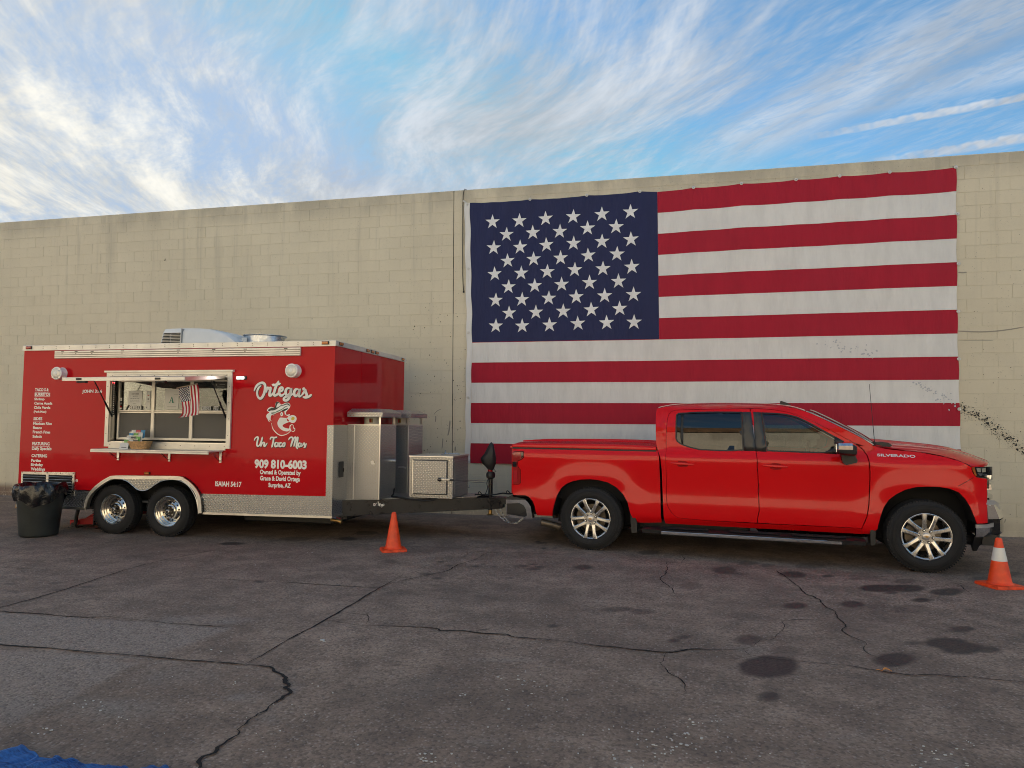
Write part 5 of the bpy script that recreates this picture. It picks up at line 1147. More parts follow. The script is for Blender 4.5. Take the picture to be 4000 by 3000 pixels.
# ================================================================ BIG FLAG ON THE WALL
def cloth(name, col, bump=.25):
    m = bpy.data.materials.new(name); m.use_nodes = True; t = NT(m.node_tree); b = t.n['Principled BSDF']
    g = t.new('ShaderNodeNewGeometry').outputs['Position']
    n = t.noise(t.vmath('MULTIPLY', g, (3.0, 1, .8)), 2.0, 5, .6); n2 = t.noise(g, .9, 3, .5)
    c = t.mix(t.ramp(n, .3, .75), tuple(col)+(1,), tuple(x*.88 for x in col)+(1,))
    c = t.mix(t.math('MULTIPLY', t.ramp(n2, .4, .7), .25), c, tuple(x*.80+.01 for x in col)+(1,))
    t.put(b.inputs['Base Color'], c); b.inputs['Roughness'].default_value = .65; b.inputs['Sheen Weight'].default_value = .25; b.inputs['Specular IOR Level'].default_value = .25
    w_ = t.noise(t.vmath('MULTIPLY', g, (9.0, 1, 1.6)), 2.2, 4, .55)
    t.put(b.inputs['Normal'], t.bump(w_, bump, .03)); MATS[name] = m
cloth('flag_red', (.47, .010, .032), .45); cloth('flag_white', (.88, .855, .80), .5); cloth('flag_blue', (.022, .028, .095), .5)
pmat('star_white', (.88, .87, .85), .6, noise=.05)
FLG = thing('wall_flag', 'huge flag of stars and stripes hung flat on the cream block wall', 'flag', (0, 11.9727, 0), (BETA, 0, 0))
FT = [(-3.642,5.492),(-2.556,5.482),(-1.569,5.489),(-0.6777,5.495),(-0.3916,5.482),(0.1917,5.5),(0.945,5.516),(1.772,5.52),(2.416,5.529),(3.133,5.54),(4.054,5.547)]
FM = [(-3.589,3.014),(-0.3561,3.01),(4.042,3.023)]
FB = [(-3.614,0.8963),(0.1371,0.8931),(4.015,0.8796)]
xL = [FT[0][0], FM[0][0], FB[0][0]]; xR = [FT[-1][0], FM[2][0], FT[-1][0]+.01]
FLEN = xR[0]-xL[0]; SC = (FT[4][0]-xL[0])/FLEN
grom_s = [(p[0]-xL[0])/FLEN for p in FT if p is not FT[4]]
def flag_pt(s, t, lift=0.0):
    # quadratic side edges, scalloped top between the fixings
    q = lambda a: a[0]+(a[1]-a[0])*t/.5385 if t < .5385 else a[1]+(a[2]-a[1])*(t-.5385)/.4615
    x = q(xL)+(q(xR)-q(xL))*s
    ztop = np.interp(s, [(p[0]-xL[0])/FLEN for p in FT], [p[1] for p in FT])
    d = min(abs(s-g) for g in grom_s); sag = -.014*min(1, d/.045)**1.3
    zmid = np.interp(s, [0, .385, 1], [p[1] for p in FM]); zbot = FB[0][1]+(.93-FB[0][1])*s
    ztop += sag*(1-t)**2
    z = ztop+(zmid-ztop)*t/.5385 if t < .5385 else zmid+(zbot-zmid)*(t-.5385)/.4615
    x += .012*math.sin(t*13*math.pi)*(s-.5)*2*.6
    y = -.022-.010*(math.sin(s*31+2.2*math.sin(t*4+s*3))*(.35+.65*t)+.6*math.sin(s*57+t*5+1.1)*t*t+.5*math.sin((s*19+t*11)))
    if s < .40 and t < .54: y -= .006*math.sin((s*80-t*46))*math.sin(s*9)*math.sin(t*6)+.004*math.sin(s*140+t*55)
    y -= .02*t*(1-abs(2*s-1)**3)
    dg = min(abs(s-g) for g in grom_s); y -= .010*math.exp(-t*9)*math.cos(dg*130)
    return (x, min(y, -.008)-lift, z)
for k in range(13):
    t0, t1 = k/13, (k+1)/13; s0 = SC if k < 7 else 0.0
    mb = MB().grid(lambda s, t: flag_pt(s, t), np.linspace(s0, 1, 90 if k < 7 else 140), np.linspace(t0+.0005, t1-.0005, 6))
    st = mb.build('stripe', MATS['flag_red' if k % 2 == 0 else 'flag_white'], FLG, smooth=180, uv=False)
    if k: MB().tube([flag_pt(s, t0, .0015) for s in np.linspace(s0, 1, 110)], .0045, 5).build('seam', MATS['flag_white' if k % 2 == 0 else 'flag_red'], FLG, smooth=60, uv=False)
MB().grid(flag_pt, np.linspace(0, SC-.0003, 70), np.linspace(0, 7/13-.0005, 50)).build('canton', MATS['flag_blue'], FLG, smooth=180, uv=False)
MB().grid(lambda s, t: (lambda p: (p[0]-.10+s*.099, p[1]-.004, p[2]))(flag_pt(0.0, t)), (0, .5, 1), np.linspace(0, 1, 40)).build('header_band', MATS['flag_white'], FLG, smooth=180, uv=False)
SR = [[(1065, 478), (1122, 476), (1179, 471), (1238, 466), (1300, 461), (1360, 457)]]
STARS = [(-3.227,5.126),(-2.747,5.122),(-2.282,5.133),(-1.802,5.138),(-1.313,5.15),(-0.8349,5.16),(-2.975,4.893),(-2.506,4.9),(-2.034,4.896),(-1.556,4.924),(-1.073,4.921),(-3.205,4.67),(-2.732,4.659),(-2.266,4.673),(-1.796,4.678),(-1.311,4.685),(-0.8265,4.694),(-2.954,4.43),(-2.489,4.438),(-2.018,4.435),(-1.544,4.457),(-1.059,4.458),(-3.187,4.208),(-2.711,4.204),(-2.247,4.208),(-1.773,4.222),(-1.295,4.221),(-0.8128,4.232),(-2.936,3.974),(-2.467,3.973),(-1.997,3.978),(-1.522,3.994),(-1.034,3.998),(-3.165,3.747),(-2.694,3.743),(-2.22,3.749),(-1.747,3.758),(-1.266,3.761),(-0.7866,3.767),(-2.922,3.513),(-2.445,3.513),(-1.97,3.518),(-1.492,3.533),(-1.016,3.538),(-3.159,3.295),(-2.687,3.284),(-2.206,3.288),(-1.719,3.303),(-1.233,3.306),(-0.7784,3.303)]
def flag_y(x, z):
    s = (x-xL[0])/FLEN; zt = FT[0][1]; t = min(.53, max(.01, (zt-z)/(zt-FM[0][1])*.5385)); return flag_pt(s, t)[1]
for (x, z) in STARS:
    R = .136; ro = rnd.uniform(-.05, .05); mb = MB(); vs = [(x, flag_y(x, z)-.012, z)]
    for q in range(10):
        a = math.pi/2+q*math.pi/5+ro; r = R if q % 2 == 0 else R*.385
        px, pz = x+r*math.cos(a), z+r*math.sin(a); vs.append((px, flag_y(px, pz)-.007, pz))
    mb.add(vs, [(0, 1+q, 1+(q+1) % 10) for q in range(10)]); mb.build('star', MATS['star_white'], FLG, uv=False)
pmat('grommet', (.72, .70, .64), .4, .3)
for (x, z) in [(-2.556,5.482),(-1.569,5.489),(-0.6777,5.495),(0.1917,5.5),(0.945,5.516),(1.772,5.52),(2.416,5.531),(3.133,5.54),(4.047,5.547),(4.061,4.832),(4.064,4.073),(4.05,3.349),(4.047,2.632),(4.043,1.879),(-3.663,4.315),(-3.656,3.188),(-3.654,2.05),(-3.652,0.9357),(-3.684,5.468)]:
    o = MB().lathe([(.026, -.034), (.026, -.042), (.018, -.046), (.010, -.044), (.009, -.036)], 14, 1, (x, 0, z)).build('grommet', MATS['grommet'], FLG, 40, uv=False)
    MB().cyl((x, -.036, z), (x, -.049, z), .007, 8).build('screw', MATS['steel'], o, uv=False)
# grey soot smudges on the lower white stripes
pmat('soot', (.55, .55, .56), .8)
r_ = random.Random(9); mb = MB()
for (p, q, n, sp) in (([(2.128,2.923)][0], [(2.911,2.705)][0], 42, .07), ([(3.448,2.267)][0], [(4.02,1.973)][0], 60, .07)):
    for _ in range(n):
        u = r_.random(); x = p[0]+(q[0]-p[0])*u+r_.gauss(0, sp); z = p[1]+(q[1]-p[1])*u+r_.gauss(0, sp*.8); s = (x-xL[0])/FLEN
        if s > .992: continue
        t_ = 7/13+(FM[0][1]-z)/(FM[0][1]-FB[0][1])*6/13; blot(mb, x, z, r_.uniform(.004, .024), r_.uniform(.5, 1), r_.uniform(0, 3), y=flag_pt(s, min(1, t_))[1]-.004)
tag(mb.build('soot_smudge', MATS['soot'], FLG, uv=False), kind='stuff')
# cord over the wall top and the shackle that ties the flag corner
crd = thing('hanging_cord', 'thin black cord hanging down the wall beside the flag corner', 'cord', (0, 11.9727, 0), (BETA, 0, 0))
cp = [(-3.757,5.703),(-3.776,5.636),(-3.779,5.476),(-3.779,5.02),(-3.778,4.564),(-3.776,4.224),(-3.77,4.065),(-3.755,3.917)]
MB().tube([(cp[0][0]+.03, .02, 5.75), (cp[0][0], -.012, 5.752)]+[(p[0], -.012-.004*math.sin(i), p[1]) for i, p in enumerate(cp[1:])], .007, 6).build('cord', MATS['black_plastic'], crd, smooth=60, uv=False)
x, z = cp[-1]; MB().lathe([(0, -.022), (.016, -.012), (.016, .012), (0, .022)], 8, 2, (x, -.016, z)).build('knot', MATS['black_plastic'], crd, uv=False)
shk = [(-3.775,5.54),(-3.668,5.458)]
MB().tube([(shk[0][0], -.02, shk[0][1]), (shk[1][0], -.03, shk[1][1])], .014, 8).build('tie_strap', MATS['grommet'], crd, uv=False)

# ================================================================ PICKUP TRUCK
TRK = thing('pickup_truck', 'glossy red crew cab pickup truck towing the food trailer', 'pickup truck', (-1.117, 9.058, 0), (0, 0, -.0916))
CY = 1.01                                   # centreline offset from the near flank
def kp(name, mb, mat, parent=None, smooth=None, uv=False): return mb.build(name, MATS[mat], parent or TRK, smooth, uv)
def mirror(mb):
    q = MB(); q.v = [(p[0], 2*CY-p[1], p[2]) for p in mb.v]; q.f = [f[::-1] for f in mb.f]; return q
def both(name, mb, mat, parent=None, smooth=None):
    a = kp(name, mb, mat, parent, smooth); kp(name, mirror(mb), mat, parent, smooth); return a
HP = np.array([(.25, .16), (.33, .12), (.38, .085), (.42, .050), (.45, .030), (.50, .022), (.60, .018), (.70, .022), (.80, .024), (.92, .018), (1.04, .008), (1.14, .002), (1.195, .0), (1.212, .003), (1.235, .016), (1.26, .030), (1.29, .042), (1.34, .048), (1.4, .055), (1.5, .069), (1.6, .084), (1.7, .104), (1.75, .118), (1.79, .138), (1.82, .168), (1.845, .215), (1.86, .27), (1.88, .36)])
HPs = np.array(catmull([tuple(p) for p in HP], 6))
def archdist(l, h, l0, h0, rx, ry):
    u, v = (l-l0)/rx, (h-h0)/ry; return (abs(u)**2.6+abs(v)**2.6)**(1/2.6)
def wf_(l, h):
    w = float(np.interp(h, HPs[:, 0], HPs[:, 1]))
    # wheel-arch flares stand out of the flank
    for (l0, h0, rx, ry) in ((-.03, .36, .525, .545), (3.745, .40, .495, .55)):
        if h > .25:
            d = archdist(l, h, l0, h0, rx, ry)-1.0
            if d < .75:
                a = math.exp(-((max(d, 0)-.04)/.26)**2) if d > .04 else 1.0
                w -= .024*a*min(1, max(0, (1.20-h)/.25))
    # hood shoulder over the front fender, nose and tail taper in plan
    if l > 3.2 and h > 1.2: w += (h-1.2)*.35*min(1, (l-3.2)/.3)
    if l > 4.08: w += .30*((l-4.08)/.45)**2.5
    if l < -.95: w += .10*((-.95-l)/.2)**2*.6
    if l < .88 and h > 1.2: w -= min(.02, (h-1.2)*.15)
    return w
PX = lambda d: (lambda l, h: wf_(l, h)+d)
# --- bed side
bed = [(-1.087,1.26),(-0.4864,1.27),(0.123,1.278),(0.8182,1.277),(0.8379,1.185),(0.8446,0.9575),(0.8511,0.6734),(0.8576,0.3862),(0.7063,0.3738),(0.5519,0.3698),(0.5173,0.4152),(0.4812,0.4922),(0.4477,0.6271),(0.3895,0.7255),(0.3016,0.8089),(0.1983,0.8632),(0.0943,0.8859),(-0.0255,0.8964),(-0.1463,0.8878),(-0.2527,0.8649),(-0.3445,0.8261),(-0.4134,0.7671),(-0.467,0.6757),(-0.505,0.555),(-0.5276,0.4647),(-0.5396,0.4002),(-0.7541,0.3938),(-0.7709,0.5129),(-0.8032,0.5866),(-0.8592,0.6369),(-0.9072,0.6545),(-1.081,0.6473),(-1.087,0.787)]
tlp = [(-1.096,1.223),(-0.9317,1.224),(-0.9247,1.157),(-0.9597,1.126),(-1.011,1.103),(-1.02,1.063),(-1.007,1.018),(-0.9776,0.9854),(-0.976,0.8214),(-0.9967,0.7964),(-1.082,0.7902)]
bed_full = bed[:-1]+tlp[::-1][0:1]+[(tlp[6][0], tlp[6][1])]
bed2 = [(-1.087,1.26),(-0.4864,1.27),(0.123,1.278),(0.8182,1.277),(0.8379,1.185),(0.8446,0.9575),(0.8511,0.6734),(0.8576,0.3862),(0.7063,0.3738),(0.5519,0.3698),(0.5173,0.4152),(0.4812,0.4922),(0.4477,0.6271),(0.3895,0.7255),(0.3016,0.8089),(0.1983,0.8632),(0.0943,0.8859),(-0.0255,0.8964),(-0.1463,0.8878),(-0.2527,0.8649),(-0.3445,0.8261),(-0.4134,0.7671),(-0.467,0.6757),(-0.505,0.555),(-0.5276,0.4647),(-0.5396,0.4002),(-0.7541,0.3938),(-0.7709,0.5129),(-0.8032,0.5866),(-0.8592,0.6369),(-0.9072,0.6545),(-1.081,0.6473),(-1.084,0.7841),(-0.9918,0.7905),(-0.9679,0.8141),(-0.9696,0.9887),(-1,1.024),(-1.011,1.064),(-1.001,1.097),(-0.9532,1.12),(-0.9166,1.151),(-0.9237,1.23),(-1.09,1.23)]
both('bed_side', panel(bed2, PX(0), .045, (), .03, .03), 'truck_red', smooth=32)
tl = both('tail_light', panel(tlp, PX(.004), .04, (), .06, .02), 'marker_red', smooth=40)
tlo = [(-1.057,1.212),(-0.9685,1.211),(-0.9649,1.168),(-1.021,1.139),(-1.06,1.154)]
both('light_module', panel(tlo, PX(-.002), .05, (), .01, .03), 'amber' if False else 'marker_red', tl, 30)
tl3 = [(-1.074,0.9703),(-1.019,0.9795),(-1.015,0.8276),(-1.069,0.8181)]
pmat('tail_glow', (.50, .012, .02), .12, coat=1.0)
both('light_module', panel(tl3, PX(-.002), .05, (), .01, .03), 'tail_glow', tl, 30)
tl4 = [(-1.093,1.089),(-1.027,1.091),(-1.03,1.023),(-1.091,1.022)]
both('light_bezel', panel(tl4, PX(-.001), .05, (), .01, .03), 'black_gloss', tl, 30)
tl5 = [(-0.9606,1.217),(-0.9316,1.215),(-0.9311,1.16),(-0.9566,1.141)]
both('light_bezel', panel(tl5, PX(-.001), .05, (), .01, .03), 'black_gloss', tl, 30)
# --- cab side: pillars, roof rail and sill in one pressing
rd_rear = [(0.9815,1.769),(0.9489,1.737),(0.9344,1.7),(0.9249,1.643),(0.9151,1.471)]+[(0.9183,1.295),(0.9162,1.219)]+[(0.9207,0.96),(0.9228,0.6765),(0.9353,0.5993),(0.9881,0.5101),(1.058,0.4574)]
rd_top = [(1.913,1.805),(1.52,1.801),(1.153,1.791),(1.016,1.783)]
seam_b = [(1.913,1.805)]+[(1.929,1.712),(1.951,1.547)]+[(1.972,1.335)]+[(1.988,1.198),(1.999,0.8865),(2.005,0.5876),(1.988,0.5122),(1.982,0.4432)]
fd_top = [(2.021,1.809),(2.194,1.791),(2.294,1.774),(2.38,1.751),(2.502,1.706),(2.623,1.653)]+[(2.739,1.589),(2.856,1.522),(2.973,1.454)]+[(3.044,1.411)]
fd_front = [(3.084,1.38),(3.133,1.337),(3.172,1.272)]+[(3.189,1.185),(3.194,1.091),(3.191,0.9308),(3.177,0.7159),(3.156,0.5864),(3.129,0.5137),(3.102,0.4465)]
bot = [(3.104,0.444),(1.982,0.4377)]+[(1.398,0.442),(1.056,0.452)]
roof_edge = [(.800, 1.800), (.90, 1.822), (1.03, 1.838), (1.25, 1.849), (1.5, 1.853), (1.8, 1.852), (2.05, 1.846), (2.27, 1.832), (2.42, 1.806), (2.54, 1.768)]
a_pillar = [(2.60, 1.745), (2.75, 1.672), (2.97, 1.556), (3.12, 1.470), (3.24, 1.388)]
cab_rear = [(.905, .375), (.890, .45), (.876, .80), (.868, 1.05), (.852, 1.20), (.822, 1.27), (.800, 1.36), (.792, 1.5), (.788, 1.68), (.792, 1.76)]
cab = cab_rear+roof_edge+a_pillar+[(3.17, 1.372)]+fd_top[::-1]+rd_top[1:]+rd_rear+bot[::-1][1:]+[(3.103, .375)]
both('cab_side', panel(cab, PX(0), .045, (), .03, .03), 'truck_red', smooth=32)
# --- doors
rd = [rd_rear[0]]+rd_rear[1:]+[(p[0], p[1]) for p in (bot[2],)]+seam_b[::-1]+rd_top[1:]
rd = offset_ring(rd, .0045)
fd = seam_b+bot[:1]+fd_front[::-1][1:]+fd_top[::-1]
fd = offset_ring(fd, .0045)
w_rear = catmull([(1.035,1.726),(1.061,1.75),(1.28,1.764),(1.522,1.769),(1.818,1.767),(1.838,1.297)]+[(1.639,1.285),(1.329,1.291),(1.189,1.322),(1.097,1.355),(1.048,1.391),(1.031,1.429),(1.03,1.612)], 1)
w_front = [(2.039,1.76),(2.193,1.755),(2.317,1.744),(2.439,1.712),(2.56,1.652)]+[(2.738,1.547),(2.844,1.484),(2.937,1.431)]+[(2.915,1.332),(2.85,1.286),(2.493,1.286),(2.094,1.295)]
def window(outline, hole_w, door, glass, trimw=.016):
    inner = offset_ring(hole_w, trimw)
    V, T = tri_poly(densify(hole_w, .03), [densify(inner, .03)])
    mb = MB().add([(p[0], wf_(*p)-.003, p[1]) for p in V], T)
    both('window_trim', mb, 'black_plastic', door, 30)
    both('window_glass', panel(offset_ring(hole_w, trimw-.004), PX(.012), .06, (), 0, .04), glass, door, 180)
# handle: sculpted bar proud of the door skin, cup shade as a flat darker patch
def handle(door, pa, pb):
    l0, l1 = pa[0], pb[0]; h = (pa[1]+pb[1])/2; n = 14; mb = MB(); R = []
    for i in range(n+1):
        u = i/n; l = l0+(l1-l0)*u; e = math.sin(math.pi*min(1, max(0, u)))**.35 if 0 < u < 1 else .15
        hh = .017*max(.45, e); yy = wf_(l, h)-.004-.034*max(.12, math.sin(math.pi*u)**.5 if 0 < u < 1 else .12)
        for (a, b) in ((-1, .6), (-.75, -.15), (.2, -.25), (.85, .0), (1, .6), (0, 1.0)): R.append((l, yy+b*.014, h+a*hh-(u-.5)*.012))
    mb.add(R, [(i*6+k, i*6+(k+1) % 6, (i+1)*6+(k+1) % 6, (i+1)*6+k) for i in range(n) for k in range(6)]+[tuple(range(6)), tuple(range(n*6+5, n*6-1, -1))])
    hd = both('handle', mb, 'truck_red', door, 50)
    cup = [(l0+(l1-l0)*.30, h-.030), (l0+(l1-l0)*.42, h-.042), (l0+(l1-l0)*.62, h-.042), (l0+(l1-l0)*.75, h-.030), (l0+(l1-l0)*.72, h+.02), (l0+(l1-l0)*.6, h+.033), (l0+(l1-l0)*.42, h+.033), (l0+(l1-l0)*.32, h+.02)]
    kp('cup_shade_patch', panel(catmull(cup, 4, True), PX(-.0016), .05, (), 0, .02), 'cup_shade_red', door, 180)
    kp('lock_cap', MB().lathe([(0, -.005), (.0065, -.0045), (.007, 0)], 12, 1, (l0+(l1-l0)*.29, wf_(l0+.06, h)-.030, h+.002)), 'chrome', door, 40)
car_paint('cup_shade_red', (.30, .004, .005), .5, 0.0, 0.0, .4, 1.45, .1)  # darker copy of the truck red, shade of the handle cup in its colour
d1 = both('rear_door', panel(rd, PX(0), .045, [w_rear], .03, .03), 'truck_red', smooth=32)
window(rd, w_rear, d1, 'tinted_glass')
d2 = both('front_door', panel(fd, PX(0), .045, [w_front], .03, .03), 'truck_red', smooth=32)
window(fd, w_front, d2, 'front_glass')
pmat('applique', (.035, .034, .033), .33)
ap1 = [(1.82,1.763),(1.92,1.765)]+[(1.975,1.295),(1.837,1.295)]; ap2 = [(1.948,1.764),(2.038,1.76)]+[(2.093,1.288),(1.968,1.292)]
both('pillar_applique', panel(ap1, PX(-.0022), .06, (), .002, .05), 'applique', d1, 180); both('pillar_applique', panel(ap2, PX(-.0022), .06, (), .002, .05), 'applique', d2, 180)
dv_ = [(1.095,1.742),(1.124,1.744),(1.126,1.361),(1.104,1.37),(1.089,1.448)]
both('glass_divider', panel(dv_, PX(.006), .06, (), .004, .05), 'black_plastic', d1, 180)
sail = [(2.842,1.482),(2.936,1.427),(2.917,1.331),(2.852,1.278),(2.719,1.285),(2.734,1.305),(2.832,1.355)]
both('mirror_sail', panel(sail, PX(-.004), .05, (), .01, .04), 'black_plastic', d2, 180)
handle(d1, *[(0.9781,1.131),(1.253,1.12)]); handle(d2, *[(2.051,1.132),(2.325,1.12)])
# --- front fender
fen = [(3.124,1.405)]+[(3.208,1.392),(3.286,1.367),(3.361,1.351),(3.438,1.339),(3.721,1.316),(3.969,1.268),(4.115,1.216),(4.187,1.173)]+[(4.208,1.102),(4.243,1.059),(4.335,1.046)]+[(4.362,1.04),(4.36,0.8541),(4.351,0.5666)]+[(4.233,0.561)]+[(4.203,0.6532),(4.169,0.7475),(4.123,0.8278),(4.064,0.8943),(3.98,0.9297),(3.882,0.9454),(3.759,0.945),(3.647,0.9337),(3.545,0.9017),(3.456,0.8487),(3.378,0.7817),(3.325,0.6942),(3.292,0.5933),(3.268,0.4999),(3.26,0.4498),(3.198,0.3866),(3.104,0.3783),(3.105,0.4439)]+[(p[0]+.006, p[1]) for p in fd_front[::-1][1:]]+[(3.175, 1.375)]
both('front_fender', panel(fen, PX(0), .04, (), .03, .025), 'truck_red', smooth=32)
sg = catmull([(4.061,0.9613),(4.12,0.9972),(4.209,1.056)], 5); mb = MB(); stroke(mb, sg, .006, 0, False)
mb.v = [(p[0], wf_(p[0], p[2])-.0012, p[2]) for p in mb.v]; kp('bumper_seam', mb, 'dark')
# badge
pmat('badge_white', (.78, .75, .70), .3, .2)
ba, bb = [(3.276,1.266),(3.664,1.258)]
cu = text_part('SILVERADO', MATS['badge_white'], TRK, ba[0], bb[0], 0, .028, 0, name='badge', bold=.03)
for v in cu.data.vertices:
    l = v.co.x; u = (l-ba[0])/(bb[0]-ba[0]); h = ba[1]+(bb[1]-ba[1])*u+v.co.z*1.05; v.co = Vector((l, wf_(l, h)-.004, h))
# --- arches: dark liners
def liner(pts, d=.34):
    p = catmull(pts, 3); n = len(p)
    mb = MB().add([(q[0], wf_(*q)+y, q[1]) for q in p for y in (.006, d)], [(2*i, 2*i+1, 2*i+3, 2*i+2) for i in range(n-1)])
    mb.add([(q[0], wf_(*q)+d, q[1]) for q in p]+[(p[-1][0], d, .3), (p[0][0], d, .3)], [tuple(range(n+2))]); return mb
both('wheel_liner', liner([(0.5519,0.3698),(0.5173,0.4152),(0.4812,0.4922),(0.4477,0.6271),(0.3895,0.7255),(0.3016,0.8089),(0.1983,0.8632),(0.0943,0.8859),(-0.0255,0.8964),(-0.1463,0.8878),(-0.2527,0.8649),(-0.3445,0.8261),(-0.4134,0.7671),(-0.467,0.6757),(-0.505,0.555),(-0.5276,0.4647),(-0.5396,0.4002)]), 'dark')
both('wheel_liner', liner([(4.22,0.5667),(4.203,0.6532),(4.169,0.7475),(4.123,0.8278),(4.064,0.8943),(3.98,0.9297),(3.882,0.9454),(3.759,0.945),(3.647,0.9337),(3.545,0.9017),(3.456,0.8487),(3.378,0.7817),(3.325,0.6942),(3.292,0.5933),(3.268,0.4999),(3.26,0.4498)]), 'dark')
for q in ([(0.4812,0.4965),(0.5274,0.4944),(0.5634,0.3604),(0.5605,0.2532),(0.4943,0.2422),(0.4812,0.3989)], [(3.196,0.4959),(3.251,0.4947),(3.243,0.3921),(3.238,0.2672),(3.192,0.2586),(3.189,0.3889)]):
    both('mud_flap', MB().prism(q, 1, .02, .26), 'black_plastic')
# --- cab shell: roof, windscreen, rear glass
def loft(edge, inset, crown, bow=0.0, nv=17, y0f=None):
    def f(i, v):
        l, h = edge[int(i)]; y0 = wf_(l, h)+inset if y0f is None else y0f; c = 4*v*(1-v)
        return (l+bow*c**.8, y0+(2*CY-2*y0)*v, h+crown*(1-(1-c)**1.6))
    return MB().grid(f, range(len(edge)), np.linspace(0, 1, nv))
re_ = catmull(roof_edge, 3)
kp('roof', loft(re_, 0.001, .045), 'truck_red', smooth=60)
ws = catmull([roof_edge[-1]]+a_pillar, 3)
kp('windscreen', loft([(p[0], p[1]+.006) for p in ws], .035, .035, .11), 'front_glass', smooth=180)
kp('windscreen_trim', MB().tube([(p[0]+.004, wf_(*p)+.022, p[1]+.008) for p in ws], .010, 6), 'black_plastic', None, 60)
pmat('trim_silver', (.55, .52, .50), .3, .6)
kp('pillar_strip', MB().tube([(p[0]+.003, wf_(*p)+.006, p[1]+.006) for p in ws], .007, 6), 'trim_silver', None, 60)
cr_ = [(.795, 1.79), (.788, 1.6), (.80, 1.36), (.82, 1.27)]
kp('cab_back', loft(cr_, .002, 0, -.0), 'truck_red', smooth=60)
kp('rear_glass', MB().box(.776, .784, .38, 2*CY-.38, 1.40, 1.70, .003), 'tinted_glass')
kp('roof_spoiler_lamp', MB().box(.775, .80, .78, 2*CY-.78, 1.80, 1.835, .006), 'marker_red')
kp('roof_antenna', MB().prism([(2.28, 1.878), (2.42, 1.872), (2.40, 1.888), (2.30, 1.925), (2.285, 1.922)], 1, .97, 1.05), 'black_plastic')
kp('whip_antenna', MB().tube([(3.268, .12, 1.38), (3.262, .12, 1.45), (3.222, .13, 2.09)], [.008, .004, .0025], 6), 'black_plastic')
# --- hood and cowl
hs = catmull([(3.26, 1.378), (3.364, 1.359), (3.55, 1.340), (3.725, 1.321), (3.86, 1.300), (3.974, 1.272), (4.08, 1.238), (4.197, 1.180)], 3)
nH = len(hs)
def hood(i, v):
    l, h = hs[int(i)]; t = i/(nH-1); c = 4*v*(1-v); y0 = wf_(l, h)+.008
    nose = .30*t**2.2
    zc = .062+.03*t-.055*max(0, t-.7)/.3
    rid = .020*(math.exp(-((v-.27)/.035)**2)+math.exp(-((v-.73)/.035)**2))*(1-.6*t)+.012*(1/(1+math.exp(-(v-.27)/.012))-1/(1+math.exp(-(v-.73)/.012)))
    return (l+nose*(1-(1-c)**2.2), y0+(2*CY-2*y0)*v, h+zc*(1-(1-c)**2)+rid)
kp('hood', MB().grid(hood, range(nH), np.linspace(0, 1, 61)), 'truck_red', smooth=60)
lip = [hood(nH-1, v) for v in np.linspace(0, 1, 61)]
kp('hood_lip', MB().add([p for q in lip for p in (q, (q[0]-.01, q[1], q[2]-.03))], [(2*i, 2*i+1, 2*i+3, 2*i+2) for i in range(60)]), 'truck_red', smooth=60)
cw = MB().grid(lambda u, v: (3.10+.27*u+.10*4*v*(1-v)*(1-u*.6), .10+(2*CY-.2)*v, 1.385+.04*(4*v*(1-v))-.015*u), np.linspace(0, 1, 5), np.linspace(0, 1, 24))
kp('cowl', cw, 'black_plastic', smooth=60)
cv = [(3.214,1.419),(3.351,1.423),(3.409,1.419),(3.452,1.389),(3.408,1.353),(3.354,1.36),(3.272,1.375)]
kp('hood_vent', MB().prism(cv, 1, .16, .42), 'black_plastic')
for yy in (.5, 1.15): kp('wiper', MB().tube([(3.30, yy, 1.415), (3.22, yy+.3, 1.45), (3.17, yy+.62, 1.47)], .008, 6), 'black_plastic')
# --- nose: grille, lamps, bumper
def fx(y, base, k=.24): return base+k*(1-((y-CY)/.93)**2)
def bar(z0, z1, base, depth, ya, yb, n=24, k=.24, lean=0.0):
    ys_ = np.linspace(ya, yb, n); mb = MB(); vs = []
    for y in ys_:
        x = fx(y, base, k); vs += [(x-depth, y, z0), (x, y, z0+.006), (x+lean, y, z1-.006), (x-depth+lean, y, z1)]
    mb.add(vs, [(4*i+a, 4*i+(a+1) % 4, 4*i+4+(a+1) % 4, 4*i+4+a) for i in range(n-1) for a in range(4)]+[(0, 1, 2, 3), (4*n-1, 4*n-2, 4*n-3, 4*n-4)]); return mb
yA, yB = .13, 2*CY-.13
kp('grille_core', bar(.60, 1.165, 4.30, .10, yA, yB), 'black_plastic', smooth=40)
g0 = kp('grille_bar', bar(1.03, 1.085, 4.375, .08, yA+.01, yB-.01, lean=.01), 'chrome', smooth=40)
kp('grille_bar', bar(.915, .985, 4.38, .08, yA+.02, yB-.02, lean=-.01), 'chrome', smooth=40)
kp('grille_bar', bar(.80, .835, 4.35, .06, yA+.05, yB-.05), 'black_gloss', smooth=40)
kp('grille_bar', bar(1.00, 1.028, 4.345, .06, yA+.01, yB-.01), 'black_gloss', smooth=40)
for s in (0, 1):
    for (a, b, m_) in ((yA+.0, yA+.02, 'black_gloss'),):
        mb = bar(.93, 1.06, 4.36, .08, a, b, 4); kp('grille_end', mb if not s else mirror(mb), m_, smooth=40)
hl_o = [(4.198,1.17),(4.208,1.129),(4.229,1.081),(4.253,1.06)]+[(4.328,1.054),(4.376,1.047)]+[(4.44, 1.03), (4.44, 1.172)]
hl_ = both('headlight', panel(hl_o, PX(.03), .04, (), .05, .025), 'black_gloss', smooth=40)
am = [(4.201,1.166),(4.228,1.167),(4.242,1.109),(4.252,1.069),(4.232,1.081),(4.211,1.128)]
both('turn_lens', panel(am, PX(.012), .05, (), .015, .03), 'amber', hl_, 40)
pmat('lamp_clear', (.80, .78, .68), .12, .2, coat=1.0)
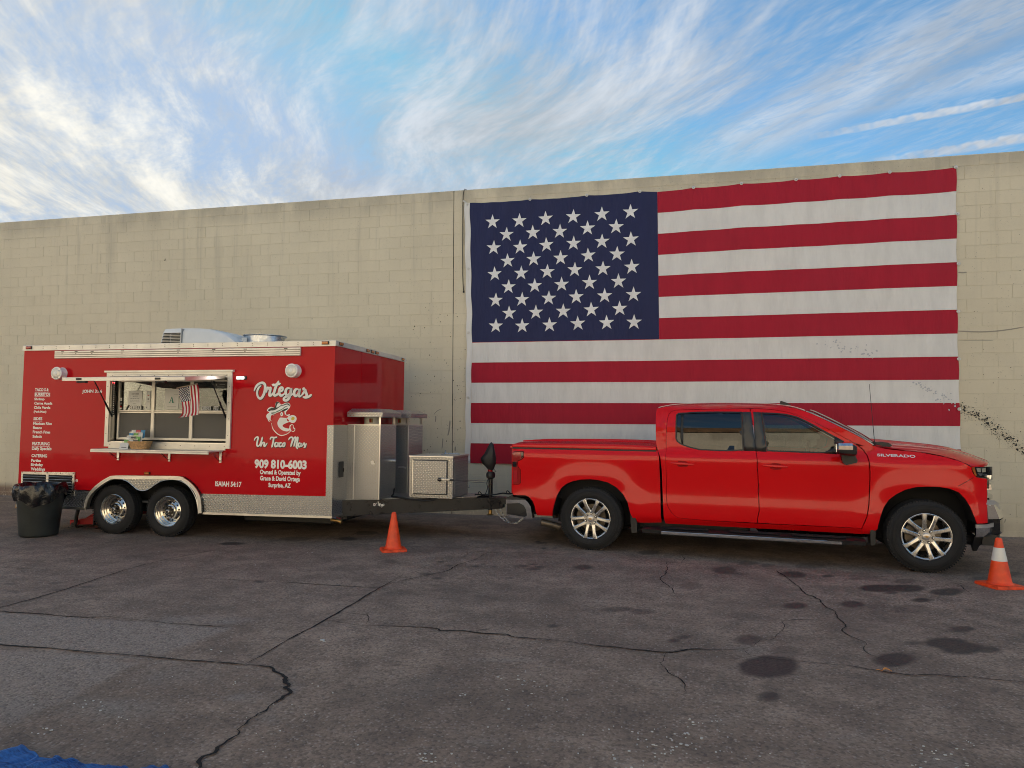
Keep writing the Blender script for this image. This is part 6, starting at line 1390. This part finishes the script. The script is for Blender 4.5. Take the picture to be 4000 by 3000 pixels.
for q in ([(4.249,1.156),(4.294,1.159),(4.297,1.115),(4.261,1.117)], [(4.307,1.158),(4.35,1.162),(4.352,1.115),(4.311,1.114)]): both('led_block', panel(q, PX(.014), .05, (), .015, .03), 'lamp_clear', hl_, 30)
hlb = [(4.262,1.103),(4.326,1.1)]+[(4.383,1.093),(4.382,1.068),(4.333,1.072),(4.285,1.075)]
both('lamp_trim', panel(hlb, PX(.016), .05, (), .02, .03), 'chrome', hl_, 30)
hg = [(4.200, 1.172), (4.222, 1.10), (4.262, 1.055), (4.33, 1.042), (4.44, 1.03), (4.44, 1.172)]
glass_mat('lamp_glass', (.85, .86, .86), .9, 0, 1.4)
both('lamp_cover', panel(hg, PX(.004), .04, (), 0, .03), 'lamp_glass', hl_, 180)
for s in (0, 1):
    mb = bar(1.05, 1.168, 4.335, .05, yA, yA+.38, 8); kp('headlight_front', mb if not s else mirror(mb), 'black_gloss', smooth=40)
# bumper: chrome beam with black air dam, corner wraps back to the arch
kp('bumper_beam', bar(.60, .765, 4.445, .12, yA+.02, yB-.02, k=.25, lean=-.05), 'chrome', smooth=40)
kp('bumper_lower', bar(.44, .60, 4.45, .12, yA+.02, yB-.02, k=.24), 'black_gloss', smooth=40)
kp('air_dam', bar(.315, .44, 4.42, .14, yA+.0, yB-.0, k=.2, lean=.02), 'black_plastic', smooth=40)
bc_ = [(4.234,0.5369),(4.335,0.5403),(4.39,0.5677),(4.395,0.5401),(4.389,0.5188),(4.255,0.5128)]
both('bumper_strip', panel([(4.215, .515), (4.35, .515), (4.43, .520), (4.455, .54), (4.455, .57), (4.43, .565), (4.36, .552), (4.215, .553)], PX(-.022), .03, (), .03, .02), 'trim_silver', smooth=40)
both('bumper_corner', panel([(4.222, .41), (4.40, .415), (4.475, .44), (4.475, .54), (4.44, .525), (4.36, .514), (4.222, .514)], PX(-.008), .03, (), .05, .02), 'chrome', smooth=40)
both('dam_corner', panel([(4.215, .30), (4.24, .235), (4.275, .24), (4.29, .30), (4.38, .345), (4.47, .375), (4.475, .438), (4.40, .413), (4.222, .408)], PX(.02), .04, (), .06, .03), 'black_plastic', smooth=40)
both('air_curtain', panel([(4.335, .565), (4.43, .575), (4.455, .66), (4.43, .72), (4.34, .76)], PX(.035), .04, (), .02, .03), 'black_plastic', smooth=40)
both('bumper_tip', panel([(4.345, .765), (4.44, .73), (4.47, .65), (4.53, .655), (4.535, .76), (4.46, .80), (4.36, .81)], PX(.0), .03, (), .06, .02), 'trim_silver', smooth=40)
# --- running board
brd = both('running_board', MB().prism([(-.085, .315), (-.06, .325), (.10, .335), (.10, .285), (-.03, .262), (-.075, .268)], 0, .64, 3.13), 'black_plastic', None, 30)
both('board_strip', MB().box(.872, 2.888, -.092, -.0855, .266, .302, .003), 'chrome', brd, 30)
for l in (1.15, 1.95, 2.65): both('step_pad', MB().box(l-.28, l+.28, -.06, .06, .334, .342, .003), 'rubber', brd)
# --- mirrors
def mirror_part(s):
    f = (lambda mb: mb) if not s else mirror
    M0 = Matrix.Translation((2.925, -.21, 1.375))
    b_ = MB(); R = []
    prof = [(-.105, .75), (-.085, .95), (.0, 1.0), (.06, .96), (.095, .80), (.108, .5)]
    for (dx, k) in prof:
        for (y, z) in ((-.135, -.055), (-.145, -.02), (-.145, .03), (-.12, .055), (.03, .062), (.07, .05), (.075, -.04), (.05, -.075), (-.09, -.075)): R.append((2.925+dx, -.21+y*k, 1.352+z*k-.012*(dx/.1)))
    n = 9; b_.add(R, [(i*n+k, i*n+(k+1) % n, (i+1)*n+(k+1) % n, (i+1)*n+k) for i in range(len(prof)-1) for k in range(n)]+[tuple(range(n)), tuple(range(len(R)-1, len(R)-n-1, -1))])
    h_ = kp('wing_mirror', f(b_), 'black_plastic', None, 35)
    cap = MB(); C = []
    for (dx, k) in prof[:4]:
        for (y, z) in ((-.150, -.012), (-.152, .032), (-.125, .060), (.03, .067), (.07, .056)): C.append((2.922+dx*.98, -.21+y*k, 1.355+z*k))
    cap.add(C, [(i*5+k, i*5+k+1, (i+1)*5+k+1, (i+1)*5+k) for i in range(3) for k in range(4)]+[(0, 1, 2, 3, 4)])
    kp('mirror_cap', f(cap), 'chrome', h_, 30)
    ft = MB().prism([(2.885, 1.288), (3.01, 1.292), (3.035, 1.27), (3.057, 1.212), (3.045, 1.192), (2.94, 1.162), (2.905, 1.19)], 1, -.115, .012)
    kp('mirror_foot', f(ft), 'black_plastic', h_, 20)
    kp('mirror_face', f(MB().prism([(-.32, 1.315), (-.16, 1.305), (-.15, 1.40), (-.31, 1.405)], 0, 2.8155, 2.819)), 'chrome', h_)
mirror_part(0); mirror_part(1)
# --- wheels
pmat('alloy', (.58, .565, .54), .26, .95, noise=.06, rvar=.05)
pmat('alloy_dark', (.32, .31, .30), .42, .9)
def truck_wheel(l, far, phase, steer=0.0):
    M = Matrix.Translation((l, 0 if not far else 2*CY, .395)) @ Matrix.Rotation(math.pi if far else 0, 4, 'Z') @ Matrix.Rotation(steer, 4, 'Z')
    def put(name, mb, mat, par=None, sm=None):
        mb.v = [tuple(M @ Vector(p)) for p in mb.v]; return kp(name, mb, mat, par, sm)
    R = .398
    rim = MB().lathe([(.238, .004), (.250, -.004), (.256, -.002), (.254, .006), (.246, .012), (.243, .03), (.232, .05), (.228, .19), (.246, .215)], 60, 1)
    wh = put('wheel', rim, 'alloy', None, 40)
    put('tyre', MB().lathe([(.240, .03), (.258, .002), (.275, -.012), (.305, -.020), (.335, -.018), (.358, -.008), (.365, .0), (.376, .002), (.388, .014), (.394, .030), (R, .05), (R, .076), (.389, .078), (.389, .086), (R, .088), (R, .122), (.389, .124), (.389, .132), (R, .134), (R, .168), (.389, .17), (.389, .178), (R, .18), (R, .205), (.386, .238), (.35, .262), (.29, .265), (.24, .24)], 72, 1), 'rubber', wh, 38)
    lug = MB()
    for k in range(84):
        a = 2*math.pi*k/84; MM = Matrix.Rotation(a, 4, 'Y'); lug.box(-.0085, .0085, .004, .05, R-.016, R+.0008, M=MM)
    tag(put('tread_block', lug, 'rubber', wh), kind='stuff')
    for r0, r1 in ((.312, .316), (.345, .349)): put('sidewall_rib', MB().lathe([(r0, -.0195), (r0+.001, -.0225), (r1-.001, -.0225), (r1, -.0185)], 60, 1), 'rubber', wh, 60)
    put('brake_disc', MB().lathe([(.07, .12), (.175, .12), (.175, .14)], 40, 1), 'brake', wh, 40)
    put('brake_caliper', MB().lathe([(.12, .085), (.20, .085), (.20, .15)], 8, 1, a0=2.5, a1=3.6), 'brake', wh, 40)
    put('wheel_back', MB().lathe([(0, .16), (.232, .16)], 40, 1), 'dark', wh)
    # five pairs of spokes
    for k in range(5):
        for s in (-1, 1):
            mb = MB(); V = []
            for (r, off, hw, yf, th) in ((.060, .030, .028, .014, .05), (.105, .037, .0225, .008, .045), (.165, .047, .0205, -.001, .04), (.205, .0545, .0235, -.004, .038), (.246, .064, .033, -.003, .034)):
                c = off*s
                V += [(c-hw, yf+th, r), (c-hw, yf+.006, r), (c-hw*.62, yf, r), (c+hw*.62, yf, r), (c+hw, yf+.006, r), (c+hw, yf+th, r)]
            mb.add(V, [(6*i+a, 6*i+(a+1) % 6, 6*i+6+(a+1) % 6, 6*i+6+a) for i in range(4) for a in range(6)]+[tuple(range(5, -1, -1)), tuple(range(24, 30))])
            RR = Matrix.Rotation(math.radians(90-(phase+72*k)), 4, 'Y'); mb.v = [tuple(RR @ Vector(p)) for p in mb.v]
            put('spoke', mb, 'alloy', wh, 25)
    put('hub', MB().lathe([(0, .012), (.088, .012), (.094, .022), (.094, .07)], 36, 1), 'alloy', wh, 40)
    cap = put('centre_cap', MB().lathe([(0, -.010), (.030, -.009), (.040, -.004), (.043, .006), (.043, .012)], 28, 1), 'trim_silver', wh, 40)
    bt = MB().prism([(-.022, -.005), (-.008, -.005), (-.006, -.010), (.010, -.010), (.010, -.005), (.024, -.003), (.020, .005), (.007, .005), (.005, .010), (-.011, .010), (-.010, .005), (-.026, .003)], 1, -.0125, -.0095)
    put('cap_emblem', bt, 'brass', wh)
    for k in range(6):
        a = math.radians(phase+30+60*k); c = (.0695*math.cos(a), .0695*math.sin(a))
        put('lug_seat', MB().lathe([(.0165, .0112), (.0165, .0118), (0, .0118)], 14, 1, (c[0], 0, c[1])), 'dark', wh)
        put('lug_nut', MB().lathe([(0, -.010), (.006, -.009), (.0105, -.003), (.0115, .012)], 10, 1, (c[0], 0, c[1])), 'chrome', wh, 40)
    return wh
truck_wheel(-.025, 0, 53); truck_wheel(3.745, 0, 79, .06)
truck_wheel(-.025, 1, 30); truck_wheel(3.745, 1, 10, .06)
# --- tonneau, tailgate, rear bumper, hitch
te = [(-1.115, 1.285), (-1.10, 1.312), (-1.06, 1.328), (-.6, 1.338), (0, 1.343), (.5, 1.338), (.80, 1.322)]
tn = kp('tonneau_cover', loft(catmull(te, 4), .035, .03), 'truck_red', smooth=60)
for s in (0, 1):
    mb = MB(); q = catmull([(p[0], p[1]) for p in te], 4); rs = []
    for p in q:
        y0 = wf_(p[0], 1.25)
        rs += [(p[0], y0+.035, p[1]+.001), (p[0], y0+.012, p[1]-.006), (p[0], y0+.006, p[1]-.018), (p[0], y0+.010, 1.283), (p[0], y0+.03, 1.282)]
    mb.add(rs, [(5*i+a, 5*i+a+1, 5*i+6+a, 5*i+5+a) for i in range(len(q)-1) for a in range(4)]); kp('cover_edge', mb if not s else mirror(mb), 'truck_red', tn, 60)
both('bed_rail_cap', MB().prism([(.02, 1.262), (.02, 1.281), (.12, 1.281), (.12, 1.262)], 0, -1.09, .80), 'black_plastic')
for (y, dy) in ((.55, .02), (1.0, .02), (1.45, .02)): kp('cover_rib', MB().tube([(p[0], y, p[1]+.029) for p in catmull(te, 3)[4:]], .012, 6), 'truck_red', tn, 60)
kp('tailgate', MB().box(-1.125, -1.085, .09, 2*CY-.09, .66, 1.285, .012), 'truck_red', smooth=40)
kp('tailgate_spoiler', MB().prism([(-1.135, 1.272), (-1.14, 1.292), (-1.09, 1.306), (-1.06, 1.30), (-1.06, 1.272)], 1, .08, 2*CY-.08), 'truck_red')
bo = [(-1.184,0.5813),(-0.9056,0.5918),(-0.8711,0.5625),(-0.8331,0.5061),(-0.8097,0.3597),(-0.8249,0.3469),(-1.023,0.3431),(-1.145,0.3547),(-1.182,0.4018)]
bu = both('rear_bumper', panel(bo, lambda l, h: .035+.25*max(0, -1.0-l)**1.5+.06*max(0, .45-h), .04, (), .10, .025), 'chrome', smooth=40)
bi = [(-1.174,0.5311),(-0.991,0.5475),(-0.9306,0.5194),(-0.8959,0.4644),(-0.8849,0.3857),(-0.9121,0.3698),(-1.162,0.3897)]
both('corner_step', panel(bi, lambda l, h: .030+.25*max(0, -1.0-l)**1.5+.06*max(0, .45-h), .04, (), .004, .03), 'black_plastic', bu, 40)
bs = [(-1.165,0.4189),(-0.981,0.4052),(-0.9,0.448),(-0.8866,0.3881),(-0.9121,0.373),(-1.161,0.393)]
both('step_tread', panel(bs, lambda l, h: .026+.25*max(0, -1.0-l)**1.5+.06*max(0, .45-h), .04, (), .003, .03), 'rubber', bu, 40)
btop = [(-1.214,0.5926),(-1.105,0.6447),(-1.096,0.6222),(-0.9269,0.5983),(-0.9182,0.5881),(-1.196,0.5777)]
kp('bumper_pad', MB().prism(btop, 1, .08, 2*CY-.08), 'black_plastic', bu)
kp('bumper_face', MB().box(-1.24, -1.13, .25, 2*CY-.25, .36, .585, .02), 'chrome', bu, 40)
kp('tow_bar', MB().box(-1.28, -.4, .66, .74, .36, .43, .006), 'black_paint'); kp('hitch_ball', MB().lathe([(.022, .40), (.018, .44), (.03, .462), (.018, .486), (0, .49)], 16, 2, (-1.30, .70, 0)).box(-1.36, -1.26, .655, .745, .37, .41, .005), 'steel', None, 40)
kp('exhaust_tip', MB().lathe([(.04, 0), (.046, 0), (.046, .26), (.03, .26)], 20, 0), 'brake', None, 40)
ex = TRK.children[-1] if False else [o for o in TRK.children if o.name.startswith('exhaust_tip')][0]
ex.location = (-.72, .14, .30); ex.rotation_euler = (0, .25, .35)
# --- underbody and cabin
kp('shade_block_tank', MB().box(.5, 1.9, .35, .95, .25, .42, .03), 'black_plastic'); kp('shade_block_gearbox', MB().box(1.95, 3.3, .75, 1.3, .24, .42, .05), 'black_paint'); kp('exhaust_pipe', MB().tube([(3.0, 1.4, .36), (1.5, 1.4, .33), (.4, 1.35, .34), (-.2, .9, .42), (-.6, .35, .36)], .035, 10), 'brake')  # unseen underside parts, added to darken the ground under the truck
kp('shade_block_front', MB().box(3.2, 4.3, .35, 2*CY-.35, .28, .42, .03), 'black_plastic')  # unseen block, added to keep light out under the nose
kp('underbody', MB().box(-1.0, 4.15, .35, 2*CY-.35, .42, .62), 'dark'); both('frame_rail', MB().box(-1.05, 4.1, .42, .52, .36, .50, .01), 'black_paint')
for l in (-.025, 3.745): kp('axle', MB().cyl((l, .2, .395), (l, 2*CY-.2, .395), .05, 12), 'black_paint')
kp('bed_box', MB().box(-1.08, .80, .16, 2*CY-.16, .62, 1.25), 'dark')
pmat('seat_cloth', (.05, .05, .052), .8, noise=.2); pmat('dash', (.03, .03, .032), .6)
kp('cabin_floor', MB().box(.84, 3.2, .12, 2*CY-.12, .60, .64), 'dash')
for y in (.30, 1.12):
    st = kp('front_seat', MB().box(1.95, 2.45, y, y+.55, .85, 1.0, .04), 'seat_cloth')
    kp('seat_back', MB().prism([(1.78, 1.0), (1.98, .98), (1.90, 1.48), (1.80, 1.50)], 1, y+.02, y+.53), 'seat_cloth', st); kp('head_rest', MB().box(1.77, 1.87, y+.14, y+.41, 1.52, 1.68, .03), 'seat_cloth', st)
bn = kp('rear_bench', MB().box(1.0, 1.45, .2, 2*CY-.2, .85, 1.0, .04), 'seat_cloth'); kp('seat_back', MB().prism([(.86, 1.0), (1.04, .98), (.98, 1.50), (.90, 1.50)], 1, .22, 2*CY-.22), 'seat_cloth', bn)
kp('dashboard', MB().prism([(2.75, .9), (2.72, 1.20), (2.80, 1.29), (3.12, 1.33), (3.14, .9)], 1, .14, 2*CY-.14), 'dash')
ring = [(2.62+.07*math.sin(a)*.5, 1.45+.19*math.cos(a), 1.20+.19*math.sin(a)) for a in [2*math.pi*k/24 for k in range(24)]]
kp('steering_wheel', MB().tube(ring, .015, 8, closed=True).box(2.60, 2.75, 1.40, 1.50, 1.16, 1.24), 'dash', None, 60)

# ================================================================ SMALL THINGS
# traffic cones
pmat('cone_orange', (.88, .070, .008), .42, noise=.14, nscale=7, rvar=.12, bump=.1, bscale=30)
pmat('cone_white', (.74, .72, .66), .4, noise=.06)
pmat('rubber_base', (.82, .065, .010), .5, noise=.3, nscale=12)
def cone(label, loc, rz, H, B, band):
    t = thing('traffic_cone', label, 'traffic cone', loc, (0, 0, rz), 'orange traffic cones by the vehicles')
    mb = MB(); rings = []
    for (z, hw, rr) in ((0, B, .03), (.012, B, .03), (.026, B*.985, .035), (.03, B*.90, .05)):
        for k in range(32):
            a = 2*math.pi*k/32; c, s = math.cos(a), math.sin(a); m = max(abs(c), abs(s)); r = hw/m; r = min(r, hw*1.32)
            rings.append((r*c, r*s, z))
    mb.add(rings, [(i*32+k, i*32+(k+1) % 32, (i+1)*32+(k+1) % 32, (i+1)*32+k) for i in range(3) for k in range(32)]); mb.add([rings[96+k] for k in range(32)], [tuple(range(32))])
    mb.build('base', MATS['rubber_base'], t, smooth=40)
    r0, r1 = B*.66, B*.17; zz = lambda f: .03+f*(H-.03); rr = lambda f: r0+(r1-r0)*f
    prof = [(r0*1.12, .0295), (r0*1.02, .04)]+[(rr(f), zz(f)) for f in (.06, .3, .6, .9, .97)]+[(r1*.8, H-.002), (r1*.6, H), (r1*.5, H-.02)]
    MB().lathe(prof, 40, 2).build('body', MATS['cone_orange'], t, smooth=40)
    if band:
        MB().lathe([(rr(band[0])+.002, zz(band[0])), (rr(band[1])+.002, zz(band[1]))], 40, 2).build('reflective_band', MATS['cone_white'], t, smooth=40)
c1p = [(-3.514,8.332)][0]; c2p = [(3.118,8.197)][0]
cone('plain orange traffic cone in front of the trailer drawbar', (c1p[0], c1p[1], 0), .55, .475, .155, None)
cone('orange traffic cone with a white band by the truck front bumper', (c2p[0], c2p[1], 0), .35, .485, .165, (.50, .79))

# trash can with liner
pmat('bin_plastic', (.026, .030, .028), .45, noise=.2, bump=.1, bscale=50)
m = pmat('bin_liner', (.006, .006, .007), .24, coat=.3, spec=.5, bump=.55, bscale=9, bdist=.03)
bp = [(-8.451,7.907)][0]
tc_ = thing('trash_can', 'black plastic trash can with a black bag folded over its rim', 'trash can', (bp[0]-.13, bp[1]+.10, 0)); tc_.scale = (.93, .93, .93)
MB().lathe([(.0, .004), (.225, .004), (.245, .02), (.25, .04), (.305, .66), (.315, .70), (.318, .73), (.30, .73), (.29, .60), (.24, .06), (0, .05)], 40, 2).build('body', MATS['bin_plastic'], tc_, smooth=40)
r_ = random.Random(4); mb = MB(); N = 72; rings = []
for i, (dr, z) in enumerate(((-.10, .60), (-.03, .70), (-.008, .745), (.012, .757), (.026, .735), (.034, .69), (.036, .63), (.03, .57), (.024, .52))):
    for k in range(N):
        a = 2*math.pi*k/N
        dz = (i/8)*(.05*math.sin(a*2+1.1)+.05*math.sin(a*3+.4)+.018*math.sin(a*7)) if i > 3 else .012*math.sin(a*2+2)+.006*math.sin(a*9)
        rr = .305+dr+(.010*math.sin(a*11+i*.9)+.008*math.sin(a*19-i*1.3)+.006*math.sin(a*29+i))*(0 if i < 2 else 1)
        if i > 6: rr -= .008
        rings.append((rr*math.cos(a), rr*math.sin(a), z+dz))
mb.add(rings, [(i*N+k, i*N+(k+1) % N, (i+1)*N+(k+1) % N, (i+1)*N+k) for i in range(8) for k in range(N)])
mb.build('bin_liner', MATS['bin_liner'], tc_, smooth=70)
MB().lathe([(0, .60), (.2, .605)], 30, 2).build('liner_bottom', MATS['bin_liner'], tc_)

# red trolley jack behind the stabiliser leg
pmat('jack_red', (.42, .015, .018), .4, noise=.15)
fj = thing('floor_jack', 'low red trolley jack on the ground under the rear of the trailer', 'floor jack', to_world(-4.30, .60), (0, 0, .25))
for y in (-.11, .11): MB().prism([(-.12, .03), (.62, .05), (.68, .10), (.60, .16), (.1, .13), (-.12, .09)], 1, y-.008, y+.008).build('side_plate', MATS['jack_red'], fj)
MB().box(-.16, -.02, -.14, .14, .03, .10, .01).build('front_axle_block', MATS['jack_red'], fj)
MB().prism([(-.02, .09), (.45, .12), (.62, .24), (.56, .27), (.1, .17)], 1, -.05, .05).build('lift_arm', MATS['jack_red'], fj)
MB().box(.42, .95, -.12, .12, .205, .265, .012).build('lift_pad_beam', MATS['jack_red'], fj)
for (x, y) in ((-.09, -.15), (-.09, .15), (.55, -.14), (.55, .14)): MB().cyl((x, y-.018, .035), (x, y+.018, .035), .035, 16).build('wheel', MATS['black_plastic'], fj, 40)
MB().tube([(.6, 0, .16), (.9, .02, .20), (1.3, .05, .23)], .014, 8).build('handle', MATS['jack_red'], fj)

# things on the serving shelf
pmat('wicker', (.52, .30, .13), .6, noise=.25, nscale=40, bump=.5, bscale=70, bdist=.004)
def shelf_pt(l, y, h=1.197): return to_world(l, y, h)
bl, br_ = [(-2.939,1.199),(-2.615,1.204)]
bk = thing('bread_basket', 'small wicker basket on the serving shelf', 'basket', shelf_pt((bl[0]+br_[0])/2, -.15), (0, 0, .0178))
hw = (br_[0]-bl[0])/2
def rr_ring(a, b, z, n=32): return [(a*math.copysign(abs(math.cos(q))**.7, math.cos(q)), b*math.copysign(abs(math.sin(q))**.7, math.sin(q)), z) for q in [2*math.pi*k/n for k in range(n)]]
mb = MB()
for i in range(7):
    f = i/6; mb.tube(rr_ring(hw*(.72+.28*f), .062+.03*f, .008+f*.092), .0095, 6, closed=True)
mb.build('weave', MATS['wicker'], bk, smooth=60)
mb = MB(); tmp = rr_ring(hw*.74, .062, .006); mb.add(tmp, [tuple(range(32))]); mb.build('bottom', MATS['wicker'], bk)
mb = MB()
for k in range(28):
    q = 2*math.pi*k/28; c, s = math.copysign(abs(math.cos(q))**.7, math.cos(q)), math.copysign(abs(math.sin(q))**.7, math.sin(q))
    mb.tube([(hw*.72*c, .062*s, .004), (hw*1.01*c, .093*s, .10)], .0055, 5)
tag(mb.build('stake', MATS['wicker'], bk), kind='stuff')
hl, hr = [(-3.058,1.216),(-2.78,1.201)]
hd_ = thing('brochure_holder', 'clear tiered holder with colourful brochures beside the basket', 'brochure holder', shelf_pt(hl[0], -.13), (0, 0, .0178))
glass_mat('acrylic', (.86, .88, .88), .8, .02, 1.45)
pmat('leaflet_blue', (.05, .25, .50), .5); pmat('leaflet_green', (.16, .42, .10), .5); pmat('leaflet_red', (.55, .05, .07), .5); pmat('leaflet_white', (.7, .7, .68), .5)
Wd = hr[0]-hl[0]
tiers = ((.0, .0, .045, 'leaflet_white'), (.05, .045, .09, 'leaflet_green'), (.1, .09, .13, 'leaflet_blue'))
for i in range(4):
    y = -.05+i*.028; z0 = .0+i*.045
    MB().box(0.02+i*.012, Wd*.85+i*.01, y-.002, y, z0, z0+.10).build('tier', MATS['acrylic'], hd_)
    for j in range(3):
        x = .03+i*.014+j*Wd*.27; c = ('leaflet_blue', 'leaflet_green', 'leaflet_white', 'leaflet_red')[(i*2+j) % 4] if i > 1 else ('leaflet_green', 'leaflet_white', 'ink_grey')[(i+j) % 3]
        M = Matrix.Translation((x, y+.008, z0+.01)) @ Matrix.Rotation(-.15, 4, 'X'); MB().box(0, Wd*.24, 0, .003, 0, .115, M=M).build('leaflet', MATS[c], hd_)
MB().box(-.005, Wd*.9+.03, -.06, .055, 0, .006).build('holder_base', MATS['acrylic'], hd_)
cs = thing('card_sign', 'small white card sign leaning in front of the brochures', 'card sign', shelf_pt([(-3.03,1.22)][0][0], -.24), (0, 0, .0178))
MB().box(0, .135, 0, .003, 0, .085, M=Matrix.Rotation(-.25, 4, 'X')).build('card', MATS['leaflet_white'], cs)
MB().box(.03, .11, -.0012, -.0002, .02, .03, M=Matrix.Rotation(-.25, 4, 'X')).build('card_print', MATS['ink_grey'], cs)
MB().box(.02, .12, .002, .04, 0, .003).build('card_foot', MATS['leaflet_white'], cs)

# hand flag hung under the hatch
hf = thing('hand_flag', 'small cloth flag of stars and stripes hanging on a stick under the hatch', 'flag', (-4.425, 8.43, 0), (0, 0, .0178))
FY = -.36
stk = [(-2.075,2.017),(-1.762,2.076),(-1.516,2.11)]
pmat('stick_wood', (.55, .42, .34), .5)
MB().tube([(stk[0][0], FY, stk[0][1]), (stk[1][0], FY, stk[1][1])], .009, 8).build('stick', MATS['stick_wood'], hf); MB().tube([(stk[1][0], FY, stk[1][1]), (stk[2][0], FY+.02, stk[2][1])], .004, 6).build('stick_rod', MATS['black_paint'], hf)
LE = [(-2.038,2.014),(-2.039,1.946),(-2.016,1.882),(-1.98,1.827),(-1.964,1.754),(-1.966,1.677),(-1.998,1.63)]
RE = [(-1.762,2.07),(-1.745,2.01),(-1.739,1.933),(-1.736,1.861),(-1.734,1.789),(-1.732,1.717),(-1.739,1.671)]
def hfp(s, t, lift=0.0):
    i = t*6; k = min(5, int(i)); f = i-k
    a = [LE[k][d]+(LE[k+1][d]-LE[k][d])*f for d in (0, 1)]; b = [RE[k][d]+(RE[k+1][d]-RE[k][d])*f for d in (0, 1)]
    x = a[0]+(b[0]-a[0])*s; z = a[1]+(b[1]-a[1])*s
    y = FY-.014*math.sin(s*11+t*1.5)*(.25+t)-.008*math.sin(s*23+t*2)*t
    if t > .93 and s < .1: y -= .03*(t-.93)/.07
    return (x, y-lift, z)
for k in range(13):
    s0, s1 = k/13, (k+1)/13; t0 = .47 if k < 7 else 0.0
    MB().grid(hfp, np.linspace(s0, s1, 4), np.linspace(t0, 1, 24)).build('stripe', MATS['flag_red' if k % 2 == 0 else 'flag_white'], hf, smooth=180, uv=False)
MB().grid(hfp, np.linspace(0, 7/13, 16), np.linspace(0, .47, 14)).build('canton', MATS['flag_blue'], hf, smooth=180, uv=False)
mb = MB()
for r in range(11):
    for c in range(5 if r % 2 else 4):
        s = (.045+c*.11+(0 if r % 2 else .055)); t = .035+r*.0405; p = hfp(s, t, .003)
        mb.add([(p[0]+.0085*math.cos(q*1.0472), p[1], p[2]+.0085*math.sin(q*1.0472)) for q in range(6)], [(0, 1, 2, 3, 4, 5)])
tag(mb.build('star_field', MATS['star_white'], hf, uv=False), kind='stuff')

# blue woven cloth lying in the near left corner
m = bpy.data.materials.new('blue_weave'); m.use_nodes = True; t = NT(m.node_tree); b = t.n['Principled BSDF']
g = t.new('ShaderNodeTexCoord').outputs['Object']
wv = t.noise(t.vmath('MULTIPLY', g, (6, 60, 60)), 1.5, 4, .6); wl = t.noise(g, 14, 3, .5)
col = t.mix(t.ramp(wv, .35, .65), (.014, .055, .18, 1), (.032, .14, .40, 1)); col = t.mix(t.math('MULTIPLY', t.ramp(wl, .45, .75), .4), col, (.05, .22, .58, 1))
gx_, gy_, gz_ = t.sep(g); ln = t.ramp(t.math('ABSOLUTE', t.math('SUBTRACT', t.math('FRACT', t.math('MULTIPLY', gx_, 9.0)), .5)), .0, .03, lo=1, hi=0)
col = t.mix(t.math('MULTIPLY', ln, .4), col, (.25, .4, .7, 1))
t.put(b.inputs['Base Color'], col); b.inputs['Roughness'].default_value = .8; t.put(b.inputs['Normal'], t.bump(wv, .6, .006)); MATS['blue_weave'] = m
ed = [(-3.425,2.705),(-3.211,2.709),(-3.112,2.725),(-3.082,2.773),(-3.009,2.771),(-2.947,2.765),(-2.871,2.768),(-2.807,2.768),(-2.761,2.793),(-2.698,2.768),(-2.598,2.757),(-2.549,2.77),(-2.479,2.76),(-2.403,2.752),(-2.344,2.788),(-2.267,2.772),(-2.215,2.771),(-2.121,2.746)]
bc = thing('blue_cloth', 'crumpled blue woven cloth lying on the asphalt in the near left corner', 'cloth')
e2 = catmull(ed, 6); r_ = random.Random(6)
def clo(u, v):
    i = u*(len(e2)-1); k = min(len(e2)-2, int(i)); f = i-k; x = e2[k][0]+(e2[k+1][0]-e2[k][0])*f; y = e2[k][1]+(e2[k+1][1]-e2[k][1])*f
    z = .05*min(1, v*9+.25)+.022*math.sin(u*34+v*9)*math.sin(v*7+u*5)+.012*math.sin(u*71+v*13)+.014*math.sin(v*26+u*9)
    return (x+.02*math.sin(v*12)-.15*v, y-v*1.3, max(.008, z))
MB().grid(clo, np.linspace(0, 1, 150), np.linspace(0, 1, 60)).build('fabric', MATS['blue_weave'], bc, smooth=180, uv=False)
mb = MB().tube([tuple(Vector(clo(u, 0))+Vector((0, .004, .0))) for u in np.linspace(0, 1, 150)], .006, 6); mb.build('hem', MATS['blue_weave'], bc, smooth=60, uv=False)
